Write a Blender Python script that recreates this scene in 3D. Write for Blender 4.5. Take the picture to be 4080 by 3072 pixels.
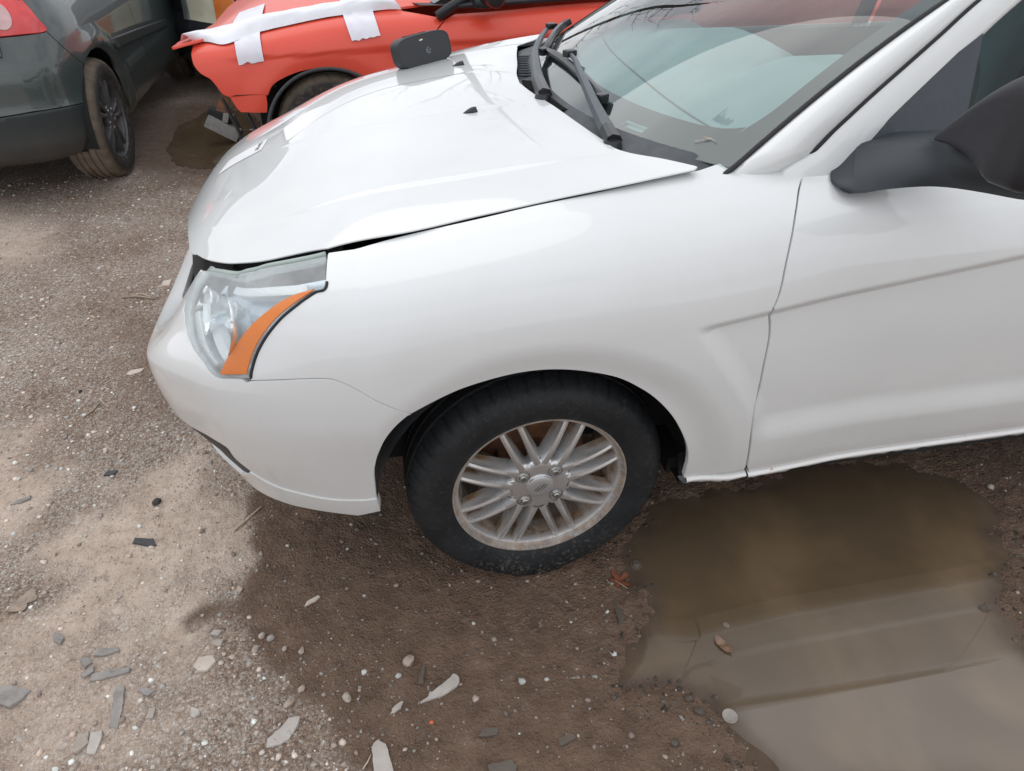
import bpy, bmesh, math, random
import numpy as np
from mathutils import Vector, Matrix, geometry, noise as mnoise

# ------------------------------------------------------------------ scene, camera, world, sun
for o in list(bpy.data.objects):
    bpy.data.objects.remove(o)
scene = bpy.context.scene
COL = scene.collection
rng = random.Random(11)
R = math.radians

CAM_POS = (-0.3079, -1.1316, 1.4708)
CAM_YAW, CAM_PITCH, CAM_ROLL = 0.205415, 0.641060, 0.0154725
cd = bpy.data.cameras.new('camera')
cd.sensor_fit = 'HORIZONTAL'; cd.sensor_width = 36.0
cd.lens = 2814.82 / 4080.0 * 36.0
cd.clip_start = 0.02; cd.clip_end = 2000.0
camera = bpy.data.objects.new('camera', cd); COL.objects.link(camera)
fw = Vector((math.sin(CAM_YAW)*math.cos(CAM_PITCH), math.cos(CAM_YAW)*math.cos(CAM_PITCH), -math.sin(CAM_PITCH)))
rt = Vector((math.cos(CAM_YAW), -math.sin(CAM_YAW), 0)); up = rt.cross(fw)
r2 = rt*math.cos(CAM_ROLL) + up*math.sin(CAM_ROLL); u2 = up*math.cos(CAM_ROLL) - rt*math.sin(CAM_ROLL)
m = Matrix((r2, u2, -fw)).transposed().to_4x4(); m.translation = CAM_POS
camera.matrix_world = m
scene.camera = camera

SUN_ELEV, SUN_AZ = R(58), R(325)      # azimuth measured from +Y towards +X
world = bpy.data.worlds.new('World'); scene.world = world; world.use_nodes = True
wn, wl = world.node_tree.nodes, world.node_tree.links
wn.clear()
w_out = wn.new('ShaderNodeOutputWorld'); w_bg = wn.new('ShaderNodeBackground')
sky = wn.new('ShaderNodeTexSky'); sky.sky_type = 'NISHITA'; sky.sun_disc = False
sky.sun_elevation = SUN_ELEV; sky.sun_rotation = SUN_AZ
sky.air_density = 1.0; sky.dust_density = 2.0; sky.ozone_density = 1.0
w_tc = wn.new('ShaderNodeTexCoord')
w_map = wn.new('ShaderNodeMapping'); w_map.inputs['Scale'].default_value = (1.0, 1.0, 2.2)
w_n = wn.new('ShaderNodeTexNoise'); w_n.inputs['Scale'].default_value = 1.7; w_n.inputs['Detail'].default_value = 6; w_n.inputs['Roughness'].default_value = 0.55; w_n.inputs['Distortion'].default_value = 0.3
w_r = wn.new('ShaderNodeValToRGB'); w_r.color_ramp.elements[0].position = 0.24; w_r.color_ramp.elements[1].position = 0.42
w_n2 = wn.new('ShaderNodeTexNoise'); w_n2.inputs['Scale'].default_value = 3.1; w_n2.inputs['Detail'].default_value = 5
w_r2 = wn.new('ShaderNodeValToRGB')
w_r2.color_ramp.elements[0].position = 0.30; w_r2.color_ramp.elements[0].color = (7.8, 8.1, 8.8, 1)
w_r2.color_ramp.elements[1].position = 0.72; w_r2.color_ramp.elements[1].color = (13.6, 13.7, 13.9, 1)
w_mix = wn.new('ShaderNodeMixRGB')
wl.new(w_tc.outputs['Generated'], w_map.inputs['Vector'])
wl.new(w_map.outputs['Vector'], w_n.inputs['Vector']); wl.new(w_map.outputs['Vector'], w_n2.inputs['Vector'])
wl.new(w_n.outputs['Fac'], w_r.inputs['Fac']); wl.new(w_n2.outputs['Fac'], w_r2.inputs['Fac'])
wl.new(w_r.outputs['Color'], w_mix.inputs['Fac'])
wl.new(sky.outputs['Color'], w_mix.inputs['Color1']); wl.new(w_r2.outputs['Color'], w_mix.inputs['Color2'])
wl.new(w_mix.outputs['Color'], w_bg.inputs['Color'])
w_bg.inputs['Strength'].default_value = 0.10
wl.new(w_bg.outputs['Background'], w_out.inputs['Surface'])

sd = bpy.data.lights.new('sun', 'SUN'); sd.energy = 0.65; sd.angle = R(50); sd.color = (1.0, 0.965, 0.92)
sun = bpy.data.objects.new('sun', sd); COL.objects.link(sun)
sdir = Vector((math.sin(SUN_AZ)*math.cos(SUN_ELEV), math.cos(SUN_AZ)*math.cos(SUN_ELEV), math.sin(SUN_ELEV)))
sun.rotation_euler = sdir.to_track_quat('Z', 'Y').to_euler()
sun.location = (0, 0, 20)

vs = scene.view_settings
vs.view_transform = 'Standard'; vs.look = 'None'; vs.exposure = 0.06; vs.gamma = 1.0; vs.use_curve_mapping = False
scene.render.engine = 'CYCLES'
scene.cycles.max_bounces = 10; scene.cycles.transparent_max_bounces = 24
scene.cycles.glossy_bounces = 5; scene.cycles.transmission_bounces = 8

# ------------------------------------------------------------------ helpers
def obj(name, verts, faces, mat, parent=None, smooth=True, normals=None, kind=None, auto=None):
    me = bpy.data.meshes.new(name)
    me.from_pydata([tuple(map(float, v)) for v in verts], [], [tuple(map(int, f)) for f in faces])
    me.materials.append(mat)
    if smooth:
        me.polygons.foreach_set('use_smooth', [True]*len(me.polygons))
    me.update()
    if auto is not None:
        me.set_sharp_from_angle(angle=R(auto))
    if normals is not None:
        me.normals_split_custom_set_from_vertices([tuple(map(float, n)) for n in normals])
    o = bpy.data.objects.new(name, me); COL.objects.link(o)
    if parent is not None: o.parent = parent
    if kind: o['kind'] = kind
    return o
def link_mesh(name, me, parent=None, loc=None, rot=None, scale=None):
    o = bpy.data.objects.new(name, me); COL.objects.link(o)
    if parent is not None: o.parent = parent
    if loc is not None: o.location = loc
    if rot is not None: o.rotation_euler = rot
    if scale is not None: o.scale = scale
    return o
def thing(name, label, cat, loc=(0,0,0), rz=0.0, group=None):
    o = bpy.data.objects.new(name, None); COL.objects.link(o)
    o.location = loc; o.rotation_euler = (0, 0, rz); o.empty_display_size = 0.1
    tag(o, label, cat, group)
    return o
def tag(o, label=None, cat=None, group=None, kind=None):
    if label: o['label'] = label
    if cat: o['category'] = cat
    if group: o['group'] = group
    if kind: o['kind'] = kind
    return o
def smoothstep(a, b, x):
    t = np.clip((x-a)/(b-a), 0, 1); return t*t*(3-2*t)
def catmull(pts, n=6, closed=False):
    P = np.array(pts, float); N = len(P); out = []
    if N < 3 and not closed:
        return np.array([P[0]+(P[-1]-P[0])*k/n for k in range(n)] + [P[-1]])
    rngN = N if closed else N-1
    for i in range(rngN):
        p1, p2 = P[i], P[(i+1) % N]
        p0 = P[i-1] if (closed or i > 0) else 2*p1-p2
        p3 = P[(i+2) % N] if (closed or i+2 < N) else 2*p2-p1
        for k in range(n):
            t = k/n
            out.append(0.5*((2*p1)+(-p0+p2)*t+(2*p0-5*p1+4*p2-p3)*t*t+(-p0+3*p1-3*p2+p3)*t**3))
    if not closed: out.append(P[-1])
    return np.array(out)
def tube(pts, rad, nseg=8, cap=True):
    """swept tube; rad scalar or per-point (ra) ; returns verts, faces"""
    P = [Vector(p) for p in pts]; n = len(P)
    rad = [rad]*n if not hasattr(rad, '__len__') else list(rad)
    V, F = [], []
    t0 = (P[1]-P[0]).normalized()
    a = t0.orthogonal().normalized()
    for i in range(n):
        t = (P[min(i+1, n-1)]-P[max(i-1, 0)]).normalized()
        a = (a - t*a.dot(t)).normalized(); b = t.cross(a)
        for k in range(nseg):
            an = 2*math.pi*k/nseg
            V.append(P[i]+(a*math.cos(an)+b*math.sin(an))*rad[i])
    for i in range(n-1):
        for k in range(nseg):
            k2 = (k+1) % nseg
            F.append((i*nseg+k, i*nseg+k2, (i+1)*nseg+k2, (i+1)*nseg+k))
    if cap:
        F.append(tuple(range(nseg-1, -1, -1))); F.append(tuple((n-1)*nseg+k for k in range(nseg)))
    return V, F
def merge(*vf):
    V, F = [], []
    for v, f in vf:
        b = len(V); V += [tuple(x) for x in v]; F += [tuple(i+b for i in q) for q in f]
    return V, F
def box(c, s, rot=None):
    V = [Vector((x*s[0]/2, y*s[1]/2, z*s[2]/2)) for x in (-1, 1) for y in (-1, 1) for z in (-1, 1)]
    if rot is not None: V = [rot @ v for v in V]
    V = [v+Vector(c) for v in V]
    return V, [(0,1,3,2),(4,6,7,5),(0,4,5,1),(2,3,7,6),(0,2,6,4),(1,5,7,3)]
def bevel_mesh(o, w, seg=2, angle=30):
    bm = bmesh.new(); bm.from_mesh(o.data)
    bmesh.ops.recalc_face_normals(bm, faces=bm.faces)
    es = [e for e in bm.edges if len(e.link_faces) == 2 and e.calc_face_angle(0) > R(angle)]
    bmesh.ops.bevel(bm, geom=es, offset=w, segments=seg, profile=0.6, affect='EDGES', clamp_overlap=True)
    for f in bm.faces: f.smooth = True
    bm.to_mesh(o.data); bm.free(); o.data.set_sharp_from_angle(angle=R(50))
    return o
def lathe(prof, n, axis='y', closed=False):
    """prof: list of (r, h). revolve about axis; returns verts, faces"""
    V, F = [], []
    for r, h in prof:
        for k in range(n):
            a = 2*math.pi*k/n
            if axis == 'y': V.append((r*math.cos(a), h, r*math.sin(a)))
            elif axis == 'z': V.append((r*math.cos(a), r*math.sin(a), h))
            else: V.append((h, r*math.cos(a), r*math.sin(a)))
    m_ = len(prof)
    for i in range(m_-1 if not closed else m_):
        j = (i+1) % m_
        for k in range(n):
            k2 = (k+1) % n
            F.append((i*n+k, i*n+k2, j*n+k2, j*n+k))
    return V, F
def loft(rows, close_u=False, close_v=False):
    """rows: list of equal-length point lists"""
    V = [tuple(p) for r_ in rows for p in r_]; n = len(rows[0]); mm = len(rows); F = []
    for i in range(mm if close_v else mm-1):
        for k in range(n if close_u else n-1):
            a, b = i*n+k, i*n+(k+1) % n; c, d = ((i+1) % mm)*n+(k+1) % n, ((i+1) % mm)*n+k
            F.append((a, b, c, d))
    return V, F
def fix_normals(o):
    bm = bmesh.new(); bm.from_mesh(o.data)
    bmesh.ops.recalc_face_normals(bm, faces=bm.faces); bm.to_mesh(o.data); bm.free(); return o
# SURF-BEGIN ------------------------------------------------------- shapes of the white car's skin (metres)
# x runs rearwards from the front wheel centre, y away from the kerb side wheel face, z up
YC = 0.81
def spl(xs, ys):
    xs = np.array(xs, float); ys = np.array(ys, float); n = len(xs); h = np.diff(xs)
    d = np.diff(ys)/h; mth = np.zeros(n)
    mth[0], mth[-1] = d[0], d[-1]
    for i in range(1, n-1):
        if d[i-1]*d[i] <= 0: mth[i] = 0
        else:
            w1, w2 = 2*h[i]+h[i-1], h[i]+2*h[i-1]
            mth[i] = (w1+w2)/(w1/d[i-1]+w2/d[i])
    def f(x):
        x = np.asarray(x, float); i = np.clip(np.searchsorted(xs, x, side='right')-1, 0, n-2)
        t = (x-xs[i])/h[i]; tc = np.clip(t, 0, 1)
        v = (2*tc**3-3*tc**2+1)*ys[i]+(tc**3-2*tc**2+tc)*h[i]*mth[i]+(-2*tc**3+3*tc**2)*ys[i+1]+(tc**3-tc**2)*h[i]*mth[i+1]
        return v+np.where(t < 0, t*h[i]*mth[i], 0)+np.where(t > 1, (t-1)*h[i]*mth[i+1], 0)
    return f
def ss(a, b, x):
    t = np.clip((x-a)/(b-a), 0, 1); return t*t*(3-2*t)
# body side section: outboard offset and relative height over the section parameter t
T_K = [0.00, 0.06, 0.12, 0.25, 0.40, 0.55, 0.68, 0.78, 0.86, 0.92, 0.97, 1.00]
side_y = spl(T_K, [.050, .000, -.025, -.046, -.056, -.058, -.052, -.038, -.012, .030, .095, .150])
side_z = spl(T_K, [0.0, .035, .09, .23, .405, .575, .72, .82, .893, .945, .982, 1.0])
side_top = spl([-.42, -.25, -.1, 0, .17, .33, .6, 1.0, 2.0, 3.2], [.862, .889, .916, .932, .955, .972, .985, .995, 1.005, 1.0])
ZB = 0.20
# nose section
NT = [0.0, .06, .12, .25, .42, .60, .632, .645, .74, .82, .88, .93, 1.0]
def set_nose(p):
    global nose_in, nose_z, NOSE_W, NOSE_ZC
    NOSE_ZC = p[0]; zc, i0, i12, i25, i42, i74, NOSE_W = p
    nose_in = spl(NT, [i0, i0*.7+i12*.3, i12, i25, i42, -.001, .001, .006, i74, i74+.045, i74+.08, i74+.105, i74+.15])
    nose_z = spl(NT, [ZB, ZB+.025, ZB+.055, ZB+(zc-ZB)*.42, ZB+(zc-ZB)*.7, zc-.022, zc, zc+.010, zc+.075, zc+.13, zc+.17, zc+.195, zc+.225])
set_nose([.588, .125, .112, .072, .010, .07, .72])
NX = -0.35
PLAN = np.array([(-.35,-.028),(-.45,-.015),(-.53,.000),(-.59,.016),(-.655,.050),(-.722,.114),(-.780,.178),(-.818,.240),(-.836,.31),(-.840,.39),(-.838,.48),(-.834,.6),(-.831,.81)])
def _plan_table():
    from_pts = PLAN; out = []
    for i in range(len(from_pts)-1):
        p1, p2 = from_pts[i], from_pts[i+1]
        p0 = from_pts[i-1] if i else p1-(.1, -.016)
        p3 = from_pts[i+2] if i+2 < len(from_pts) else np.array([from_pts[i-0][0], 2*YC-from_pts[i][1]])
        for k in range(40):
            t = k/40
            out.append(.5*((2*p1)+(-p0+p2)*t+(2*p0-5*p1+4*p2-p3)*t*t+(-p0+3*p1-3*p2+p3)*t**3))
    out.append(from_pts[-1]); out = np.array(out)
    for _ in range(60):
        out[1:-1] = .25*out[:-2]+.5*out[1:-1]+.25*out[2:]
    s = np.concatenate([[0], np.cumsum(np.hypot(*np.diff(out, axis=0).T))])
    si = np.linspace(0, s[-1], 600); x = np.interp(si, s, out[:, 0]); y = np.interp(si, s, out[:, 1])
    tx, ty = np.gradient(x), np.gradient(y); L = np.hypot(tx, ty); nx, ny = -ty/L, tx/L      # inward normal
    for _ in range(40):
        for a_ in (nx, ny): a_[1:-1] = .25*a_[:-2]+.5*a_[1:-1]+.25*a_[2:]
    return si, x, y, -nx, -ny
_PS, _PX, _PY, _PNX, _PNY = _plan_table()
S_NOSE = float(_PS[-1])
def char_z(x): return .752+.118*(x-.30)
recess_x = spl([.42, .50, .58, .66, .74, .80], [.475, .452, .405, .348, .287, .235])
def skin(s, t):
    """body side and nose skin; s>=0 along the flank, s<0 round the nose; t up the section"""
    s = np.asarray(s, float); t = np.asarray(t, float)
    x0 = NX+np.maximum(s, 0)
    zt = side_top(x0); zs = ZB+(zt-ZB)*side_z(t)
    y0 = side_y(t)+.030-.030*ss(-.35, .10, x0)
    y0 = y0+.035*ss(2.3, 3.3, x0)**2*2
    # ---- pressed shapes on the flank
    r = np.hypot(x0, zs-.30)
    y0 = y0-.019*ss(.80, .462, r)*ss(.355, .448, r)*np.where(zs > .3, 1, ss(.18, .3, zs))
    zc = char_z(x0); xr = recess_x(zs)
    rec = (.35*ss(zc+.004, zc-.020, zs)+.65*np.clip((zc-.001-zs)/.017, 0, 1))*ss(.425, .500, zs)*ss(xr-.018, xr+.045, x0)*ss(3.2, 2.6, x0)
    y0 = y0+.017*rec
    y0 = y0+.006*ss(.36, .25, zs)*ss(.40, .5, x0)
    # ---- nose
    q = -np.minimum(s, 0)
    w = ss(0.0, NOSE_W, q)
    ins = (y0+.028)*(1-w)+nose_in(t)*w
    xs = np.where(s < 0, np.interp(q, _PS, _PX)+ins*np.interp(q, _PS, _PNX)*ss(0, .12, q), x0)
    ys = np.where(s < 0, np.interp(q, _PS, _PY)+ins*np.interp(q, _PS, _PNY), y0)
    nz_ = nose_z(t); nz_ = np.where(nz_ > NOSE_ZC, NOSE_ZC+(nz_-NOSE_ZC)*(1-.66*ss(.48, .86, q)), nz_)
    zz = np.where(s < 0, zs*(1-w)+nz_*w+.105*w*(1-w)*np.exp(-((t-.66)/.2)**2), zs)
    return np.stack([xs, ys, zz], -1)
# bonnet
_HK = np.array([-1.0, -.8, -.6, -.4, -.15, .1, .4]); _HC = np.array([.3698, .696, .8216, .9111, .9641, .9907, .987])
def _ncub(xs, ys):
    n = len(xs); h = np.diff(xs); A = np.zeros((n, n)); b = np.zeros(n); A[0, 0] = A[-1, -1] = 1
    for i in range(1, n-1):
        A[i, i-1] = h[i-1]; A[i, i] = 2*(h[i-1]+h[i]); A[i, i+1] = h[i]
        b[i] = 6*((ys[i+1]-ys[i])/h[i]-(ys[i]-ys[i-1])/h[i-1])
    M = np.linalg.solve(A, b)
    def f(x):
        x = np.asarray(x, float); i = np.clip(np.searchsorted(xs, x)-1, 0, n-2); d = x-xs[i]
        return ys[i]+d*((ys[i+1]-ys[i])/h[i]-h[i]*(2*M[i]+M[i+1])/6)+d**2*M[i]/2+d**3*(M[i+1]-M[i])/(6*h[i])
    return f
_hc = _ncub(_HK, _HC)
crease_a = spl([-.75, -.643, -.437, -.272, -.086, .063, .3], [.24, .336, .465, .497, .517, .533, .55])
crease_b = spl([-.75, -.57, -.414, -.209, -.03, .2], [-.10, -.02, .085, .163, .172, .18])
def hood(x, y):
    x = np.asarray(x, float); y = np.asarray(y, float)
    v = np.abs(y-YC)/.70
    k = .0532-.1156*x-.1035*x*x
    z = _hc(x)-k*v**2.4
    z = z+.022*ss(.50, 1.0, (YC-y)/.70)*ss(-.05, -.45, x)      # sprung up at the near front corner
    # two pressed lines each side
    d1 = np.abs(y-YC)-crease_a(x); d2 = np.abs(y-YC)-crease_b(x)
    f1 = ss(-.78, -.45, x)*ss(.32, -.05, x); f2 = ss(-.65, -.35, x)*ss(.18, -.10, x)
    z = z+.0032*f1*ss(.009, -.008, d1)
    z = z+.0018*f2*ss(.010, -.008, d2)
    return np.stack([x, y, z], -1)
# side glass house plane
def house(x, z):
    x = np.asarray(x, float); z = np.asarray(z, float)
    return np.stack([x, .105+.36*(z-.96)+.10*np.maximum(z-1.2, 0)**2+.010*((x-1.3)/1.0)**2-.005, z], -1)
# windscreen: v -1..1 across (near side = 1), h 0..1 up
def screen(v, h):
    v = np.asarray(v, float); h = np.asarray(h, float)
    xb = .175+.245*np.abs(v)**2.6; xt = 1.06+.10*v*v
    yb = YC-v*.675; yt = YC-v*.555
    zb = .985+.012*v*v*0+.0*v; zt = 1.415-.025*v*v
    bul = .028*np.sin(np.pi*np.clip(h, 0, 1))
    return np.stack([xb+(xt-xb)*h-bul*.6, yb+(yt-yb)*h, zb+(zt-zb)*h+bul*.8], -1)
# SURF-END
# SURF2-BEGIN  skins of the two neighbouring cars
red_top = spl([-1.30, -1.1, -.77, -.37, -.1, .2, 1.0, 2.5, 3.4], [.69, .735, .79, .85, .866, .864, .90, .93, .92])
RY = 2.75
def skin_red(x, t):
    x = np.asarray(x, float); t = np.asarray(t, float)
    z = .17+(red_top(x)-.17)*side_z(t)
    y = RY+.056+side_y(t)*1.0
    zc = .700+.042*(x+.3)
    y = y+.010*ss(zc+.004, zc-.020, z)*ss(-1.05, -.8, x)-.010*ss(zc-.05, zc-.25, z)*ss(-1.05, -.8, x)
    r = np.hypot(x+.47, z-.28); y = y-.008*ss(.50, .40, r)*ss(.33, .40, r)
    y = y+1.15*np.maximum(0, -.90-x)**2+.5*np.maximum(0, x-2.7)**2
    return np.stack([x+0*t, y, z], -1)
def hood_red(x, y):
    x = np.asarray(x, float); y = np.asarray(y, float)
    c = np.clip((y-(RY+.15))/.72, 0, 1.2)
    z = red_top(np.clip(x, -1.3, 1))+.055*np.sin(np.clip(c, 0, 1)*math.pi/2)*ss(-1.35, -.7, x)-.075*np.clip(c, 0, 1)*ss(-.72, -1.18, x)+.006*ss(.02, .10, y-(RY+.15))
    return np.stack([x, y, z-.002], -1)
_GPL = np.array([(-1.630, 3.40), (-1.630, 3.25), (-1.634, 3.12), (-1.645, 3.00), (-1.672, 2.90), (-1.725, 2.81), (-1.80, 2.745), (-1.92, 2.695), (-2.08, 2.662), (-2.28, 2.645), (-2.50, 2.64)])
def _gtab():
    P_ = _GPL; out = []
    for i in range(len(P_)-1):
        p1, p2 = P_[i], P_[i+1]; p0 = P_[i-1] if i else 2*p1-p2; p3 = P_[i+2] if i+2 < len(P_) else 2*p2-p1
        for k in range(30):
            t = k/30; out.append(.5*((2*p1)+(-p0+p2)*t+(2*p0-5*p1+4*p2-p3)*t*t+(-p0+3*p1-3*p2+p3)*t**3))
    out.append(P_[-1]); out = np.array(out)
    for _ in range(30): out[1:-1] = .25*out[:-2]+.5*out[1:-1]+.25*out[2:]
    s = np.concatenate([[0], np.cumsum(np.hypot(*np.diff(out, axis=0).T))])
    si = np.linspace(0, s[-1], 500); x = np.interp(si, s, out[:, 0]); y = np.interp(si, s, out[:, 1])
    tx, ty = np.gradient(x), np.gradient(y); L = np.hypot(tx, ty); nx, ny = ty/L, -tx/L
    return si, x, y, nx, ny
_GS, _GX, _GY, _GNX, _GNY = _gtab()
if _GNX[0] > 0: _GNX, _GNY = -_GNX, -_GNY
G_END = float(_GS[-1])
g_in = spl([0, .1, .22, .38, .42, .46, .60, .75, .88, 1.0], [.10, .035, .006, .0, .004, .010, .012, .022, .055, .11])
g_rear = spl([0, .1, .22, .38, .42, .46, .60, .75, .88, 1.0], [.12, .04, .005, .0, .006, .010, .020, .055, .10, .16])
g_z = spl([0, .1, .22, .38, .42, .46, .60, .75, .88, 1.0], [.20, .25, .33, .455, .48, .51, .62, .74, .85, .94])
def skin_grey(s, t):
    """s>=0 forward along the flank (world +y), s<0 round the rear corner"""
    s = np.asarray(s, float); t = np.asarray(t, float); q = -np.minimum(s, 0)
    w = ss(.25, .75, q); ins = g_in(t)*(1-w)+g_rear(t)*w
    f = np.maximum(s, 0)
    r = np.hypot(np.where(s >= 0, 3.40+s, np.interp(q, _GS, _GY))-3.21, g_z(t)-.30)
    ins = ins-.016*ss(.47, .385, r)*ss(.5, .2, q)*ss(.30, .375, r)
    x = np.where(s >= 0, -1.630-ins+.02*f-.015*f*f*0, np.interp(q, _GS, _GX)+ins*np.interp(q, _GS, _GNX))
    y = np.where(s >= 0, 3.40+f, np.interp(q, _GS, _GY)+ins*np.interp(q, _GS, _GNY))
    return np.stack([x, y, g_z(t)+0*s], -1)
# SURF2-END
# outlines on those skins (skin: s,t  bonnet: x,y  glass house: x,z  windscreen: v,h)
TR = {
    'fender_top': [(-0.0666, 0.9793), (0.0868, 0.9903), (0.2331, 0.9939), (0.356, 0.9984), (0.5143, 1.0003), (0.6845, 1.0048)],
    'fender_toprear': [(0.6891, 1.0052), (0.7431, 1.013), (0.8096, 1.0216), (0.8456, 1.0182), (0.8881, 1.016), (0.9305, 1.0158)],
    'fender_rear': [(0.9312, 1.0128), (0.8863, 0.9804), (0.8492, 0.9424), (0.8211, 0.886), (0.8014, 0.8093), (0.7928, 0.7366), (0.7856, 0.7033), (0.7829, 0.6872), (0.7951, 0.6172), (0.7976, 0.5366), (0.8009, 0.4561), (0.7965, 0.4052), (0.8005, 0.3524), (0.8117, 0.2813), (0.8225, 0.2093)],
    'fender_bottom': [(0.8218, 0.2004), (0.7561, 0.1875), (0.6879, 0.1691)],
    'arch_rear': [(0.6874, 0.1717), (0.6835, 0.2437), (0.6709, 0.3006), (0.6454, 0.3611), (0.6148, 0.4189), (0.5755, 0.4751), (0.5364, 0.5182), (0.4814, 0.5654), (0.4139, 0.5996), (0.3498, 0.6196), (0.2882, 0.625), (0.2266, 0.6174), (0.1649, 0.6026), (0.1176, 0.5822), (0.0686, 0.5568)],
    'seam': [(0.0677, 0.5592), (0.0156, 0.6106), (-0.0215, 0.6511), (-0.0519, 0.6783), (-0.0772, 0.6897), (-0.1166, 0.6879), (-0.1674, 0.6806), (-0.2212, 0.6732)],
    'fender_light': [(-0.2212, 0.6732), (-0.2177, 0.7042), (-0.2049, 0.751), (-0.1823, 0.8043), (-0.1546, 0.8494), (-0.1203, 0.8847), (-0.0688, 0.9189)],
    'fender_tip': [(-0.0688, 0.9189), (-0.0682, 0.9764)],
    'arch_front': [(0.0677, 0.5592), (0.0366, 0.526), (0.0114, 0.4836), (-0.0062, 0.4323), (-0.0168, 0.3794), (-0.0214, 0.3334), (-0.0236, 0.25)],
    'lip_top': [(-0.0236, 0.25), (-0.0554, 0.2441), (-0.1255, 0.2454), (-0.1953, 0.2647), (-0.2566, 0.2886), (-0.2986, 0.3243)],
    'insert_low': [(-0.3002, 0.3205), (-0.3763, 0.2586), (-0.4306, 0.2572), (-0.3925, 0.3622)],
    'insert': [(-0.2986, 0.3243), (-0.3227, 0.3675), (-0.3249, 0.4124), (-0.342, 0.4231)],
    'light_inner': [(-0.2228, 0.6791), (-0.2594, 0.6747), (-0.2964, 0.6704), (-0.3369, 0.699), (-0.3797, 0.7179), (-0.4232, 0.7455), (-0.4646, 0.7886)],
    'light_top': [(-0.0751, 0.9728), (-0.1584, 0.9611), (-0.2591, 0.9458), (-0.3831, 0.9266), (-0.4517, 0.9128)],
    'light_outer': [(-0.0751, 0.9728), (-0.0727, 0.9214), (-0.0988, 0.9097), (-0.1246, 0.8899), (-0.1587, 0.8547), (-0.1866, 0.8086), (-0.2088, 0.7547), (-0.2216, 0.7064), (-0.2257, 0.6801)],
    'amber_in': [(-0.0942, 0.9138), (-0.1306, 0.9024), (-0.1641, 0.8815), (-0.1974, 0.847), (-0.2269, 0.8072), (-0.2499, 0.7637), (-0.2664, 0.7282), (-0.2793, 0.6916), (-0.2846, 0.6772)],
    'amber_out': [(-0.2284, 0.6858), (-0.2246, 0.7094), (-0.2119, 0.7564), (-0.1906, 0.8082), (-0.1626, 0.8544), (-0.1294, 0.8881), (-0.0942, 0.9138)],
    'hood_side': [(-0.4057, 0.1702), (-0.2626, 0.1491), (-0.1152, 0.1527), (0.0068, 0.1451), (0.1606, 0.1361), (0.3162, 0.1403)],
    'hood_front': [(-0.4057, 0.1702), (-0.486, 0.2098), (-0.5406, 0.2399), (-0.5865, 0.2736), (-0.6286, 0.309), (-0.6749, 0.3634), (-0.7104, 0.4237), (-0.7397, 0.49)],
    'hood_rear': [(0.3233, 0.1449), (0.3227, 0.1562), (0.2792, 0.2134), (0.2115, 0.2809), (0.1922, 0.3478), (0.1671, 0.4617), (0.1412, 0.5972), (0.1159, 0.7115), (0.1264, 0.9162), (0.1522, 1.165)],
    'nozzle': [(-0.0557, 0.621), (-0.0194, 1.1019)],
    'speaker': [(-0.1816, 1.219), (-0.0296, 1.3122)],
    'sticker': [(-0.7208, 0.8845), (-0.5937, 0.8871), (-0.5808, 0.9726), (-0.6963, 0.965)],
    'pillar_gap': [(0.5552, 1.0139), (0.5864, 1.0414), (0.6268, 1.0728), (0.6771, 1.111), (0.7373, 1.1546), (0.8071, 1.2053), (0.8816, 1.2604)],
    'frame_in': [(0.6237, 0.9496), (0.6473, 0.9805), (0.682, 1.0197), (0.7273, 1.0603), (0.7978, 1.1172), (0.8781, 1.1797), (0.9577, 1.2415)],
    'sail_bottom': [(0.9511, 0.9539), (0.9338, 0.9368), (0.9343, 0.9247), (0.9485, 0.9157)],
    'screen_edge': [(0.9815, 0.0421), (0.9781, 0.1608), (0.9653, 0.3185), (0.9467, 0.4629), (0.9155, 0.607)],
    'cowl_line': [(0.9403, 0.001), (0.7849, 0.0022), (0.6996, 0.0005), (0.5196, 0.0059), (0.3519, 0.0168), (-0.0339, 0.0148)],
    'frit': [(0.4491, 0.0918), (0.5763, 0.0904), (0.7211, 0.0922), (0.8109, 0.088), (0.8745, 0.0977), (0.9112, 0.13), (0.9183, 0.1785), (0.9032, 0.2765), (0.8783, 0.4341)],
    'vinbox': [(0.5841, 0.0225), (0.5742, 0.0424), (0.669, 0.039), (0.6712, 0.0221)],
}
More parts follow.
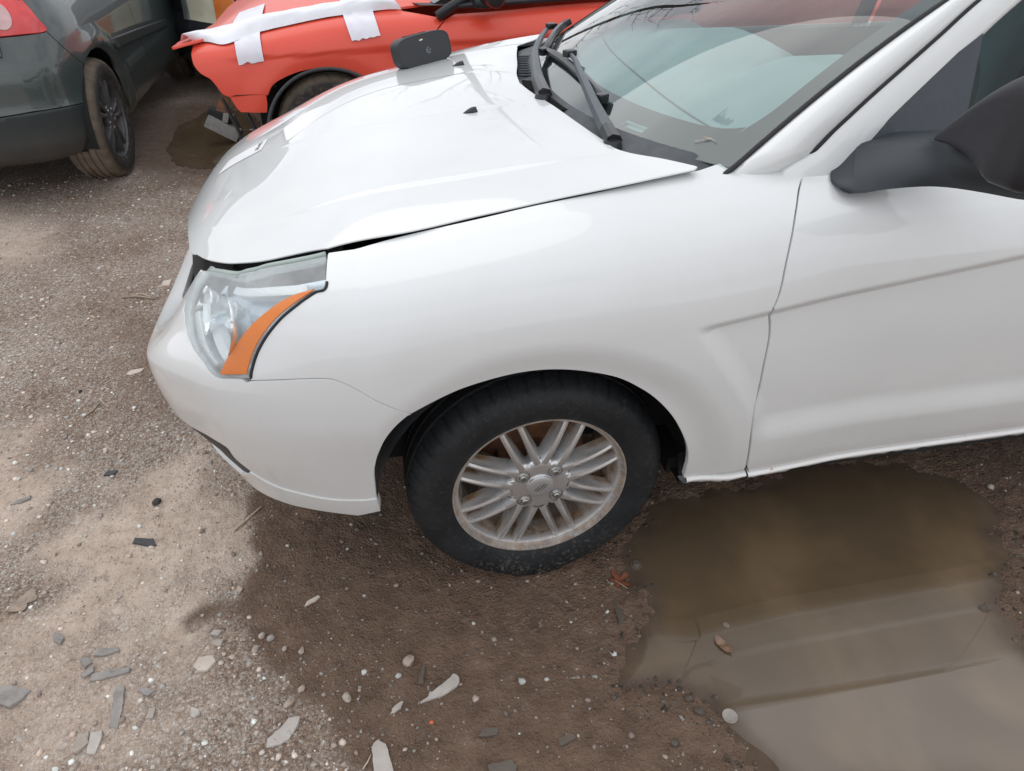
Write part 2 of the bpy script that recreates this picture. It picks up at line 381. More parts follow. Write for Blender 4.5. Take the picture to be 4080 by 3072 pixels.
PT = {
    'arm_ridge': [(0.6488, 0.125, 1.023), (0.6902, 0.075, 1.0402), (0.7138, 0.02, 1.0573), (0.7055, -0.035, 1.0737), (0.7321, -0.085, 1.0756), (0.7649, -0.15, 1.077)],
    'arm_bottom': [(0.5932, 0.028, 0.9604), (0.6351, 0.018, 0.9666), (0.6733, 0.004, 0.9755), (0.7107, -0.035, 0.9914), (0.7427, -0.08, 1.0004), (0.8021, -0.15, 1.0049)],
    'arm_left': [(0.6488, 0.125, 1.023), (0.6112, 0.095, 0.9889), (0.5838, 0.062, 0.9752), (0.5789, 0.04, 0.9647), (0.5932, 0.028, 0.9604)],
    'sail': [(0.6488, 0.125, 1.023), (0.6818, 0.136, 1.056), (0.732, 0.15, 1.0968), (0.8128, 0.17, 1.1549), (0.8994, 0.188, 1.2073), (0.8929, 0.16, 1.1255), (0.8872, 0.134, 1.0438)],
    'dashpts': [(0.7516, 0.45, 1.1817), (0.7756, 0.4, 1.1822), (0.5653, 0.6, 1.0995), (0.717, 0.95, 1.1078), (0.595, 1.15, 1.0493), (0.5245, 0.25, 1.0579), (0.4196, 0.9, 1.0008)],
    'wiper1_arm': [(0.2093, 0.3307, 0.9862), (0.2094, 0.3699, 0.9957), (0.2105, 0.4236, 1.0072), (0.2124, 0.493, 1.0212), (0.2203, 0.5992, 1.0393), (0.2291, 0.6896, 1.0501), (0.2381, 0.7525, 1.057), (0.2415, 0.8229, 1.0593)],
    'wiper1_blade': [(0.2288, 1.0143, 1.0289), (0.231, 0.9265, 1.0354), (0.2336, 0.8407, 1.0385), (0.2343, 0.7413, 1.0385), (0.236, 0.6532, 1.0365), (0.238, 0.5718, 1.0311), (0.2394, 0.5174, 1.025)],
    'wiper2_arm': [(0.1339, 0.6609, 1.001), (0.1429, 0.7568, 1.0075), (0.1517, 0.8166, 1.0119), (0.1678, 0.9072, 1.02), (0.1893, 1.0097, 1.0275), (0.2305, 1.1256, 1.0379), (0.2944, 1.3038, 1.0313), (0.3136, 1.3148, 1.0389)],
    'wiper2_blade': [(0.2183, 1.0223, 1.0242), (0.248, 1.0852, 1.0348), (0.2916, 1.1849, 1.043), (0.3481, 1.3096, 1.0415), (0.3772, 1.3214, 1.0544)],
}
TR.update({
    'r_front': [(-1.1032, 0.921), (-1.1106, 0.8738), (-1.103, 0.788), (-1.0758, 0.7206), (-1.034, 0.6718), (-1.0087, 0.612), (-0.9893, 0.5615), (-0.9594, 0.5358)],
    'r_val': [(-0.9597, 0.5339), (-0.9278, 0.4305), (-0.8958, 0.4171), (-0.7945, 0.3977)],
    'r_arch': [(-0.7751, 0.5164), (-0.7398, 0.5826), (-0.6684, 0.6201), (-0.5994, 0.6375), (-0.5318, 0.6412), (-0.4654, 0.6323), (-0.4001, 0.6107), (-0.3168, 0.5567)],
    'r_gap': [(0.0755, 0.7963), (0.0921, 0.8383), (0.132, 0.8987)],
    'r_top': [(0.1323, 0.9004), (0.0333, 0.9321), (-0.0594, 0.9521), (-0.2355, 0.9542)],
    'r_filmlow': [(-1.0196, 0.9346), (-0.9581, 0.905), (-0.9051, 0.9058), (-0.7729, 0.9398), (-0.5723, 0.9477), (-0.3705, 0.9528), (-0.2353, 0.9559)],
    'r_tape1': [(-0.8921, 0.8978), (-0.8859, 0.7416), (-0.7643, 0.7412), (-0.7696, 0.9345)],
    'r_tape2': [(-0.3605, 0.9514), (-0.3307, 0.7842), (-0.1888, 0.7978), (-0.2119, 0.9532)],
    'r_filmup': [(-1.206, 3.2204), (-1.0258, 3.0554), (-0.8878, 3.0088), (-0.7576, 3.0174), (-0.5714, 3.0071), (-0.4338, 2.993)],
    'r_hoodout': [(-1.2015, 2.8243), (-1.2873, 3.6727), (-1.1969, 3.8828), (-1.0623, 3.4442), (-0.8897, 3.4715)],
    'r_tape1h': [(-0.8941, 3.0375), (-0.9294, 3.4359), (-0.8284, 3.3129), (-0.77, 3.2765), (-0.7638, 3.0289)],
    'g_light': [(-0.7878, 0.8116), (-0.6757, 0.812), (-0.5398, 0.8124), (-0.5481, 0.8678), (-0.5532, 0.9276), (-0.5557, 0.9704)],
    'g_seam': [(-0.5405, 0.8114), (-0.513, 0.7561), (-0.4683, 0.679), (-0.408, 0.605)],
    'g_split': [(-0.9094, 0.3976), (-0.7659, 0.4108), (-0.6386, 0.4083), (-0.4976, 0.3923)],
    'g_archr': [(-0.4976, 0.3923), (-0.4461, 0.4876), (-0.4125, 0.5796), (-0.3581, 0.6317), (-0.2964, 0.6559), (-0.2172, 0.655)],
    'g_arch': [(-0.2172, 0.655), (-0.0953, 0.6053), (0.016, 0.5119), (0.0481, 0.3617), (0.0734, 0.2386), (0.1361, 0.0587)],
    'g_low': [(-1.0726, -0.0993), (-0.867, -0.005), (-0.6991, 0.0424), (-0.5976, 0.0634), (-0.5652, 0.1145), (-0.5435, 0.1875)],
    'g_sill': [(-0.0374, 0.1513), (0.1779, 0.2017), (1.3067, 0.0249)],
    'g_mould': [(0.0649, 0.5977), (0.5772, 0.5416), (1.3435, 0.4605)],
    'g_dooredge': [(0.6359, 0.1438), (1.4557, 0.0753)],
})
GP = {
    'puddle': [(0.185, 0.04), (0.192, -0.037), (0.202, -0.087), (0.205, -0.155), (0.151, -0.223), (0.116, -0.276), (0.091, -0.315), (0.133, -0.366), (0.226, -0.395), (0.26, -0.453), (0.292, -0.508), (0.299, -0.561), (0.365, -0.681), (0.98, -0.8), (1.312, -0.484), (1.129, -0.422), (1.145, -0.333), (1.252, -0.237), (1.29, -0.141), (1.38, -0.065), (1.404, 0.03), (1.362, 0.113), (1.293, 0.205), (0.997, 0.283), (0.648, 0.256), (0.399, 0.228)],
    'puddle2': [(-1.531, 3.371), (-1.336, 3.21), (-1.188, 3.144), (-1.06, 3.251), (-1.041, 3.672), (-0.938, 3.978), (-1.11, 4.429), (-1.294, 4.522), (-1.523, 4.428), (-1.578, 3.967), (-1.584, 3.659)],
    'wet': [(-0.703, 0.343), (-0.68, 0.211), (-0.694, 0.138), (-0.757, 0.102), (-0.807, 0.066), (-0.813, 0.03), (-0.763, -0.008), (-0.701, -0.054), (-0.662, -0.121), (-0.593, -0.172), (-0.617, -0.216), (-0.653, -0.233), (-0.587, -0.301), (-0.509, -0.343), (-0.475, -0.426), (-0.337, -0.545), (0.932, -0.791), (2.207, 0.47), (0.951, 0.697), (-0.192, 0.904), (-0.751, 0.494), (-0.741, 0.389)],
    'wet2': [(-1.255, 1.47), (-1.186, 1.497), (-1.086, 1.348), (-0.992, 0.771), (-1.055, 0.783), (-1.157, 0.99), (-1.27, 1.209), (-1.306, 1.369)],
    'dry4': [(-1.48, 0.171), (-1.18, 0.1), (-1.023, -0.039), (-0.832, -0.076), (-0.756, -0.064), (-0.787, -0.16), (-0.844, -0.196), (-0.855, -0.353), (-1.301, -0.267)],
    'dry': [(-1.204, 0.399), (-1.153, 0.506), (-1.05, 0.604), (-0.912, 0.635), (-0.823, 0.507), (-0.707, 0.306), (-0.685, 0.195), (-0.746, 0.108), (-0.806, 0.058), (-0.819, -0.011), (-0.87, -0.042), (-0.944, -0.054), (-1.029, -0.012), (-1.136, 0.063), (-1.201, 0.133), (-1.155, 0.217), (-1.217, 0.312)],
    'dry2': [(-2.639, 3.001), (-2.061, 2.638), (-1.835, 2.418), (-1.813, 2.193), (-1.941, 2.016), (-2.346, 2.285)],
    'dry3': [(-1.785, 0.917), (-1.452, 0.831), (-1.333, 0.623), (-1.336, 0.5), (-1.342, 0.361), (-1.538, 0.313)],
    'grav': [(-2.397, 2.167), (-1.848, 2.8), (-1.122, 3.052), (-0.796, 2.3), (-1.124, 1.826), (-1.125, 1.073), (-0.92, 0.696), (-1.08, 0.609), (-1.24, 0.532), (-1.631, 0.889), (-1.992, 1.23)],
}
SHARD = {
    'pale_tapered': [(-0.332, -0.3), (-0.302, -0.283), (-0.245, -0.245), (-0.235, -0.255), (-0.235, -0.267), (-0.246, -0.276), (-0.279, -0.293), (-0.307, -0.296)],
    'grey_quad': [(-0.644, -0.335), (-0.643, -0.316), (-0.62, -0.3), (-0.601, -0.279), (-0.579, -0.281), (-0.583, -0.297), (-0.599, -0.326), (-0.618, -0.334)],
    'pale_strip': [(-0.433, -0.38), (-0.429, -0.367), (-0.419, -0.362), (-0.403, -0.374), (-0.398, -0.396), (-0.391, -0.434), (-0.391, -0.463), (-0.427, -0.459), (-0.431, -0.412)],
    'small_grey': [(-0.39, -0.311), (-0.387, -0.299), (-0.366, -0.286), (-0.361, -0.288), (-0.369, -0.303), (-0.381, -0.309)],
    'small_white': [(-0.58, 0.0), (-0.575, 0.012), (-0.549, 0.028), (-0.544, 0.024), (-0.556, 0.012), (-0.571, 0.004)],
    'flat_white': [(-0.818, -0.12), (-0.811, -0.096), (-0.779, -0.096), (-0.772, -0.113), (-0.787, -0.134), (-0.805, -0.131)],
    'slate_corner': [(-1.238, -0.083), (-1.198, -0.09), (-1.156, -0.109), (-1.169, -0.13), (-1.189, -0.142), (-1.224, -0.124)],
    'slate_long': [(-1.037, -0.11), (-1.038, -0.094), (-1.004, -0.092), (-0.956, -0.094), (-0.956, -0.104), (-0.991, -0.11), (-1.02, -0.112)],
    'slate_upper': [(-1.045, -0.048), (-1.036, -0.031), (-0.995, -0.038), (-0.989, -0.046), (-1.014, -0.052)],
    'slate_upright': [(-0.969, -0.23), (-0.975, -0.172), (-0.977, -0.135), (-0.958, -0.14), (-0.952, -0.176), (-0.95, -0.236)],
    'slate_small': [(-1.152, 0.029), (-1.136, 0.029), (-1.122, 0.012), (-1.125, -0.004), (-1.143, 0.008)],
    'slate_under': [(-1.073, -0.048), (-1.053, -0.049), (-1.043, -0.064), (-1.055, -0.075)],
    'slate_stub': [(-1.06, -0.092), (-1.046, -0.077), (-1.036, -0.076), (-1.035, -0.089), (-1.051, -0.1)],
    'buff_left': [(-1.027, -0.273), (-1.028, -0.234), (-1.006, -0.233), (-1.002, -0.257), (-1.017, -0.274)],
    'grey_left': [(-1.001, -0.278), (-1.002, -0.235), (-0.982, -0.234), (-0.977, -0.249), (-0.984, -0.284)],
    'grey_mid': [(-0.931, -0.154), (-0.919, -0.148), (-0.89, -0.16), (-0.906, -0.17)],
    'buff_mid': [(-0.897, -0.226), (-0.896, -0.201), (-0.882, -0.2), (-0.883, -0.226)],
    'grey_right': [(-0.807, -0.234), (-0.808, -0.215), (-0.792, -0.226), (-0.788, -0.235), (-0.798, -0.241)],
    'buff_pair': [(-0.792, -0.064), (-0.785, -0.055), (-0.761, -0.058), (-0.766, -0.076)],
    'buff_pale': [(-0.793, -0.036), (-0.788, -0.026), (-0.768, -0.03), (-0.774, -0.045)],
    'dark_bracket': [(-1.033, 0.288), (-1.031, 0.306), (-0.982, 0.293), (-0.97, 0.268), (-0.999, 0.273)],
    'dark_chip': [(-1.173, 0.573), (-1.166, 0.592), (-1.137, 0.59), (-1.147, 0.57)],
    'grey_blade': [(-1.396, 0.497), (-1.381, 0.514), (-1.352, 0.525), (-1.351, 0.512), (-1.371, 0.5)],
    'wet_slab': [(-0.205, -0.453), (-0.156, -0.453), (-0.145, -0.467), (-0.155, -0.484), (-0.205, -0.475)],
    'wet_plate': [(-0.054, -0.433), (-0.025, -0.421), (-0.013, -0.434), (-0.05, -0.448)],
    'wet_flake': [(-0.216, -0.393), (-0.198, -0.376), (-0.169, -0.383), (-0.175, -0.399), (-0.198, -0.397)],
    'wet_strip': [(-0.327, -0.253), (-0.314, -0.211), (-0.306, -0.213), (-0.315, -0.256)],
    'wet_slat': [(0.167, -0.119), (0.181, -0.12), (0.177, -0.183), (0.162, -0.187)],
    'white_chip_a': [(-1.23, 1.747), (-1.228, 1.787), (-1.195, 1.804), (-1.196, 1.748)],
    'white_chip_b': [(-1.228, 1.103), (-1.216, 1.124), (-1.17, 1.131), (-1.18, 1.108), (-1.21, 1.095)],
    'white_chip_c': [(-1.136, 3.246), (-1.142, 3.427), (-1.095, 3.396), (-1.07, 3.369), (-1.112, 3.221)],
}
STICK = {
    'stick': [(-1.364, 1.672), (-1.302, 1.665), (-1.233, 1.632)],
    'stick_pale': [(-1.332, 1.674), (-1.296, 1.689), (-1.25, 1.653)],
    'twig': [(-0.777, 0.289), (-0.744, 0.326), (-0.711, 0.368)],
    'twig2': [(-1.308, 0.876), (-1.287, 0.912), (-1.277, 0.951)],
    'twig3': [(-0.452, -0.413), (-0.435, -0.388)],
}
PEB = {
    'square_tan': ((-0.342, -0.195), 0.02),
    'round_tan': ((-0.605, -0.245), 0.016),
    'tan_b': ((-0.481, -0.257), 0.016),
    'flat_pink': ((-0.58, -0.217), 0.013),
    'p1': ((-0.675, -0.063), 0.012),
    'p2': ((-0.654, -0.073), 0.013),
    'p3': ((-0.687, -0.097), 0.014),
    'p4': ((-0.582, -0.122), 0.012),
    'p5': ((-0.621, -0.109), 0.009),
    'p6': ((-0.74, 0.084), 0.013),
    'p7': ((-0.698, 0.193), 0.009),
    'shell': ((0.417, -0.232), 0.012),
    'dark_rock': ((-1.001, 0.437), 0.018),
    'rock_r': ((1.39, 0.054), 0.017),
    'rock_r2': ((1.07, -0.308), 0.016),
    'bottle': ((0.263, -0.018), 0.016),
    'leafclump': ((0.386, -0.285), 0.02),
    'wetrock1': ((0.253, -0.394), 0.014),
    'wetrock2': ((0.263, -0.425), 0.016),
    'wetrock3': ((0.186, -0.482), 0.014),
    'orange': ((-0.307, -0.344), 0.0065),
    'black_pebble': ((-1.357, 1.027), 0.01),
    'white_pebble': ((-1.304, 0.629), 0.008),
    'tan_bl': ((-0.615, -0.257), 0.012),
}
SPOT = {
    'maple': (0.2, -0.063),
    'brown_leaf': (-1.251, 0.143),
    'oval_leaf': (0.386, -0.285),
    'lily': (0.327, -0.446),
    'block': (-1.177, 3.861),
    'block2': (-1.392, 4.223),
}
# ------------------------------------------------------------------ materials
def new_mat(name):
    m_ = bpy.data.materials.new(name); m_.use_nodes = True
    nt = m_.node_tree; b = nt.nodes['Principled BSDF']
    return m_, nt, b
def setp(b, **kw):
    names = dict(color='Base Color', rough='Roughness', metal='Metallic', coat='Coat Weight', coat_rough='Coat Roughness',
                 spec='Specular IOR Level', trans='Transmission Weight', ior='IOR', emis='Emission Color', emis_s='Emission Strength', sss='Subsurface Weight', alpha='Alpha', sheen='Sheen Weight')
    for k, v in kw.items():
        i = b.inputs[names[k]]
        i.default_value = (*v, 1) if isinstance(v, tuple) and len(v) == 3 else v
def nz(nt, scale, detail=4, rough=.55, vec=None, dist=0.0, coord='Object'):
    n = nt.nodes.new('ShaderNodeTexNoise'); n.inputs['Scale'].default_value = scale; n.inputs['Detail'].default_value = detail
    n.inputs['Roughness'].default_value = rough; n.inputs['Distortion'].default_value = dist
    if vec is None:
        tc = nt.nodes.get('tc') or nt.nodes.new('ShaderNodeTexCoord'); tc.name = 'tc'
        nt.links.new(tc.outputs[coord], n.inputs['Vector'])
    else: nt.links.new(vec, n.inputs['Vector'])
    return n.outputs['Fac']
def ramp(nt, fac, stops):
    r = nt.nodes.new('ShaderNodeValToRGB'); e = r.color_ramp.elements
    while len(e) < len(stops): e.new(0.5)
    for i, (p, c) in enumerate(stops):
        e[i].position = p; e[i].color = (*c, 1) if hasattr(c, '__len__') else (c, c, c, 1)
    nt.links.new(fac, r.inputs['Fac']); return r.outputs['Color']
def mix(nt, fac, a, b, blend='MIX'):
    n = nt.nodes.new('ShaderNodeMixRGB'); n.blend_type = blend
    for sock, v in ((n.inputs['Fac'], fac), (n.inputs['Color1'], a), (n.inputs['Color2'], b)):
        if hasattr(v, 'links') or hasattr(v, 'is_linked'): nt.links.new(v, sock)
        elif hasattr(v, '__len__'): sock.default_value = (*v, 1) if len(v) == 3 else v
        else: sock.default_value = v
    return n.outputs['Color']
def math_n(nt, op, a, b=0.0, clamp=False):
    n = nt.nodes.new('ShaderNodeMath'); n.operation = op; n.use_clamp = clamp
    for i, v in enumerate((a, b)):
        if hasattr(v, 'is_linked'): nt.links.new(v, n.inputs[i])
        else: n.inputs[i].default_value = v
    return n.outputs[0]
def bump(nt, b, h, strength=.3, dist=.01):
    n = nt.nodes.new('ShaderNodeBump'); n.inputs['Strength'].default_value = strength; n.inputs['Distance'].default_value = dist
    nt.links.new(h, n.inputs['Height']); nt.links.new(n.outputs['Normal'], b.inputs['Normal'])
def xyz(nt, coord='Object'):
    tc = nt.nodes.get('tc') or nt.nodes.new('ShaderNodeTexCoord'); tc.name = 'tc'
    s = nt.nodes.new('ShaderNodeSeparateXYZ'); nt.links.new(tc.outputs[coord], s.inputs[0]); return s.outputs
def simple(name, color, rough=.5, metal=0.0, var=.12, scale=30, bumpy=0.0, coat=0.0, spec=.5, dirt=None):
    m_, nt, b = new_mat(name); setp(b, rough=rough, metal=metal, coat=coat, spec=spec, coat_rough=.06)
    f = nz(nt, scale); c0 = tuple(x*(1-var) for x in color); c1 = tuple(min(1, x*(1+var)) for x in color)
    col = ramp(nt, f, [(.3, c0), (.7, c1)])
    if dirt:
        f2 = nz(nt, dirt[1], 6, .65); col = mix(nt, ramp(nt, f2, [(dirt[2], 0.0), (dirt[2]+.18, 1.0)]), col, dirt[0])
        rr = ramp(nt, f2, [(dirt[2], rough), (dirt[2]+.18, .85)]); nt.links.new(rr, b.inputs['Roughness'])
    nt.links.new(col, b.inputs['Base Color'])
    if bumpy: bump(nt, b, nz(nt, scale*3), bumpy, .004)
    return m_
def paint(name, color, dust=(.32, .27, .22), dust_lo=.10, dust_hi=.55, amount=.22, coat=1.0, rough=.35, spots=.4, coat_rough=.04, axis=2):
    """car paint with road dust rising from the bottom (world height) and sparse specks"""
    m_, nt, b = new_mat(name); setp(b, rough=rough, coat=coat, coat_rough=coat_rough)
    g = nt.nodes.new('ShaderNodeNewGeometry'); sx = nt.nodes.new('ShaderNodeSeparateXYZ'); nt.links.new(g.outputs['Position'], sx.inputs[0])
    lo = nt.nodes.new('ShaderNodeMapRange'); lo.inputs['From Min'].default_value = dust_hi; lo.inputs['From Max'].default_value = dust_lo
    nt.links.new(sx.outputs[axis], lo.inputs['Value'])
    n1 = nz(nt, 5.0, 5, .6, g.outputs['Position']); n2 = nz(nt, 120, 3, .6, g.outputs['Position'])
    f = math_n(nt, 'MULTIPLY', lo.outputs[0], ramp(nt, n1, [(.25, .35), (.75, 1.0)]))
    f = math_n(nt, 'MULTIPLY', f, amount)
    sp = ramp(nt, n2, [(.665, 0.0), (.70, 1.0)]); sp = math_n(nt, 'MULTIPLY', sp, math_n(nt, 'ADD', math_n(nt, 'MULTIPLY', lo.outputs[0], spots), .10))
    f = math_n(nt, 'MAXIMUM', f, sp)
    film = math_n(nt, 'MULTIPLY', ramp(nt, nz(nt, 3.2, 6, .68, g.outputs['Position'], .6), [(.42, 0.0), (.75, 1.0)]), amount*.18); f = math_n(nt, 'MAXIMUM', f, film)      # thin uneven road film
    base = ramp(nt, nz(nt, 2.0, 3, .5, g.outputs['Position']), [(.3, tuple(c*.97 for c in color)), (.7, color)])
    nt.links.new(mix(nt, f, base, dust), b.inputs['Base Color'])
    cw = math_n(nt, 'SUBTRACT', coat, math_n(nt, 'MULTIPLY', f, coat*.8), True); nt.links.new(cw, b.inputs['Coat Weight'])
    return m_
def glassy(name, tint, refl=1.0, rough=.0, haze=0.0, haze_col=(.7, .72, .7), ior=1.5):
    """thin pane: tinted see-through with a mirror-like sheen that grows at grazing angles"""
    m_ = bpy.data.materials.new(name); m_.use_nodes = True; nt = m_.node_tree; nt.nodes.clear()
    out = nt.nodes.new('ShaderNodeOutputMaterial'); tr = nt.nodes.new('ShaderNodeBsdfTransparent'); tr.inputs[0].default_value = (*tint, 1)
    gl = nt.nodes.new('ShaderNodeBsdfGlossy'); gl.inputs['Roughness'].default_value = rough
    fr = nt.nodes.new('ShaderNodeFresnel'); ge = nt.nodes.new('ShaderNodeNewGeometry')      # same sheen on either face of the pane
    io = math_n(nt, 'ADD', math_n(nt, 'MULTIPLY', ge.outputs['Backfacing'], 1/ior-ior), ior); nt.links.new(io, fr.inputs['IOR'])
    f = math_n(nt, 'MULTIPLY', fr.outputs[0], refl, True)
    ms = nt.nodes.new('ShaderNodeMixShader'); last = tr.outputs[0]
    if haze > 0:
        df = nt.nodes.new('ShaderNodeBsdfDiffuse'); df.inputs[0].default_value = (*haze_col, 1)
        tl = nt.nodes.new('ShaderNodeBsdfTranslucent'); tl.inputs[0].default_value = (*haze_col, 1)
        m1 = nt.nodes.new('ShaderNodeMixShader'); m1.inputs[0].default_value = .4
        nt.links.new(df.outputs[0], m1.inputs[1]); nt.links.new(tl.outputs[0], m1.inputs[2])
        m2 = nt.nodes.new('ShaderNodeMixShader')
        hz = ramp(nt, nz(nt, 9, 4, .6), [(.25, haze*.6), (.75, min(1, haze*1.35))]); nt.links.new(hz, m2.inputs[0])
        nt.links.new(last, m2.inputs[1]); nt.links.new(m1.outputs[0], m2.inputs[2]); last = m2.outputs[0]
    nt.links.new(f, ms.inputs[0]); nt.links.new(last, ms.inputs[1]); nt.links.new(gl.outputs[0], ms.inputs[2])
    nt.links.new(ms.outputs[0], out.inputs[0])
    return m_
M = {}
M['white'] = paint('white_paint', (.70, .715, .716), dust=(.44, .39, .33), dust_lo=.15, dust_hi=.72, amount=.46, spots=.75, coat_rough=.03)
M['blackplastic'] = simple('black_plastic', (.022, .025, .028), rough=.55, var=.2, scale=60, bumpy=.05)
M['gloss_black'] = simple('gloss_black_trim', (.02, .022, .026), rough=.28, var=.1)
M['slate'] = simple('satin_slate_plastic', (.026, .033, .040), rough=.50, var=.05, scale=200, bumpy=.05)
M['greyplastic'] = simple('weathered_grey_plastic', (.060, .068, .076), rough=.55, var=.2, scale=40, bumpy=.06)
M['void'] = simple('dark_cavity', (.012, .012, .012), rough=.9, var=.2)
M['rubber'] = simple('rubber_seal', (.018, .018, .020), rough=.7, var=.2, scale=50)
M['chrome'] = simple('chrome', (.75, .76, .78), rough=.12, metal=1.0, var=.05)
M['chrome_soft'] = simple('reflector_silver', (.88, .92, .96), rough=.16, metal=.9, var=.08, scale=14)
M['steel'] = simple('dull_steel', (.42, .41, .39), rough=.38, metal=1.0, var=.15, scale=60)
M['rust'] = simple('rusty_iron', (.20, .085, .040), rough=.75, var=.35, scale=45, dirt=((.10, .07, .05), 14, .5))
M['glass'] = glassy('windscreen_glass', (.70, .84, .83), refl=1.9, ior=1.6)
M['sideglass'] = glassy('side_glass', (.30, .38, .37), refl=.75, ior=1.50)
M['lens'] = glassy('hazed_lens', (.94, .97, .98), refl=.9, rough=.05, haze=.40, haze_col=(.90, .94, .94))
M['dash'] = simple('dash_vinyl', (.31, .385, .38), rough=.7, var=.05, scale=12)
M['dash_dark'] = simple('dark_dash_vinyl', (.15, .17, .185), rough=.7, var=.08, scale=12)
M['seat'] = simple('seat_cloth', (.38, .46, .48), rough=.9, var=.05, scale=14)
m_, nt, b = new_mat('amber_reflector'); setp(b, rough=.22, coat=.8, color=(.80, .22, .02))
f = nz(nt, 3)
vo = nt.nodes.new('ShaderNodeTexVoronoi'); vo.inputs['Scale'].default_value = 420; tc = nt.nodes.get('tc'); nt.links.new(tc.outputs['Object'], vo.inputs['Vector'])
nt.links.new(ramp(nt, f, [(.3, (.60, .135, .004)), (.7, (.78, .215, .010))]), b.inputs['Base Color']); bump(nt, b, vo.outputs['Distance'], .25, .002)
M['amber'] = m_
# silver alloy with brown brake dust in the barrel (a deposit, thick away from the hub)
m_, nt, b = new_mat('alloy_silver'); setp(b, rough=.26, metal=.8, spec=.5)
X, Y, Z = xyz(nt)
rr = math_n(nt, 'SQRT', math_n(nt, 'ADD', math_n(nt, 'MULTIPLY', X, X), math_n(nt, 'MULTIPLY', Z, Z)))
dep = nt.nodes.new('ShaderNodeMapRange'); dep.inputs['From Min'].default_value = .012; dep.inputs['From Max'].default_value = .032; nt.links.new(Y, dep.inputs['Value'])
rad = nt.nodes.new('ShaderNodeMapRange'); rad.inputs['From Min'].default_value = .095; rad.inputs['From Max'].default_value = .155; nt.links.new(rr, rad.inputs['Value'])
n1 = ramp(nt, nz(nt, 22, 5, .65), [(.3, .5), (.6, 1.0)])
dust = math_n(nt, 'MULTIPLY', math_n(nt, 'MULTIPLY', dep.outputs[0], rad.outputs[0]), n1, True)
ls = ramp(nt, nz(nt, 60, 4, .7), [(.28, .42), (.62, .88)]); lipm = nt.nodes.new('ShaderNodeMapRange'); lipm.inputs['From Min'].default_value = .186; lipm.inputs['From Max'].default_value = .197; nt.links.new(rr, lipm.inputs['Value'])
dust2 = math_n(nt, 'MAXIMUM', dust, math_n(nt, 'MULTIPLY', ls, lipm.outputs[0]))
col = mix(nt, dust2, (.72, .725, .73), ramp(nt, nz(nt, 30, 5), [(.3, (.065, .038, .018)), (.55, (.20, .120, .058)), (.8, (.40, .28, .17))]))
nt.links.new(col, b.inputs['Base Color'])
nt.links.new(math_n(nt, 'SUBTRACT', .8, math_n(nt, 'MULTIPLY', dust2, .8), True), b.inputs['Metallic'])
nt.links.new(math_n(nt, 'ADD', .26, math_n(nt, 'MULTIPLY', dust2, .45)), b.inputs['Roughness'])
M['alloy'] = m_
# tyre with mud flecks towards the tread
m_, nt, b = new_mat('tyre_rubber'); setp(b, rough=.55, spec=.22)
X, Y, Z = xyz(nt)
rr = math_n(nt, 'SQRT', math_n(nt, 'ADD', math_n(nt, 'MULTIPLY', X, X), math_n(nt, 'MULTIPLY', Z, Z)))
g = nt.nodes.new('ShaderNodeNewGeometry'); sx = nt.nodes.new('ShaderNodeSeparateXYZ'); nt.links.new(g.outputs['Position'], sx.inputs[0])
low = nt.nodes.new('ShaderNodeMapRange'); low.inputs['From Min'].default_value = .20; low.inputs['From Max'].default_value = .0; nt.links.new(sx.outputs[2], low.inputs['Value'])
low2 = math_n(nt, 'MULTIPLY', low.outputs[0], low.outputs[0])
fl = ramp(nt, nz(nt, 95, 5, .7), [(.52, 0.0), (.66, 1.0)])
fl2 = ramp(nt, nz(nt, 12, 4, .6), [(.35, .15), (.65, 1.0)])
fm = math_n(nt, 'MULTIPLY', math_n(nt, 'MULTIPLY', fl, fl2), math_n(nt, 'ADD', math_n(nt, 'MULTIPLY', low2, .85), .09), True)
col = mix(nt, fm, ramp(nt, nz(nt, 9), [(.3, (.012, .0135, .015)), (.7, (.024, .026, .028))]), (.26, .225, .19))
nt.links.new(col, b.inputs['Base Color']); bump(nt, b, nz(nt, 160, 3), .12, .003)
M['tyre'] = m_
M['plate_white'] = simple('off_white_vinyl', (.78, .79, .80), rough=.4, var=.04)
M['ink'] = simple('black_print', (.02, .02, .03), rough=.5, var=.0)
M['grey_ink'] = simple('grey_print', (.12, .15, .16), rough=.5, var=.0)
M['twig'] = simple('pale_straw', (.60, .52, .40), rough=.8, var=.2, scale=60)
m_, nt, b = new_mat('ceramic_frit'); setp(b, color=(.030, .030, .036), rough=.35); M['frit'] = m_
M['lugwell'] = simple('lug_recess_shadow_paint', (.20, .20, .20), rough=.5, metal=.6, var=.1)
M['capgrey'] = simple('cap_grey', (.56, .565, .57), rough=.38, metal=.7, var=.05)
M['ink_soft'] = simple('badge_dark', (.12, .12, .12), rough=.4, metal=.5, var=.1)
M['caliper'] = simple('dirty_caliper', (.10, .075, .055), rough=.7, var=.3, scale=50)
M['mirror_head'] = simple('mirror_head_plastic', (.017, .017, .022), rough=.45, var=.1, scale=80, bumpy=.03)
M['slate2'] = simple('mirror_sail_plastic', (.044, .053, .066), rough=.45, var=.08, scale=80, bumpy=.04)
M['wipergrey'] = simple('wiper_arm_grey', (.085, .10, .115), rough=.45, var=.1, scale=30)
M['paleteal'] = simple('pale_teal_plate', (.36, .50, .50), rough=.5, var=.08)
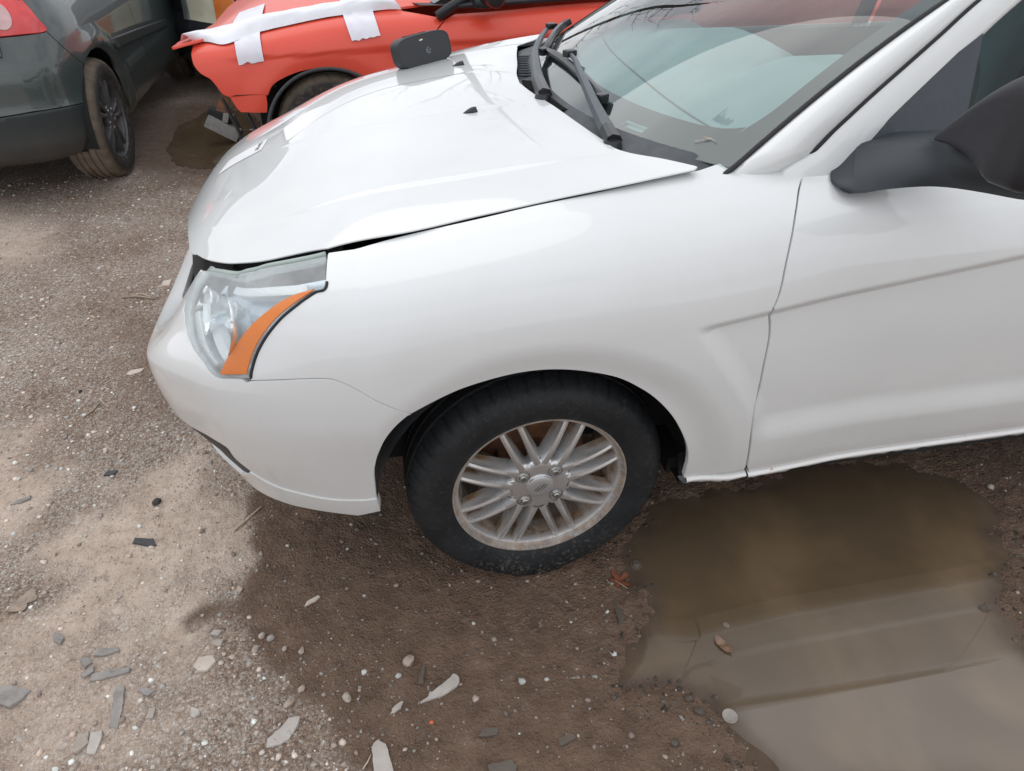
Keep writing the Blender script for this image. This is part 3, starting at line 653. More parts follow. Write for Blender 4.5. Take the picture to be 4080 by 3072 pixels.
# ------------------------------------------------------------------ the white saloon car
INSIDE = np.array([0.4, YC, 0.6])
def densify(poly, step):
    out = []
    for i in range(len(poly)):
        a, b_ = np.array(poly[i]), np.array(poly[(i+1) % len(poly)])
        k = max(1, int(math.ceil(np.linalg.norm(b_-a)/step)))
        out += [a+(b_-a)*j/k for j in range(k)]
    return np.array(out)
def inside_poly(P_, poly):
    x, y = P_[:, 0], P_[:, 1]; c = np.zeros(len(P_), bool); j = len(poly)-1
    for i in range(len(poly)):
        xi, yi = poly[i]; xj, yj = poly[j]
        m__ = ((yi > y) != (yj > y)) & (x < (xj-xi)*(y-yi)/((yj-yi) or 1e-12)+xi); c ^= m__; j = i
    return c
def cdt_panel(poly, grid, extra=()):
    poly = densify(poly, grid)
    x0, y0 = poly.min(0); x1, y1 = poly.max(0)
    gx, gy = np.arange(x0+grid*.5, x1, grid), np.arange(y0+grid*.5, y1, grid)
    G = np.array([(x+(grid*.5 if j % 2 else 0), y) for j, y in enumerate(gy) for x in gx]) if len(gx) and len(gy) else np.zeros((0, 2))
    if len(G):
        G = G[inside_poly(G, poly)]
        if len(G):
            d = np.full(len(G), 9.0)
            for k in range(0, len(poly), 1):
                d = np.minimum(d, np.abs(G-poly[k]).max(1))
            G = G[d > grid*.45]
    N = len(poly)
    pts = [Vector(p) for p in poly]; eds = [(i, (i+1) % N) for i in range(N)]
    for ln in extra:
        ln = np.array(ln); ok = inside_poly(ln, poly)
        for k in range(len(ln)):
            if ok[k]:
                pts.append(Vector(ln[k]))
                if k and ok[k-1]: eds.append((len(pts)-2, len(pts)-1))
        if len(G):
            d = np.full(len(G), 9.0)
            for k in range(len(ln)): d = np.minimum(d, np.abs(G-ln[k]).max(1))
            G = G[d > grid*.4]
    pts += [Vector(p) for p in G]
    r_ = geometry.delaunay_2d_cdt(pts, eds, [list(range(N))], 1, 1e-6)
    return np.array([tuple(v) for v in r_[0]]), [tuple(f) for f in r_[2]]
def surf_normals(fn, D, h=1e-3):
    u, v = D[:, 0], D[:, 1]
    a = fn(u+h, v)-fn(u-h, v); b_ = fn(u, v+h)-fn(u, v-h)
    n = np.cross(a, b_); n /= np.linalg.norm(n, axis=1)[:, None]+1e-12
    return n
def panel(name, poly, fn, mat, parent, grid=.014, depth=.016, offset=0.0, mirror=False, sv=1.0, roll=.0022, inside=None, both=False, extra=()):
    """skin panel over a 2D outline; sv scales the second coordinate to metres"""
    poly = np.array(poly, float)*[1, sv]
    D, F = cdt_panel(poly, grid, [np.array(l)*[1, sv] for l in extra])
    D2 = D/[1, sv]
    Pn = fn(D2[:, 0], D2[:, 1]); Nn = surf_normals(fn, D2)
    ins = INSIDE if inside is None else np.array(inside)
    flip = np.sum(Nn*(Pn-ins), axis=1) < 0
    if flip.mean() > .5: Nn = -Nn
    Pn = Pn+Nn*offset
    a = Pn[[f[0] for f in F]]; b_ = Pn[[f[1] for f in F]]; c = Pn[[f[2] for f in F]]
    fnn = np.cross(b_-a, c-a); nn = Nn[[f[0] for f in F]]
    F = [f if s_ > 0 else f[::-1] for f, s_ in zip(F, np.sum(fnn*nn, axis=1))]
    # rim
    cnt = {}
    for f in F:
        for i in range(len(f)):
            e = (f[i], f[(i+1) % len(f)]); cnt[e] = 1
    be = [e for e in cnt if (e[1], e[0]) not in cnt]
    out = {}
    for i, j in be:
        t = Pn[j]-Pn[i]; L = np.linalg.norm(t)+1e-12
        o_ = np.cross(t/L, Nn[i]); out.setdefault(i, []).append(o_); out.setdefault(j, []).append(o_)
    V = [tuple(p) for p in Pn]; NN = [tuple(n) for n in Nn]; idx = {}
    for i, l in out.items():
        o_ = np.mean(l, axis=0); o_ /= np.linalg.norm(o_)+1e-9
        idx[i] = (len(V), len(V)+1)
        V.append(tuple(Pn[i]-Nn[i]*roll+o_*roll*.6)); NN.append(tuple(o_*.9+Nn[i]*.3))
        V.append(tuple(Pn[i]-Nn[i]*depth+o_*roll*.4)); NN.append(tuple(o_))
    F2 = list(F)
    for i, j in be:
        a1, a2 = idx[i]; b1, b2 = idx[j]
        F2 += [(j, i, a1, b1), (b1, a1, a2, b2)]
    o = obj(name, V, F2, mat, parent, normals=NN)
    if mirror:
        V2 = [(x, 2*YC-y, z) for x, y, z in V]; N2 = [(x, -y, z) for x, y, z in NN]
        o2 = obj(name, V2, [f[::-1] for f in F2], mat, parent if not both else both, normals=N2)
        return o, o2
    return o
def mir(V): return [(v[0], 2*YC-v[1], v[2]) for v in V]
def mirf(F): return [tuple(f)[::-1] for f in F]
SV = 0.78
def seg(*names):
    """join traced runs; each run smoothed; ('name', -1) reverses"""
    out = []
    for n in names:
        if isinstance(n, (list, np.ndarray)): pts = [tuple(p) for p in n]
        else:
            k, rev = (n, 1) if isinstance(n, str) else n
            pts = catmull(TR[k], 5).tolist() if len(TR[k]) > 2 else list(TR[k])
            if rev < 0: pts = pts[::-1]
        for p in pts:
            if not out or np.hypot(p[0]-out[-1][0], p[1]-out[-1][1]) > 1e-3: out.append(tuple(p))
    if np.hypot(out[0][0]-out[-1][0], out[0][1]-out[-1][1]) < 1e-3: out.pop()
    return out
wc = thing('white_car', 'white saloon car with alloy wheel and raised bonnet edge, nearest in the yard', 'car')
# fenders
def level_line(zf, s0, s1, step=.009):
    """(s,t) run along a height given as a function of x"""
    out = []
    tt = np.linspace(.05, .95, 400)
    for s_ in np.arange(s0, s1, step):
        zz = skin(np.full(400, s_), tt)[:, 2]; out.append((s_, float(np.interp(zf(s_+NX), zz, tt))))
    return out
CREASES = [level_line(lambda x, d=d: char_z(x)+d, .56, 3.3) for d in (.005, -.0005, -.006, -.012, -.0175, -.022)]
CREASES += [level_line(lambda x, d=d: d, .80, 3.3, .012) for d in (.437, .452, .466, .480, .495)]
fpoly = seg('fender_top', 'fender_toprear', 'fender_rear', 'fender_bottom', 'arch_rear', 'seam', 'fender_light', 'fender_tip')
fen, fen2 = panel('fender', fpoly, skin, M['white'], wc, grid=.011, mirror=True, sv=SV, extra=CREASES[:6])
for v in fen2.data.vertices: v.co.z -= float(.075*ss(.05, -.42, v.co.x))      # the far corner sits lower than the sprung near one
# bumper
lt = TR['lip_top']; ins_ = TR['insert']
bfront_top = [(-.54, .905), (-.60, .87), (-.67, .80), (-.74, .735), (-.85, .70), (-1.0, .69), (-S_NOSE, .69)]
bfront_bot = [(-S_NOSE, .40), (-.9, .40), (-.6, .40), (-.45, .415), (-.39, .425)]
gap = .004
seam_b = [(s_, t_-gap/SV*1.1) for s_, t_ in seg('seam')]
bpoly = [(s_, t_) for s_, t_ in seam_b]+[(-.232, .662)]
bpoly += [(s_-.003, t_-.007) for s_, t_ in seg('light_inner')[2:]]+[(-.486, .79), (-.500, .83), (-.509, .87), (-.512, .905)]+bfront_top+bfront_bot
bpoly += seg(('insert', -1))+seg(('lip_top', -1))[1:]+seg(('arch_front', -1))[1:-1]
bump_o = panel('bumper_cover', bpoly, skin, M['white'], wc, grid=.012, mirror=True, sv=SV, extra=[[(s_, t_) for s_ in np.arange(-S_NOSE+.01, -.2, .01)] for t_ in (.600, .622, .632, .640, .652, .67)])
for v in bump_o[1].data.vertices: v.co.z -= float(.10*ss(.57, .74, v.co.z)*ss(-.80, -.60, v.co.x))
# lip below
lipfn = lambda s_, t_: skin(s_, t_)
lpoly = [(s_, t_-.004) for s_, t_ in seg('lip_top')]+[(-.318, .292), (-.345, .262), (-.376, .240), (-.43, .235), (-.6, .235), (-S_NOSE, .245), (-S_NOSE, .19), (-.6, .19), (-.45, .195), (-.39, .20), (-.345, .205), (-.30, .21), (-.25, .203), (-.18, .188), (-.10, .172), (-.07, .165), (-.018, .19)]
panel('bumper_lip', lpoly, lipfn, M['white'], wc, grid=.012, depth=.03, mirror=True, sv=SV, offset=.004)
ipoly = [(s_, t_-.004) for s_, t_ in seg('insert')]+[(-.39, .42), (-.45, .41), (-.6, .395), (-S_NOSE, .395), (-S_NOSE, .25), (-.6, .25), (-.43, .240), (-.376, .245), (-.345, .267), (-.318, .298)]
panel('lower_grille', ipoly, skin, M['blackplastic'], wc, grid=.014, offset=-.004, mirror=True, sv=SV)
# upper grille: dark opening with three chrome bars, between the lights
gp = [(-.60, .86), (-.67, .79), (-.74, .725), (-.85, .69), (-S_NOSE, .68), (-S_NOSE, .95), (-.7, .93), (-.60, .92)]
panel('grille_opening', gp, skin, M['void'], wc, grid=.03, offset=-.03, mirror=True, sv=SV)
for tt in (.745, .81, .875):
    sb0 = {.745: -.76, .81: -.70, .875: -.64}[tt]
    bar = [(sb0, tt-.014), (-S_NOSE, tt-.018), (-S_NOSE, tt+.018), (sb0, tt+.014)]
    panel('grille_bar', bar, skin, M['chrome'], wc, grid=.02, offset=-.004, depth=.02, mirror=True, sv=SV)
# headlights
def headlight(mirror):
    Mx = (lambda V: mir(V)) if mirror else (lambda V: V)
    hl = bpy.data.objects.new('headlight', None); COL.objects.link(hl); hl.parent = wc
    li = seg('light_inner')
    lens = seg('light_outer')[::-1][::-1]
    lensp = seg('light_top')[::-1]+seg('light_outer')[1:]+li[1:]+[(-.489, .82), (-.500, .86), (-.497, .895), (-.478, .907)]
    def one(name, poly, fn, mat, **k):
        o, o2 = panel(name, poly, fn, mat, hl, mirror=True, sv=SV, **k)
        bpy.data.objects.remove(o2 if not mirror else o)
        return o if not mirror else o2
    one('housing', [(p[0]*1.0, p[1]) for p in lensp], skin, M['headlight_in'], grid=.02, offset=-.055, depth=.01, roll=.001)
    ap = seg('amber_in')+seg('amber_out')[1:]
    one('amber_reflector', ap, skin, M['amber'], grid=.010, offset=.0035, depth=.006, roll=.0015)
    # chrome bowls behind the lens
    for (s_, t_, r0, dp, nm) in ((-.315, .80, .062, .055, 'reflector_bowl'), (-.405, .815, .048, .05, 'reflector_bowl')):
        p0 = skin(s_, t_); n0 = surf_normals(skin, np.array([[s_, t_]]))[0]
        if np.dot(n0, p0-INSIDE) < 0: n0 = -n0
        n0 = n0*.55+np.array([-.75, -.1, .05]); n0 /= np.linalg.norm(n0)
        q = Vector(n0).to_track_quat('Z', 'Y').to_matrix()
        V, F = lathe([(r0, -.012), (r0*.97, -.018), (r0*.8, -.034), (r0*.55, -.05), (r0*.28, -.060), (.012, -.062), (.011, -.03), (.0085, -.022), (.001, -.020)], 32, 'z')
        V = [tuple(Vector(p0)+q @ Vector(v)) for v in V]
        fix_normals(obj(nm, Mx(V), F, M['chrome_soft'], hl, auto=60))
    # stepped silver trim bands across the light
    for k, (sa, ta, sb, tb, w_) in enumerate([(-.44, .86, -.27, .70, .026), (-.47, .80, -.33, .685, .020), (-.36, .905, -.12, .925, .020)]):
        c = np.array([(sa+(sb-sa)*q/10, ta+(tb-ta)*q/10-(.012*math.sin(q/10*math.pi) if k < 2 else -.004)) for q in range(11)])
        d = np.gradient(c, axis=0); n_ = np.stack([-d[:, 1]/SV, d[:, 0]], 1); n_ /= np.linalg.norm(n_, axis=1)[:, None]
        pl = [tuple(p) for p in c+n_*w_/2]+[tuple(p) for p in (c-n_*w_/2)[::-1]]
        one('trim_band', pl, skin, M['light_trim'], grid=.012, offset=-.022, depth=.022, roll=.002)
    one('lens', lensp, skin, M['lens'], grid=.012, offset=.0015, depth=.02, roll=.004)
    lt_ = seg('light_top'); cap = [(s_, t_+.004) for s_, t_ in lt_]+[(-.500, .908), (-.512, .915), (-.505, .930), (-.46, .930), (-.39, .944), (-.26, .964), (-.16, .977), (-.085, .980)]
    one('lens_shoulder', cap, skin, M['lens_top'], grid=.014, offset=-.010, depth=.012, roll=.003)
    # seal round the light
    for key, off in (('light_outer', .0045),):
        pts = catmull(TR[key], 8)[6:]; base = [skin(s_+off, t_-.002) for s_, t_ in pts]
        V, F = tube([tuple(p) for p in base], .0030, 6); obj('seal', Mx(V), F if not mirror else mirf(F), M['rubber'], hl)
    top = catmull(TR['light_top'], 8); base = [skin(s_, t_+.006)+np.array([0, .004, -.004]) for s_, t_ in top]
    V, F = tube([tuple(p) for p in base], .006, 6); obj('seal', Mx(V), F if not mirror else mirf(F), M['lens_edge'], hl)
    return hl
M['headlight_in'] = simple('headlight_inner', (.60, .71, .83), rough=.2, metal=.35, var=.2, scale=16)
M['light_trim'] = simple('headlight_trim', (.80, .83, .83), rough=.3, metal=.3, var=.05, scale=20)
M['lens_top'] = simple('lens_shoulder', (.42, .46, .46), rough=.25, var=.12, scale=10, coat=.5)
M['lens_edge'] = simple('lens_edge', (.34, .40, .37), rough=.3, var=.08)
headlight(False); headlight(True).location = (.03, 0, -.085)
# bonnet
hs_, hf_, hr_ = catmull(TR['hood_side'], 6), catmull(TR['hood_front']+[(-.803, YC)], 6), catmull(TR['hood_rear'][:8]+[(.104, YC)], 5)
near = [tuple(p) for p in hs_[::-1]]+[tuple(p) for p in hf_[1:]]          # rear corner -> front corner -> centre nose
rear = [tuple(p) for p in hr_]                                            # rear corner -> centre
far = [(x, 2*YC-y) for x, y in near[::-1][1:]]
hpoly = near+far+[(x, 2*YC-y) for x, y in rear][1:-1][:len(rear)-1]+rear[::-1][0:-1]
hpoly = [p for i, p in enumerate(hpoly) if i == 0 or np.hypot(p[0]-hpoly[i-1][0], p[1]-hpoly[i-1][1]) > 1.5e-3]
hood_o = panel('bonnet', hpoly, hood, M['white'], wc, grid=.013, depth=.0035, roll=.0016, extra=[[(x, YC-sg*(f(x)+d)) for x in np.arange(-.70, .24, .011)] for f in (crease_a, crease_b) for d in (-.008, .0, .009) for sg in (1, -1) ])
# engine bay and liners: dark walls under the skin
bay = []
for ang in (0,):
    rows = [[(-.62, .22, z), (-.40, .17, z), (-.1, .17, z), (.42, .17, z), (.60, .17, z), (.60, 2*YC-.17, z), (.42, 2*YC-.17, z), (-.1, 2*YC-.17, z), (-.40, 2*YC-.17, z), (-.62, 2*YC-.22, z)] for z in (.30, .76)]
    V, F = loft(rows, close_u=True); F.append(tuple(range(10, 20)))
    obj('engine_bay_wall', V, F, M['void'], wc, smooth=False)
rail = [tuple(skin(s_, t_)+np.array([.0, .03, -.030])) for s_, t_ in catmull(TR['fender_top'], 6)]
for Vm in (0, 1):
    r0 = rail if not Vm else mir(rail)
    rows = [[(x, y+(-.03 if not Vm else .03), z+.012) for x, y, z in r0], [(x, y+(.03 if not Vm else -.03), z) for x, y, z in r0], [(x, y+(.035 if not Vm else -.035), z-.10) for x, y, z in r0]]
    obj('bonnet_rail', *loft(rows), M['void'], wc)
# slam panel: dark skirt under the bonnet's front edge
hedge = [p for p in [tuple(p) for p in hf_]+[(x, 2*YC-y) for x, y in hf_[::-1][1:]]]
rows = []
for k_in, dz in ((.035, -.012), (.030, -.030), (-.01, -.085), (-.01, -.15)):
    row = []
    for x, y in hedge:
        d = np.array([.0-x, (YC-y)*.35]); d /= np.linalg.norm(d)
        p = hood(x+d[0]*max(k_in, 0), y+d[1]*max(k_in, 0)); row.append((float(p[0])-min(k_in, 0)*d[0]*-1, float(p[1]), float(p[2])+dz))
    rows.append(row)
obj('slam_panel', *loft(rows), M['void'], wc)
# wheel arch liners
for yo, yi in ((-.030, .26), (2*YC+.030, 2*YC-.26)):
    for cx in (0.0, 2.64):
        rows = []
        for y_, r_ in ((yo*.2+(0 if yo < 0 else 2*YC*.8), .372), (yo*.2+(0 if yo < 0 else 2*YC*.8)+(.03 if yo < 0 else -.03), .385), (yi, .385), (yi, .05)):
            rows.append([(cx+r_*math.cos(a), y_, .30+r_*math.sin(a)*(1.0)) for a in np.linspace(-.06, math.pi+.10, 48)])
        obj('wheel_arch_liner', *loft(rows), M['blackplastic'], wc)
# front doors
gapx = .0055
dfront = [(s_+gapx*1.2, t_) for s_, t_ in catmull(TR['fender_rear'], 5)]
dpoly = dfront+[(.842, .180), (1.2, .182), (1.6, .180), (1.88, .178), (1.905, .40), (1.915, .70), (1.91, .975), (1.5, .98), (1.2, .985), (1.05, .992)]
door, door2 = panel('front_door', dpoly, skin, M['white'], wc, grid=.012, mirror=True, sv=SV, extra=CREASES)
rd = [(1.912, .178), (2.2, .18), (2.55, .19), (2.62, .30), (2.66, .42), (2.74, .56), (2.86, .66), (2.93, .75), (2.95, .975), (2.4, .975), (1.918, .975), (1.922, .70), (1.912, .40)]
panel('rear_door', rd, skin, M['white'], wc, grid=.022, mirror=True, sv=SV)
qp = [(2.956, .98), (2.937, .75), (2.867, .658), (2.80, .60), (2.90, .625), (2.99, .63), (3.10, .62), (3.22, .56), (3.32, .45), (3.37, .30), (3.37, .17), (3.75, .14), (3.95, .2), (3.98, .5), (3.95, .98), (3.4, .99)]
panel('quarter_panel', qp, skin, M['white'], wc, grid=.025, mirror=True, sv=SV)
# sills
def sill(s0, s1, t_of, n, name):
    prof = [(.012, .004), (.000, .0015), (-.0060, -.0010), (-.0078, -.0035), (-.0070, -.0075), (.000, -.018), (.010, -.026), (.040, -.034)]
    rows = [[] for _ in prof]; rg = random.Random(4)
    for k in range(n+1):
        s_ = s0+(s1-s0)*k/n; p = skin(s_, t_of(s_))
        for r_, (dy, dz) in zip(rows, prof):
            j = .0030*mnoise.noise(Vector((s_*60, dz*200, 0))) if dz < -.012 else 0
            r_.append((p[0], p[1]+dy+j, p[2]+dz+j))
    V, F = loft(rows)
    for mm_ in (0, 1):
        fix_normals(obj(name, V if not mm_ else mir(V), F, M['sill'], wc, auto=50))
M['sill'] = paint('sill_paint', (.80, .80, .79), dust=(.42, .36, .30), dust_lo=.12, dust_hi=.40, amount=.55, spots=.8)
nt = M['sill'].node_tree; b = nt.nodes['Principled BSDF']
lk = b.inputs['Base Color'].links[0].from_socket
rs = ramp(nt, nz(nt, 26, 5, .75), [(.625, 0.0), (.67, 1.0)]); nt.links.new(mix(nt, rs, lk, (.30, .12, .035)), b.inputs['Base Color'])
fbt = lambda s_: float(np.interp(s_, [.68, .76, .83], [.166, .177, .182]))
sill(.692, .830, fbt, 14, 'fender_flange')
sill(.8365, 3.37, lambda s_: .1765, 120, 'sill')
# floor pan, so that light does not pass under the cabin
V, F = box((1.7, YC, .24), (2.7, 1.46, .05)); obj('floor_pan', V, F, M['void'], wc, smooth=False)
rows = [[(x, y, z) for x in (.36, 3.9)] for y, z in ((.06, .30), (.02, .23), (.12, .225), (2*YC-.12, .225), (2*YC-.02, .23), (2*YC-.06, .30))]
obj('underbody', *loft(rows), M['void'], wc, smooth=False)
# A pillars, door frames, roof
pg = catmull(TR['pillar_gap'], 5)                       # (x,z) on the glass house
# carry the gap line on to the roof
xe, ze = pg[-1]
pg_full = [tuple(p) for p in pg]+[(xe+.12, ze+.075), (xe+.27, ze+.135), (xe+.45, ze+.165)]
pgp = catmull(np.array([house(x, z) for x, z in [tuple(p) for p in pg[::5]]+pg_full[len(pg):]]), 5)
pgp = np.vstack([pgp[0]+[-.02, .06, -.10], pgp[0]+[-.006, .02, -.03], pgp])
def scr_edge(n=40): return [screen(.985-.055*h, h) for h in np.linspace(-.06, 1.0, n)]
se_ = np.array(scr_edge(len(pgp)))
a_ = np.linspace(0, 1, len(pgp))
def pil_row(f):
    rows = []
    for i in range(len(pgp)):
        p, q = pgp[i], se_[i]
        mid = p*(1-f)+q*f; n = np.cross(pgp[min(i+1, len(pgp)-1)]-pgp[max(i-1, 0)], q-p); n /= np.linalg.norm(n)+1e-9
        if n[1] > 0: n = -n
        rows.append(tuple(mid+n*(.020*math.sin(math.pi*f)**.8-.001)))
    return rows
rows = [pil_row(f) for f in np.linspace(0.015, .97, 12)]
edge_in = [tuple(np.array(p)+np.array([.01, .03, -.02])) for p in rows[0]]
rows = [edge_in]+rows+[[tuple(np.array(p)+np.array([.01, .012, -.012])) for p in rows[-1]]]
V, F = loft(rows)
for mm_ in (0, 1): fix_normals(obj('a_pillar', V if not mm_ else mir(V), F, M['white'], wc))
for mm_ in (0, 1):
    pts = [tuple(skin(s_, t_)+np.array([.001, .0, .0015])) for s_, t_ in catmull(TR['fender_toprear'][2:], 5)]
    Vt, Ft = tube(pts if not mm_ else mir(pts), .0024, 6); obj('pillar_seam', Vt, Ft, M['rubber'], wc)
# black strip between windscreen and pillar
for mm_ in (0, 1):
    pts = [tuple(np.array(p)+np.array([-.002, .002, .000])) for p in pil_row(.985)]
    Vt, Ft = tube(pts if not mm_ else mir(pts), .006, 6); obj('windscreen_seal', Vt, Ft, M['rubber'], wc)
    pts = [tuple(np.array(p)+np.array([.004, .006, -.004])) for p in pgp]
    Vt, Ft = tube(pts if not mm_ else mir(pts), .008, 6); obj('door_seal', Vt, Ft, M['rubber'], wc)
# door frame strip
fi = catmull(TR['frame_in'], 5); fe = fi[-1]
fi_full = [tuple(p) for p in fi]+[(fe[0]+.10, fe[1]+.062), (fe[0]+.24, fe[1]+.115), (fe[0]+.42, fe[1]+.145)]
A_ = catmull(np.array([house(x, z) for x, z in [(.47, .930), (.492, .985)]+[tuple(p) for p in pg[::5]]+pg_full[len(pg):]]), 5); A_ = A_+np.array([.008, -.001, -.003]); A_[:4] += np.array([0, .04, -.01])*np.linspace(1, .1, 4)[:, None]
B_ = catmull(np.array([house(x, z) for x, z in [(.527, .870), (.548, .915)]+[tuple(p) for p in fi[::5]]+fi_full[len(fi):]]), 5); B_[:4] += np.array([0, .04, -.01])*np.linspace(1, .1, 4)[:, None]
n_ = 44; ra = np.linspace(0, 1, n_)
def resample(P_, r_):
    d = np.concatenate([[0], np.cumsum(np.linalg.norm(np.diff(P_, axis=0), axis=1))]); d /= d[-1]
    return np.stack([np.interp(r_, d, P_[:, k]) for k in range(3)], 1)
A_, B_ = resample(A_, ra), resample(B_, ra)
rows = [[tuple(p+np.array([0, .02, 0])) for p in A_]]
for f, o_ in ((0.0, .0), (.08, .004), (.3, .008), (.6, .009), (.85, .007), (.97, .003), (1.0, 0.0)):
    rows.append([tuple(p*(1-f)+q*f+np.array([0, -o_, o_*.3])) for p, q in zip(A_, B_)])
rows.append([tuple(p+np.array([0, .02, 0])) for p in B_])
# lower foot of the frame, down to the belt
V, F = loft(rows)
for mm_, d_ in ((0, door), (1, door2)): fix_normals(obj('window_frame', V if not mm_ else mir(V), F, M['white'], d_))
# roof, rear pillars and rear deck (simple continuation)
top_e = resample(np.array(pgp)[-8:], np.linspace(0, 1, 4))
rx = np.linspace(1.10, 2.75, 24)
rows = []
for v in np.linspace(-1, 1, 21):
    rows.append([(x, YC-v*(.575-.03*((x-1.6)/1.2)**2), 1.435+.045*(1-v*v)-.10*max(0, (x-1.7))**1.8*.55-.020*(1-min(1, (x-1.10)/.4))**2-.012*abs(v)**6) for x in rx])
V, F = loft(rows); fix_normals(obj('roof', V, F, M['white'], wc))
rows = [[(2.75+.62*h, YC-v*(.53+.06*h), 1.34+.02*(1-v*v)-.33*h-.02*math.sin(h*3.14)) for v in np.linspace(-1, 1, 15)] for h in np.linspace(0, 1, 8)]
fix_normals(obj('rear_window', *loft(rows), M['sideglass'], wc))
rows = [[(x, YC-v*.70, 1.015-.02*(x-3.3)-.03*v*v-(.25 if x > 3.62 else 0)) for v in np.linspace(-1, 1, 11)] for x in (3.32, 3.45, 3.6, 3.66)]
fix_normals(obj('boot_lid', *loft(rows), M['white'], wc))
rows = [[(3.60+.03*math.cos(z*3), YC-v*.84, z) for v in np.linspace(-1, 1, 9)] for z in (.25, .45, .65, .80)]
fix_normals(obj('rear_bumper', *loft(rows), M['white'], wc))
for mm_ in (0, 1):
    rows = [[(2.55+.55*f, .25-.12*f+(.0), 1.36-.28*f-.05*f*f) for f in np.linspace(0, 1, 8)], [(2.80+.62*f, .26-.10*f, 1.36-.34*f) for f in np.linspace(0, 1, 8)]]
    V, F = loft(rows); fix_normals(obj('c_pillar', V if not mm_ else mir(V), F, M['white'], wc))
    V = [(1.53, .095, .96), (1.60, .095, .96), (1.56, .275, 1.43), (1.50, .275, 1.43)]
    obj('b_pillar', V if not mm_ else mir(V), [(0, 1, 2, 3)], M['gloss_black'], wc)
# side glass
def gl_panel(pts, parents):
    V = [tuple(house(x, z)+np.array([0, .012, 0])) for x, z in pts]
    for mm_, pr in enumerate(parents): obj('window_glass', V if not mm_ else mir(V), [tuple(range(len(V)))], M['sideglass'], pr, smooth=False)
gl_panel([(.58, .94), (.62, .995), (.70, 1.068), (.80, 1.145), (.93, 1.24), (1.05, 1.325), (1.2, 1.385), (1.35, 1.40), (1.52, 1.405), (1.53, .93)], (door, door2))
gl_panel([(1.60, .94), (1.58, 1.40), (2.0, 1.39), (2.4, 1.34), (2.7, 1.22), (2.9, 1.02), (2.9, .95)], (wc, wc))
# windscreen
rows = [[tuple(screen(v, h)) for v in np.linspace(-.985+.055*h, .985-.055*h, 61)] for h in np.linspace(-.012, 1, 34)]
ws = fix_normals(obj('windscreen', *loft(rows), M['glass'], wc))
# black ceramic border: band along the bottom and up the sides, inner edge curved
def frit_inner(v):   # height of the inner edge along the bottom as a function of |v|
    return float(np.interp(abs(v), [0, .45, .6, .72, .81, .87, .905], [.094, .092, .0905, .0905, .092, .100, .118]))
fr_rows = []
vv = np.linspace(-.905, .905, 81)
bot = [tuple(screen(v, -.010)+np.array([.001, 0, -.003])) for v in vv]
mid = [tuple(screen(v, frit_inner(v)*.5)+np.array([.001, 0, -.003])) for v in vv]
topr = [tuple(screen(v, frit_inner(v))+np.array([.001, 0, -.003])) for v in vv]
# leave the vehicle number window open by splitting the strip
keep = []
V, F = loft([bot, [tuple(screen(v, .0215)+np.array([.001, 0, -.003])) for v in vv], [tuple(screen(v, .0405)+np.array([.001, 0, -.003])) for v in vv], topr])
nrow = len(vv)
F = [f for f in F if not (f[0]//nrow == 1 and .575 < vv[f[0] % nrow] < .66)]
fix_normals(obj('ceramic_border', V, F, M['frit'] if 'frit' in M else M['gloss_black'], ws))
for sg in (-1, 1):
    hh = np.linspace(-.01, 1.0, 40)
    inner = [.905-.0*h+(.013*math.sin(min(1, max(0, (h-.10)/.12))*math.pi/2) if h > .10 else 0)-.075*max(0, h-.16) for h in hh]
    rows = [[tuple(screen(sg*i_, h)+np.array([.001, 0, -.003])) for i_, h in zip(inner, hh)], [tuple(screen(sg*(.985-.055*h), h)+np.array([.001, 0, -.003])) for h in hh]]
    fix_normals(obj('ceramic_border', *loft(rows), M['frit'] if 'frit' in M else M['gloss_black'], ws))
# ------------------------------------------------------------------ wheels
def tyre_mesh(n=288, r=.307, flat=True):
    # half section from outer bead to inner bead; y=0 is the outer rim plane
    prof = [(.199, .012), (.203, .002), (.212, -.006), (.226, -.0125), (.245, -.0165), (.262, -.0165), (.276, -.012), (.286, -.004), (.2935, .006), (.299, .018),
            (.3025, .030), (.3045, .040), (.2985, .0415), (.2985, .0485), (.3055, .050), (.3065, .075), (.3000, .0765), (.3000, .0845), (.3070, .086), (.3070, .110), (.3000, .1115), (.3000, .1195), (.3065, .121),
            (.3055, .142), (.2985, .1435), (.2985, .1505), (.3045, .152), (.3025, .162), (.299, .174), (.2935, .184), (.280, .198), (.262, .206), (.24, .204), (.215, .195), (.199, .18)]
    V, F = lathe(prof, n, 'y'); V = [list(v) for v in V]; rg = random.Random(3)
    for i, (r0, h0) in enumerate(prof):
        for k in range(n):
            v = V[i*n+k]; a = 2*math.pi*k/n
            if .283 < r0 < .3046 and h0 < .045 and (k % 6) in (0,):
                f = 1-.016*min(1, (r0-.27)/.02); v[0] *= f; v[2] *= f
            z = v[2]+.30
            if flat and z < .085 and h0 < .02: v[1] -= .013*(1-max(z, 0)/.085)**2*ss(.20, .235, r0)
            if flat and z < .014:                         # sits and bulges on the ground
                d = .014-z; v[2] = -.30+.003-d*.08
                if h0 < .03: v[1] -= d*.55
    return V, F
TY_V, TY_F = tyre_mesh()
def rot_y(V, a):
    c, s_ = math.cos(a), math.sin(a); return [(v[0]*c-v[2]*s_, v[1], v[0]*s_+v[2]*c) for v in V]
rim_prof = [(.199, .020), (.2065, .004), (.2080, -.001), (.2065, -.0035), (.2035, -.003), (.2015, .002), (.1995, .0075), (.1965, .0095), (.1935, .010), (.1915, .013), (.1900, .020), (.1880, .030), (.1840, .045), (.1790, .065), (.1760, .10), (.1740, .15), (.182, .175)]
spoke_rows = []
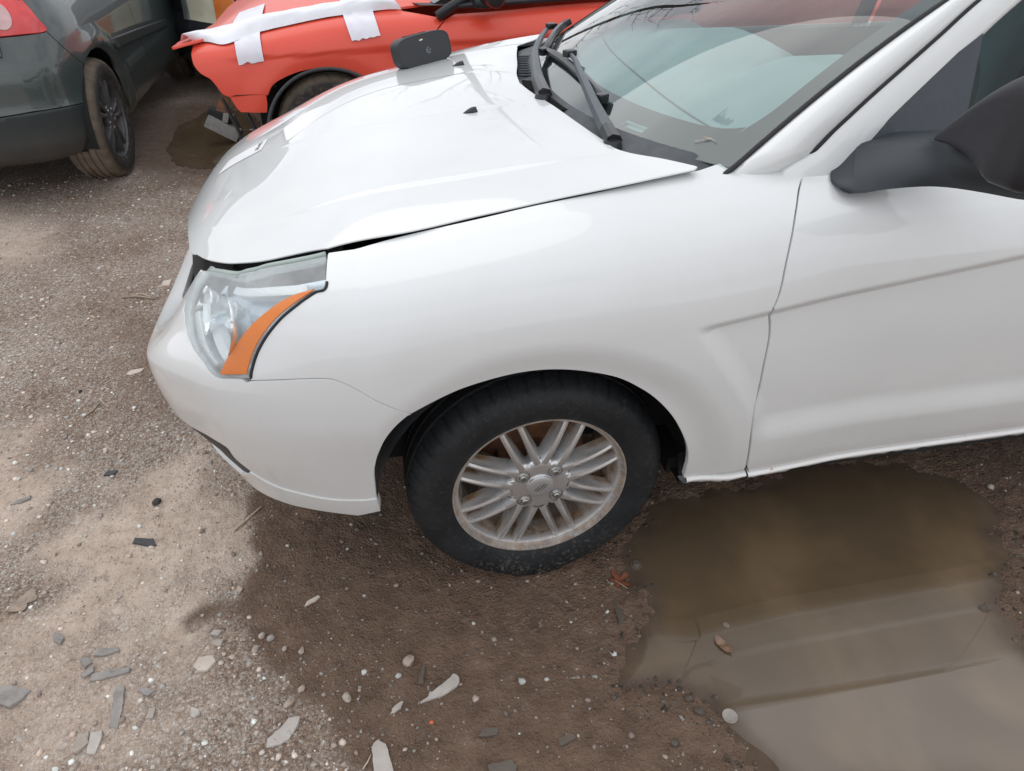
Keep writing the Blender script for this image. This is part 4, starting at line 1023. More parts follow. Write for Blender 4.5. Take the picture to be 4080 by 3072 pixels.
def spoke_mesh(side):
    """one of a parallel pair; runs up +z"""
    rows = []
    for k in range(13):
        f = k/12; r_ = .066+(.194-.066)*f
        off = side*(.0190+.0030*f)
        w0 = .0056+.0030*(1-f)**2+.0008*f                      # half width of the front ridge
        w1 = .0105-.002*f+(.006*(1-f)**3)                     # half width at the back
        yr = .0075+.004*math.sin(f*math.pi)*-1+(.004*f**3)    # front ridge depth
        rows.append([(off-w1, .046, r_), (off-w0*1.25, yr+.010, r_), (off-w0*.9, yr+.002, r_), (off, yr, r_), (off+w0*.9, yr+.002, r_), (off+w0*1.25, yr+.010, r_), (off+w1, .046, r_)])
    V, F = loft(rows); return V, F
hub_prof = [(.0, .006), (.0315, .006), (.0320, .0075), (.0325, .0105), (.034, .0105), (.062, .0095), (.072, .011), (.0775, .015), (.080, .022), (.078, .046), (.0, .046)]
lug_a = [R(49.5)+k*math.pi/2 for k in range(4)]
def hub_mesh():
    V, F = lathe(hub_prof, 96, 'y')
    # scallop the hub edge between spokes
    out = []
    for v in V:
        r_ = math.hypot(v[0], v[2])
        if r_ > .07:
            a = math.atan2(v[2], v[0])-R(22); ph = (a/(2*math.pi)*8) % 1.0
            d = min(abs(ph), abs(1-ph))                        # 0 at pair axis
            sc = 1-.10*ss(.0, .10, .10-d)*(d < .10)+.02*ss(.12, .25, abs(ph-.5) < .2 and .2 or 0)
            v = (v[0]*sc, v[1], v[2]*sc)
        out.append(v)
    return out, F
def as_mesh(name, V, F, mat, auto=None):
    o = obj(name, V, F, mat, None, auto=auto); fix_normals(o); me = o.data
    if auto: me.set_sharp_from_angle(angle=R(auto))
    bpy.data.objects.remove(o); return me
WM = {}
WM['tyre'] = as_mesh('tyre', TY_V, TY_F, M['tyre'], 40)
WM['rim'] = as_mesh('rim', *lathe(rim_prof, 128, 'y'), M['alloy'], 35)
for sd_ in (-1, 1): WM['spoke%d' % sd_] = as_mesh('spoke', *spoke_mesh(sd_), M['alloy'], 32)
WM['hub'] = as_mesh('hub', *hub_mesh(), M['alloy'], 30)
V, F = lathe([(.0, -.0), (.0060, -.0), (.0078, .0015), (.0086, .004), (.0086, .006)], 20, 'y')
V2, F2 = lathe([(.0098, .005), (.0112, .0065), (.0112, .018), (.0, .018)], 6, 'y')
V3, F3 = lathe([(.0165, .0005), (.0158, -.0005), (.0150, .0005), (.0148, .0012)], 32, 'y')
WM['lug_nut'] = as_mesh('lug_nut', *merge((V, F), (V2, F2)), M['steel'], 35)
WM['lug_well'] = as_mesh('lug_recess', *lathe([(.0168, -.0004), (.0160, -.0012), (.0150, .0000), (.0146, .0015), (.0001, .0016)], 32, 'y'), M['lugwell'] if 'lugwell' in M else M['steel'], 35)
WM['cap'] = as_mesh('centre_cap', *lathe([(.0, -.0015), (.018, -.0010), (.0290, .0), (.0308, .0012), (.0312, .004)], 48, 'y'), M['capgrey'], 40)
# oval badge ring and script on the cap
bd = []
for k in range(40):
    a = 2*math.pi*k/40; bd.append((.0150*math.cos(a), 0.0, .0066*math.sin(a)))
V, F = tube(bd+[bd[0]], .0007, 6, cap=False)
lv = []
for x in (-.0085, -.0032, .0021, .0074):
    lv.append(box((x, 0, -.0001), (.0028, .0010, .0036))); lv.append(box((x+.0016, 0, .0006*(1 if x < 0 else -1)), (.0016, .0010, .0010)))
V, F = merge((V, F), *lv)
WM['badge'] = as_mesh('badge', V, F, M['ink_soft'], 35)
WM['disc'] = as_mesh('brake_disc', *lathe([(.0, .085), (.070, .085), (.072, .100), (.078, .104), (.132, .104), (.135, .107), (.135, .125), (.0, .125)], 64, 'y'), M['rust'], 35)
cv, cf = [], []
rows = []
for a in np.linspace(R(150), R(205), 10):
    rows.append([(r_*math.cos(a), y_, r_*math.sin(a)) for r_, y_ in ((.142, .075), (.10, .070), (.096, .085), (.096, .135), (.146, .135), (.150, .10))])
WM['caliper'] = as_mesh('brake_caliper', *loft(rows, close_u=True), M['caliper'], 30)
def make_wheel(parent, loc, flip, steer=0.0, detail=True, phase=22.0):
    w = bpy.data.objects.new('wheel', None); COL.objects.link(w); w.parent = parent; w.location = loc
    w.rotation_euler = (0, 0, steer+(math.pi if flip else 0))
    link_mesh('tyre', WM['tyre'], w); link_mesh('rim', WM['rim'], w); link_mesh('hub', WM['hub'], w)
    for k in range(8):
        a = R(phase)+k*math.pi/4
        for sd_ in (-1, 1): link_mesh('spoke', WM['spoke%d' % sd_], w, rot=(0, math.pi/2-a, 0))
    for a in lug_a:
        r_ = .0540; p = (r_*math.cos(a), .0105, r_*math.sin(a))
        link_mesh('lug_recess', WM['lug_well'], w, loc=(p[0], .0088, p[2]))
        link_mesh('lug_nut', WM['lug_nut'], w, loc=(p[0], .0015, p[2]), rot=(0, a*.7, 0))
    link_mesh('centre_cap', WM['cap'], w, loc=(0, .0045, 0)); link_mesh('badge', WM['badge'], w, loc=(.001, .0026, 0), rot=(0, R(-34), 0))
    link_mesh('brake_disc', WM['disc'], w); link_mesh('brake_caliper', WM['caliper'], w)
    return w
make_wheel(wc, (0, 0, .30), False, steer=R(.8))
make_wheel(wc, (0, 2*YC, .30), True, steer=R(.8))
make_wheel(wc, (2.64, 0, .30), False, phase=5.0); make_wheel(wc, (2.64, 2*YC, .30), True)
# axle stub and suspension behind the front wheel
V, F = tube([(0, .12, .30), (0, .40, .31)], .035, 12); obj('drive_shaft', V, F, M['rust'], wc)

# ------------------------------------------------------------------ door mirror
def side_mirror(mm_):
    f_ = (lambda V: mir(V)) if mm_ else (lambda V: V)
    sm = bpy.data.objects.new('side_mirror', None); COL.objects.link(sm); sm.parent = wc
    ridge, bot, left = [catmull(PT[k], 6) for k in ('arm_ridge', 'arm_bottom', 'arm_left')]
    tail = np.array([(.80, -.21, 1.075), (.82, -.25, 1.07)]); btail = np.array([(.83, -.20, 1.02), (.83, -.245, 1.05)])
    ridge = catmull(np.vstack([ridge[::3], tail]), 3); bot = catmull(np.vstack([bot[::3], btail]), 3)
    rows = []
    RR, BB = resample(ridge, np.linspace(0, 1, 30)), resample(bot, np.linspace(0, 1, 30))
    for f in np.linspace(0, 1, 9):
        rows.append([tuple(p*(1-f)+q*f+np.array([-.010, -.020, .0])*math.sin(math.pi*f)*(.35+.65*min(1, k/12))) for k, (p, q) in enumerate(zip(RR, BB))])
    rows.append([tuple(q+np.array([.03, .03, .012])) for q in BB]); rows = [[tuple(p+np.array([.06, .02, .012])) for p in RR]]+rows
    V, F = loft(rows); fix_normals(obj('mirror_arm', f_(V), F, M['slate'], sm, auto=50))
    # rounded left nose of the base
    L = resample(left, np.linspace(0, 1, 16)); a0 = np.array(PT['arm_ridge'][0]); 
    nose = [tuple(p) for p in L]; inner = [tuple(p*.55+q*.45+np.array([.0, -.004, 0])) for p, q in zip(L, resample(np.array([RR[3], BB[4]]), np.linspace(0, 1, 16)))]
    outb = [tuple(np.array(p)+np.array([.002, .03, 0])) for p in nose]
    obj_ = fix_normals(obj('mirror_base', f_(merge(loft([outb, nose, inner, [tuple(p+np.array([0, .004, 0])) for p in resample(np.array([RR[6], BB[6]]), np.linspace(0, 1, 16))]]))[0]), loft([outb, nose, inner, nose])[1], M['slate'], sm))
    sp = [np.array(p) for p in PT['sail']]
    V = [tuple(p+np.array([0, -.006, 0])) for p in sp]; n = len(V); V += [tuple(p+np.array([0, .02, 0])) for p in sp]
    F = [tuple(range(n))]+[(i, (i+1) % n, n+(i+1) % n, n+i) for i in range(n)]
    fix_normals(obj('mirror_sail', f_(V), F, M['slate2'], sm, smooth=False))
    # head
    rows = []
    for w_ in np.linspace(0, 1, 22):
        y = -.040-.215*w_
        sz = min(1, w_/.60)*(1-.97*max(0, (w_-.80)/.20)**2.6)
        az = .006+.082*sz; ax = .030+.034*sz
        xc = .705+.050*w_; zc = 1.0845+.052*math.sin(min(1, w_/.55)*math.pi/2)
        row = []
        for k in range(28):
            a = 2*math.pi*k/28; c, s_ = math.cos(a), math.sin(a)
            px = xc+ax*(abs(c)**.38)*(1 if c > 0 else -1)*(1.0 if c < 0 else .75); pz = zc+az*(abs(s_)**.38)*(1 if s_ > 0 else -1)
            row.append((px, y, pz))
        rows.append(row)
    V, F = loft(rows, close_u=True); F.append(tuple(range(27, -1, -1))); F.append(tuple(21*28+k for k in range(28)))
    bevel_mesh(fix_normals(obj('mirror_housing', f_(V), F, M['mirror_head'], sm, auto=70)), .006, 2, 40)
    V = [(.812, -.09, 1.08), (.812, -.235, 1.085), (.812, -.235, 1.185), (.812, -.10, 1.175)]
    obj('mirror_glass', f_(V), [(0, 1, 2, 3)], M['chrome'], sm, smooth=False)
side_mirror(0); side_mirror(1)

# ------------------------------------------------------------------ cowl and wipers
hrx = catmull(TR['hood_rear'][:8]+[(.104, YC)], 5)
he = [hood(x+.004, y) for x, y in hrx]; he = np.array(he+[np.array([p[0], 2*YC-p[1], hood(p[0], 2*YC-p[1])[2]]) for p in he[::-1][1:]])
he = resample(he, np.linspace(0, 1, 90))
vb = np.linspace(.985, -.985, 90)
sb_ = np.array([screen(v, .0) for v in vb])
rows = []
for f, dz in ((-.06, -.05), (0.0, -.018), (.2, -.014), (.45, -.010), (.75, -.004), (.93, .003), (1.0, .005), (1.03, .0)):
    rows.append([tuple(p*(1-f)+q*f+np.array([0, 0, dz-.030*max(0, 1-min(k, 89-k)/5)])) for k, (p, q) in enumerate(zip(he, sb_))])
cowl = fix_normals(obj('cowl', *loft(rows), M['greyplastic'], wc, auto=60))
# vent slots across the middle, ribs at the far end
slots = []
for rr_, (f, ln, hh) in enumerate(((.30, .55, .0100), (.52, .40, .006), (.68, .40, .005))):
    for k in range(30):
        i_ = 30+k*.62; i0 = int(i_); p = he[i0]*(1-f)+sb_[i0]*f; p2 = he[i0+1]*(1-f)+sb_[i0+1]*f; fr_ = i_-i0
        c = p*(1-fr_)+p2*fr_; d = Vector(sb_[i0]-he[i0]).normalized()
        V, F = box((0, 0, 0), (.0042, hh*2.0, .006)); q = d.to_track_quat('Y', 'Z').to_matrix()
        V = [q @ v+Vector(c)+Vector((0, 0, -.0095+.004*f)) for v in V]; slots.append((V, F))
V, F = merge(*slots); obj('vent_slots', V, F, M['void'], cowl, smooth=False, kind='stuff')
for k in range(9):
    i0 = 52+k*2; p, q = he[i0], sb_[i0]
    V, F = tube([tuple(p*(1-f)+q*f+np.array([0, 0, -.010+.008*f])) for f in np.linspace(.05, .95, 6)], .004, 6); obj('cowl_rib', V, F, M['greyplastic'], cowl)
def wiper(arm, blade, name):
    w = bpy.data.objects.new('wiper', None); COL.objects.link(w); w.parent = wc
    A = np.array(catmull(arm, 4)); n = len(A)
    rows = []
    for k, p in enumerate(A):
        f = k/(n-1); wd = .0145*(1-f)**1.1+.0050; ht = .010*(1-f)+.004
        t = A[min(k+1, n-1)]-A[max(k-1, 0)]; t /= np.linalg.norm(t); up_ = np.array([-.5, 0, .85]); sd_ = np.cross(t, up_); sd_ /= np.linalg.norm(sd_); up_ = np.cross(sd_, t)
        rows.append([tuple(p-sd_*wd-up_*ht), tuple(p-sd_*wd+up_*ht*.1), tuple(p-sd_*wd*.25+up_*ht), tuple(p+sd_*wd*.35+up_*ht), tuple(p+sd_*wd+up_*ht*.1), tuple(p+sd_*wd-up_*ht)])
    k0 = int(n*.2)
    for nm, sl, mt in (('arm_cover', rows[:k0+1], M['gloss_black']), ('arm', rows[k0:], M['wipergrey'])):
        V, F = loft(sl, close_u=True); F += [tuple(range(5, -1, -1)), tuple((len(sl)-1)*6+k for k in range(6))]
        fix_normals(obj(nm, V, F, mt, w, auto=30))
    B = np.array(catmull(blade, 4)); n = len(B); rows = []
    for k, p in enumerate(B):
        f = k/(n-1); e = 1-.5*abs(2*f-1)**6
        t = B[min(k+1, n-1)]-B[max(k-1, 0)]; t /= np.linalg.norm(t); up_ = np.array([-.5, 0, .85]); sd_ = np.cross(t, up_); sd_ /= np.linalg.norm(sd_); up_ = np.cross(sd_, t)
        rows.append([tuple(p-sd_*.0095*e-up_*.004), tuple(p-sd_*.009*e+up_*.004), tuple(p-sd_*.002+up_*.009*e), tuple(p+sd_*.008*e+up_*.005), tuple(p+sd_*.0095*e-up_*.004), tuple(p-up_*.014)])
    V, F = loft(rows, close_u=True); F += [tuple(range(5, -1, -1)), tuple((n-1)*6+k for k in range(6))]
    fix_normals(obj('blade', V, F, M['gloss_black'], w, auto=35))
    p = Vector(A[-1]); V, F = box(tuple(p), (.034, .024, .018), Matrix.Rotation(R(25), 3, 'Z')); bevel_mesh(obj('blade_clip', V, F, M['gloss_black'], w), .005)
    p = Vector(B[-1]) if name else Vector(B[0]); V, F = box(tuple(p), (.03, .022, .02), Matrix.Rotation(R(35), 3, 'Z')); bevel_mesh(obj('end_cap', V, F, M['gloss_black'], w), .004)
    p = Vector(A[0]); V, F = lathe([(.0, .012), (.018, .010), (.022, 0), (.024, -.03)], 20, 'z'); obj('pivot', [tuple(Vector(v)+p+Vector((0, 0, -.008))) for v in V], F, M['gloss_black'], w, auto=40)
wiper(PT['wiper1_arm'], PT['wiper1_blade'], 1)
wiper(PT['wiper2_arm'], PT['wiper2_blade'], 0)
# washer jets on the bonnet
for (x, y) in TR['nozzle']:
    p = hood(x, y); rows = []
    for f in np.linspace(0, 1, 9):
        h_ = .014*math.sin(min(1, f*1.25)*math.pi/2) if f < .9 else .014*(1-f)/.1
        w_ = .012*math.sin(.25+f*1.9)
        rows.append([(p[0]-.018+.036*f, p[1]+w_*c, p[2]-.002+h_*max(0, s_)) for c, s_ in [(math.cos(a), math.sin(a)) for a in np.linspace(0, math.pi, 9)]])
    fix_normals(obj('washer_jet', *loft(rows), M['blackplastic'], wc))

# ------------------------------------------------------------------ cabin seen through the glass
def dash_z(x, y):
    z = .965+.075*ss(.20, .62, x)
    d = np.exp(-((y-.43)/.20)**4); z = z+.085*d*ss(.50, .72, x)
    d2 = np.exp(-((y-.98)/.22)**4); z = z+.045*d2*ss(.45, .66, x)
    return z-.45*np.maximum(0, x-.84)
xs_, ys_ = np.linspace(.19, .92, 50), np.linspace(.13, 2*YC-.13, 80)
rows = [[(x+(.16*abs((y-YC)/.68)**2.6)*(1-(x-.19)/.73), y, float(dash_z(x, y))-.02) for y in ys_] for x in xs_]
dash = fix_normals(obj('dashboard', *loft(rows), M['dash'], wc))
def on_dash(x, y, up_=.001):
    xi = x; return (x+(.16*abs((y-YC)/.68)**2.6)*(1-(x-.19)/.73), y, float(dash_z(x, y))-.02+up_)
for (ya, yb, x) in ((.30, .62, .34), (.80, 1.12, .33), (1.2, 1.4, .34)):
    rows = [[on_dash(x+dx, y, .002) for y in np.linspace(ya, yb, 12)] for dx in (0, .012)]
    obj('defrost_vent', *loft(rows), M['dash_dark'], dash)
seam_ = [on_dash(.42+.03*math.sin((y-.3)*2), y, .0015) for y in np.linspace(.2, 1.4, 40)]
V, F = tube(seam_, .0022, 5); obj('dash_seam', V, F, M['dash_dark'], dash)
V, F = box((.90, YC, .62), (.10, 1.36, .66)); obj('dash_front', V, F, M['dash_dark'], wc, smooth=False)
for y in (.43, 1.19):
    st = bpy.data.objects.new('seat', None); COL.objects.link(st); st.parent = wc
    V, F = box((1.42, y, .55), (.52, .50, .16)); bevel_mesh(obj('seat_cushion', V, F, M['seat'], st), .05, 3)
    V, F = box((1.74, y, .88), (.14, .48, .66), Matrix.Rotation(R(-14), 3, 'Y').inverted()); bevel_mesh(obj('seat_back', V, F, M['seat'], st), .05, 3)
    V, F = box((1.84, y, 1.27), (.10, .26, .17)); bevel_mesh(obj('head_rest', V, F, M['seat'], st), .04, 3)
V, F = box((2.55, YC, .80), (.16, 1.25, .62), Matrix.Rotation(R(14), 3, 'Y')); bevel_mesh(obj('rear_seat', V, F, M['seat'], wc), .05, 3)
ring = [(.98+.10*math.cos(a)*.45, .43+.18*math.sin(a), 1.0+.17*math.cos(a)) for a in np.linspace(0, 2*math.pi, 37)]
V, F = tube(ring, .014, 8, cap=False); obj('steering_wheel', V, F, M['dash_dark'], wc)
for sgn in (0, 1):
    rows = [[(x, .10+.05*f, .30+.68*f) for x in (.62, .9, 1.5, 2.2, 2.8, 3.4)] for f in (0, .5, 1)]
    V, F = loft(rows); obj('door_card', V if not sgn else mir(V), F, M['dash_dark'], wc)
rows = [[(x, YC-v*.56, 1.405+.035*(1-v*v)-.10*max(0, (x-1.7))**1.8*.55-.03) for v in np.linspace(-1, 1, 9)] for x in np.linspace(1.15, 2.7, 8)]
obj('headliner', *loft(rows), M['seat'], wc)
V, F = box((2.75, YC, .66), (.04, 1.3, .66)); obj('rear_bulkhead', V, F, M['dash_dark'], wc, smooth=False)
V, F = box((1.75, YC, .34), (1.8, 1.3, .03)); obj('carpet', V, F, M['void'], wc, smooth=False)
# vehicle number plate behind the glass and etched marks on the glass
c = [screen(v, h)+np.array([.004, 0, -.012]) for v, h in ((.574, .019), (.662, .019), (.662, .043), (.574, .043))]
obj('number_plate', [tuple(p) for p in c], [(0, 1, 2, 3)], M['paleteal'], ws, smooth=False)
mk = []
rgm = random.Random(8)
for k in range(15):
    v = .815+.0035*k; h0 = .108-.0005*k+.006*rgm.random(); h1 = h0+.014+.018*rgm.random() if k else h0+.045
    a, b_ = screen(v, h0)+np.array([-.0015, 0, .0012]), screen(v+.0016, h0)+np.array([-.0015, 0, .0012]); c_, d_ = screen(v+.0016, h1)+np.array([-.0015, 0, .0012]), screen(v, h1)+np.array([-.0015, 0, .0012])
    mk.append(([a, b_, c_, d_], [(0, 1, 2, 3)]))
obj('etched_mark', *merge(*mk), M['grey_ink'], ws, smooth=False)
# ------------------------------------------------------------------ red car behind
M['red'] = paint('red_paint', (.78, .075, .040), dust=(.38, .26, .20), dust_lo=.10, dust_hi=.60, amount=.25, coat=.35, rough=.42, coat_rough=.15)
M['film'] = simple('white_plastic_film', (.80, .81, .86), rough=.28, var=.05, scale=12)
M['tape'] = simple('white_tape', (.76, .75, .82), rough=.3, var=.05, scale=25, bumpy=.05)
M['glass_dark'] = simple('dark_window', (.035, .042, .05), rough=.05, var=.1, spec=.9)
rc = thing('red_car', 'red car with white plastic film taped over its bonnet edge', 'car', (0, 0, 0))
RI = (-.2, 3.6, .5); RYC = RY+.86
def rmir(V): return [(v[0], 2*RYC-v[1], v[2]) for v in V]
rfill = catmull(TR['r_filmlow'], 3).tolist()
top_r = [(-1.108, .955), (-1.03, .985), (-.9, .99), (-.6, .99), (-.3, .99), (-.12, .985), (-.0594, .955)]
fp_ = seg('r_front')+[(-.93, .545), (-.80, .53)]+seg('r_arch')+[(-.25, .50), (-.19, .42), (-.15, .30), (-.14, .10), (-.02, .08), (.06, .10), (.055, .4), (.06, .65)]+seg('r_gap')+[(.10, .915), (.0333, .934)]+top_r[::-1]
panel('fender', fp_, skin_red, M['red'], rc, grid=.016, sv=.7, inside=RI, mirror=False)
vp = seg('r_val')+[(-.785, .46), (-.783, .525), (-.80, .527), (-.93, .530)]
panel('valance', vp, skin_red, M['red_dark'] if 'red_dark' in M else M['red'], rc, grid=.02, sv=.7, inside=RI, offset=-.004)
dp = [(.085, .79), (.102, .838), (.142, .899), (.20, .935), (.6, .945), (1.1, .945), (1.45, .945), (1.46, .6), (1.45, .10), (.07, .10), (.065, .4), (.07, .65)]
panel('door', dp, skin_red, M['red'], rc, grid=.022, sv=.7, inside=RI)
qp_ = [(1.465, .945), (2.2, .95), (3.2, .95), (3.3, .6), (3.2, .12), (2.68, .10), (2.66, .3), (2.58, .48), (2.45, .60), (2.30, .63), (2.14, .60), (2.02, .48), (1.94, .3), (1.92, .10), (1.46, .10), (1.47, .6)]
panel('quarter_panel', qp_, skin_red, M['red'], rc, grid=.03, sv=.7, inside=RI)
# bonnet: outer front edge swept back to the far side
ho = catmull(TR['r_hoodout'], 4)
hp_ = [(-1.195, RY+.11), (-1.0, RY+.135), (-.8, RY+.145), (-.4, RY+.145), (-.1, RY+.14), (.08, RY+.20), (.20, RY+.45), (.24, RYC), (.20, 2*RYC-RY-.45), (.08, 2*RYC-RY-.2), (-.5, 2*RYC-RY-.145), (-1.0, 2*RYC-RY-.18), (-1.08, 2*RYC-RY-.35), (-1.10, RYC+.1), (-1.10, RYC-.2), (-1.12, RY+.46), (-1.165, RY+.31), (-1.19, RY+.20)]
panel('bonnet', hp_, hood_red, M['red'], rc, grid=.03, inside=(-.2, 3.6, .3), depth=.012)
# the same side panels on the far flank
V = []; 
rows = [[tuple(skin_red(x, t)) for x in np.linspace(-1.05, 3.2, 60)] for t in np.linspace(.05, 1, 14)]
V, F = loft(rows); fix_normals(obj('far_flank', rmir(V), F, M['red'], rc))
# dark structure under the skin
rows = [[(x, y, z) for x, y in ((-.85, RY+.16), (-.05, RY+.16), (-.05, 2*RYC-RY-.16), (-.85, 2*RYC-RY-.16))] for z in (.22, .72)]
V, F = loft(rows, close_u=True); F += [(3, 2, 1, 0), (4, 5, 6, 7)]; obj('engine_bay', V, F, M['void'], rc, smooth=False)
V, F = box((1.5, RYC, .30), (3.0, 1.45, .14)); obj('underbody', V, F, M['void'], rc, smooth=False)
rows = [[(-.47+r_*math.cos(a), y_, .28+r_*math.sin(a)) for a in np.linspace(-.1, math.pi+.1, 40)] for y_, r_ in ((RY-.004, .338), (RY+.0, .328), (RY+.03, .332), (RY+.26, .332), (RY+.27, .05))]
obj('wheel_arch_liner', *loft(rows), M['blackplastic'], rc)
rows = [[(-.47+r_*math.cos(a), y_, .28+r_*math.sin(a)) for a in np.linspace(.2, math.pi-.15, 40)] for y_, r_ in ((RY-.003, .346), (RY-.006, .340), (RY-.003, .331), (RY+.02, .326))]
obj('arch_trim', *loft(rows), M['greyplastic'], rc)
def plain_wheel(parent, loc, rz, tyre_mat=None, r_scale=1.0):
    w = bpy.data.objects.new('wheel', None); COL.objects.link(w); w.parent = parent; w.location = loc; w.rotation_euler = (0, 0, rz); w.scale = (r_scale, 1, r_scale)
    link_mesh('tyre', WM['tyre2'], w); link_mesh('rim', WM['rim_dark'], w); link_mesh('hub', WM['hub_dark'], w)
    for k in range(5):
        for sd_ in (-1, 1): link_mesh('spoke', WM['dspoke%d' % sd_], w, rot=(0, R(72*k+14), 0))
    for k in range(5):
        a = R(72*k+50); link_mesh('lug_nut', WM['lug_nut'], w, loc=(.05*math.cos(a), .004, .05*math.sin(a)))
    return w
# dusty tyre and dark alloy
m_, nt, b = new_mat('dusty_tyre'); setp(b, rough=.8, spec=.25)
X, Y, Z = xyz(nt); rr = math_n(nt, 'SQRT', math_n(nt, 'ADD', math_n(nt, 'MULTIPLY', X, X), math_n(nt, 'MULTIPLY', Z, Z)))
mr = nt.nodes.new('ShaderNodeMapRange'); mr.inputs['From Min'].default_value = .262; mr.inputs['From Max'].default_value = .296; nt.links.new(rr, mr.inputs['Value'])
f = math_n(nt, 'MULTIPLY', mr.outputs[0], ramp(nt, nz(nt, 7, 5, .6), [(.25, .45), (.7, .95)]))
f = math_n(nt, 'MAXIMUM', f, ramp(nt, nz(nt, 40, 4, .7), [(.5, .05), (.72, .45)]))
nt.links.new(mix(nt, f, (.030, .030, .031), ramp(nt, nz(nt, 25, 4), [(.3, (.20, .155, .115)), (.7, (.32, .255, .195))])), b.inputs['Base Color']); M['tyre_dusty'] = m_
M['alloy_dark'] = simple('dusty_black_alloy', (.12, .12, .125), rough=.5, metal=.5, var=.25, scale=18, dirt=((.22, .18, .145), 9, .58))
WM['tyre2'] = as_mesh('tyre', *tyre_mesh(144, flat=True), M['tyre_dusty'], 40)
WM['rim_dark'] = as_mesh('rim', *lathe(rim_prof, 64, 'y'), M['alloy_dark'], 35)
WM['hub_dark'] = as_mesh('hub', *lathe([(.0, .0), (.022, .0), (.026, .004), (.030, .006), (.066, .008), (.072, .016), (.07, .046)], 40, 'y'), M['alloy_dark'], 30)
def dspoke(side):
    rows = []
    for k in range(9):
        f = k/8; r_ = .055+(.196-.055)*f; off = side*(.012+.026*f); w0 = .010+.006*f; yr = .006+.010*math.sin(f*math.pi)*-.3
        rows.append([(off-w0-.003, .04, r_), (off-w0, yr+.006, r_), (off-w0*.3, yr, r_), (off+w0*.3, yr, r_), (off+w0, yr+.006, r_), (off+w0+.003, .04, r_)])
    return loft(rows)
for sd_ in (-1, 1): WM['dspoke%d' % sd_] = as_mesh('spoke', *dspoke(sd_), M['alloy_dark'], 32)
plain_wheel(rc, (-.47, RY+.035, .285), 0, r_scale=.97); plain_wheel(rc, (2.3, RY+.035, .285), 0, r_scale=.97)
plain_wheel(rc, (-.47, 2*RYC-RY-.035, .285), math.pi, r_scale=.97); plain_wheel(rc, (2.3, 2*RYC-RY-.035, .285), math.pi, r_scale=.97)
# broken front: dark headlight hole and brackets
nose_dark = [[tuple(skin_red(x, t)+np.array([.02, .02, 0])) for x in np.linspace(-1.02, -.75, 14)] for t in np.linspace(.56, .94, 10)]
fix_normals(obj('headlight_cavity', *loft(nose_dark), M['void'], rc))
for k, pts in enumerate(([(-1.02, RY+.10, .52), (-.99, RY+.08, .40), (-.96, RY+.07, .30), (-.97, RY+.08, .22)], [(-.90, RY+.06, .40), (-.86, RY+.05, .28), (-.80, RY+.07, .20)])):
    V, F = tube(catmull(pts, 5), .009, 7); obj('loose_cable', V, F, M['blackplastic'], rc)
V, F = box((-1.00, RY+.10, .47), (.05, .03, .14), Matrix.Rotation(R(25), 3, 'Y')); obj('bracket', V, F, M['rust'], rc, smooth=False)
# white film along the bonnet edge, with folds
up_pts = catmull([(-1.165, 2.935)]+TR['r_filmup'][1:]+[(-.30, 2.975), (-.15, 2.96)], 5); lo_pts = catmull([(-1.105, .955)]+TR['r_filmlow']+[(-.15, .962), (-.07, .958)], 5)
U = resample(np.array([hood_red(x, y) for x, y in up_pts]), np.linspace(0, 1, 70)); L = resample(np.array([skin_red(x, t) for x, t in lo_pts]), np.linspace(0, 1, 70))
rows = []
for f in np.linspace(0, 1, 14):
    row = []
    for k in range(70):
        p = U[k]*(1-f)+L[k]*f; a = k/69
        h_ = math.sin(math.pi*f)*(.040+.014*mnoise.noise(Vector((a*5, f*1.5, 3))))+.006*mnoise.noise(Vector((a*16+f*5, f*4, 1)))*(.3+.7*math.sin(math.pi*min(1, f+.1)))
        row.append(tuple(p+np.array([0, -.55, .84])*(h_+.008)))
    rows.append(row)
fm = fix_normals(obj('plastic_film', *loft(rows), M['film'], None)); tag(fm, 'crumpled white plastic film along the red car bonnet edge', 'plastic film')
def tape(name, sk_pts, hd_pts, lab):
    a, b_, c, d = [np.array(skin_red(*p)) for p in sk_pts]        # top-left, bottom-left, bottom-right, top-right
    hl, hr = [np.array(hood_red(*p)) for p in hd_pts]
    rows = []
    def nrm(f): return np.array([0, -.9+.6*f, .35+.55*f])
    def run(p0, p1): return [np.array(skin_red(p0[0]+(p1[0]-p0[0])*q, p0[1]+(p1[1]-p0[1])*q)) for q in np.linspace(0, 1, 6)]
    path_l = catmull([hl, U_at(hl[0], .3)]+run(sk_pts[0], sk_pts[1]), 5); path_r = catmull([hr, U_at(hr[0], .3)]+run(sk_pts[3], sk_pts[2]), 5)
    path_l, path_r = resample(path_l, np.linspace(0, 1, 26)), resample(path_r, np.linspace(0, 1, 26))
    for k in range(9):
        f = k/8; row = []
        for i in range(26):
            g_ = i/25; p = path_l[i]*(1-f)+path_r[i]*f
            w_ = .0045*mnoise.noise(Vector((f*3+p[0]*9, g_*7, 7)))+.002*mnoise.noise(Vector((f*9, g_*20, 2)))
            jag = .010*mnoise.noise(Vector((f*7, 0, p[0]*3))) if i == 25 else 0
            row.append(tuple(p+np.array([0, -.72, .55])*(.009+w_)+np.array([0, 0, jag])))
        rows.append(row)
    o = fix_normals(obj(name, *loft(rows), M['tape'])); tag(o, lab, 'tape', 'white tape strips on the red car'); return o
def U_at(x, f):
    i = int(np.argmin(np.abs(U[:, 0]-x))); j = int(np.argmin(np.abs(L[:, 0]-x))); return U[i]*(1-f)+L[j]*f+np.array([0, -.55, .84])*.020
tape('tape_strip', TR['r_tape1'], [(-.905, 3.28), (-.765, 3.27)], 'white tape strip at the red car nose, hanging over the fender')
tape('tape_strip', TR['r_tape2'], [(-.37, 3.20), (-.21, 3.18)], 'white tape strip nearer the red car windscreen')
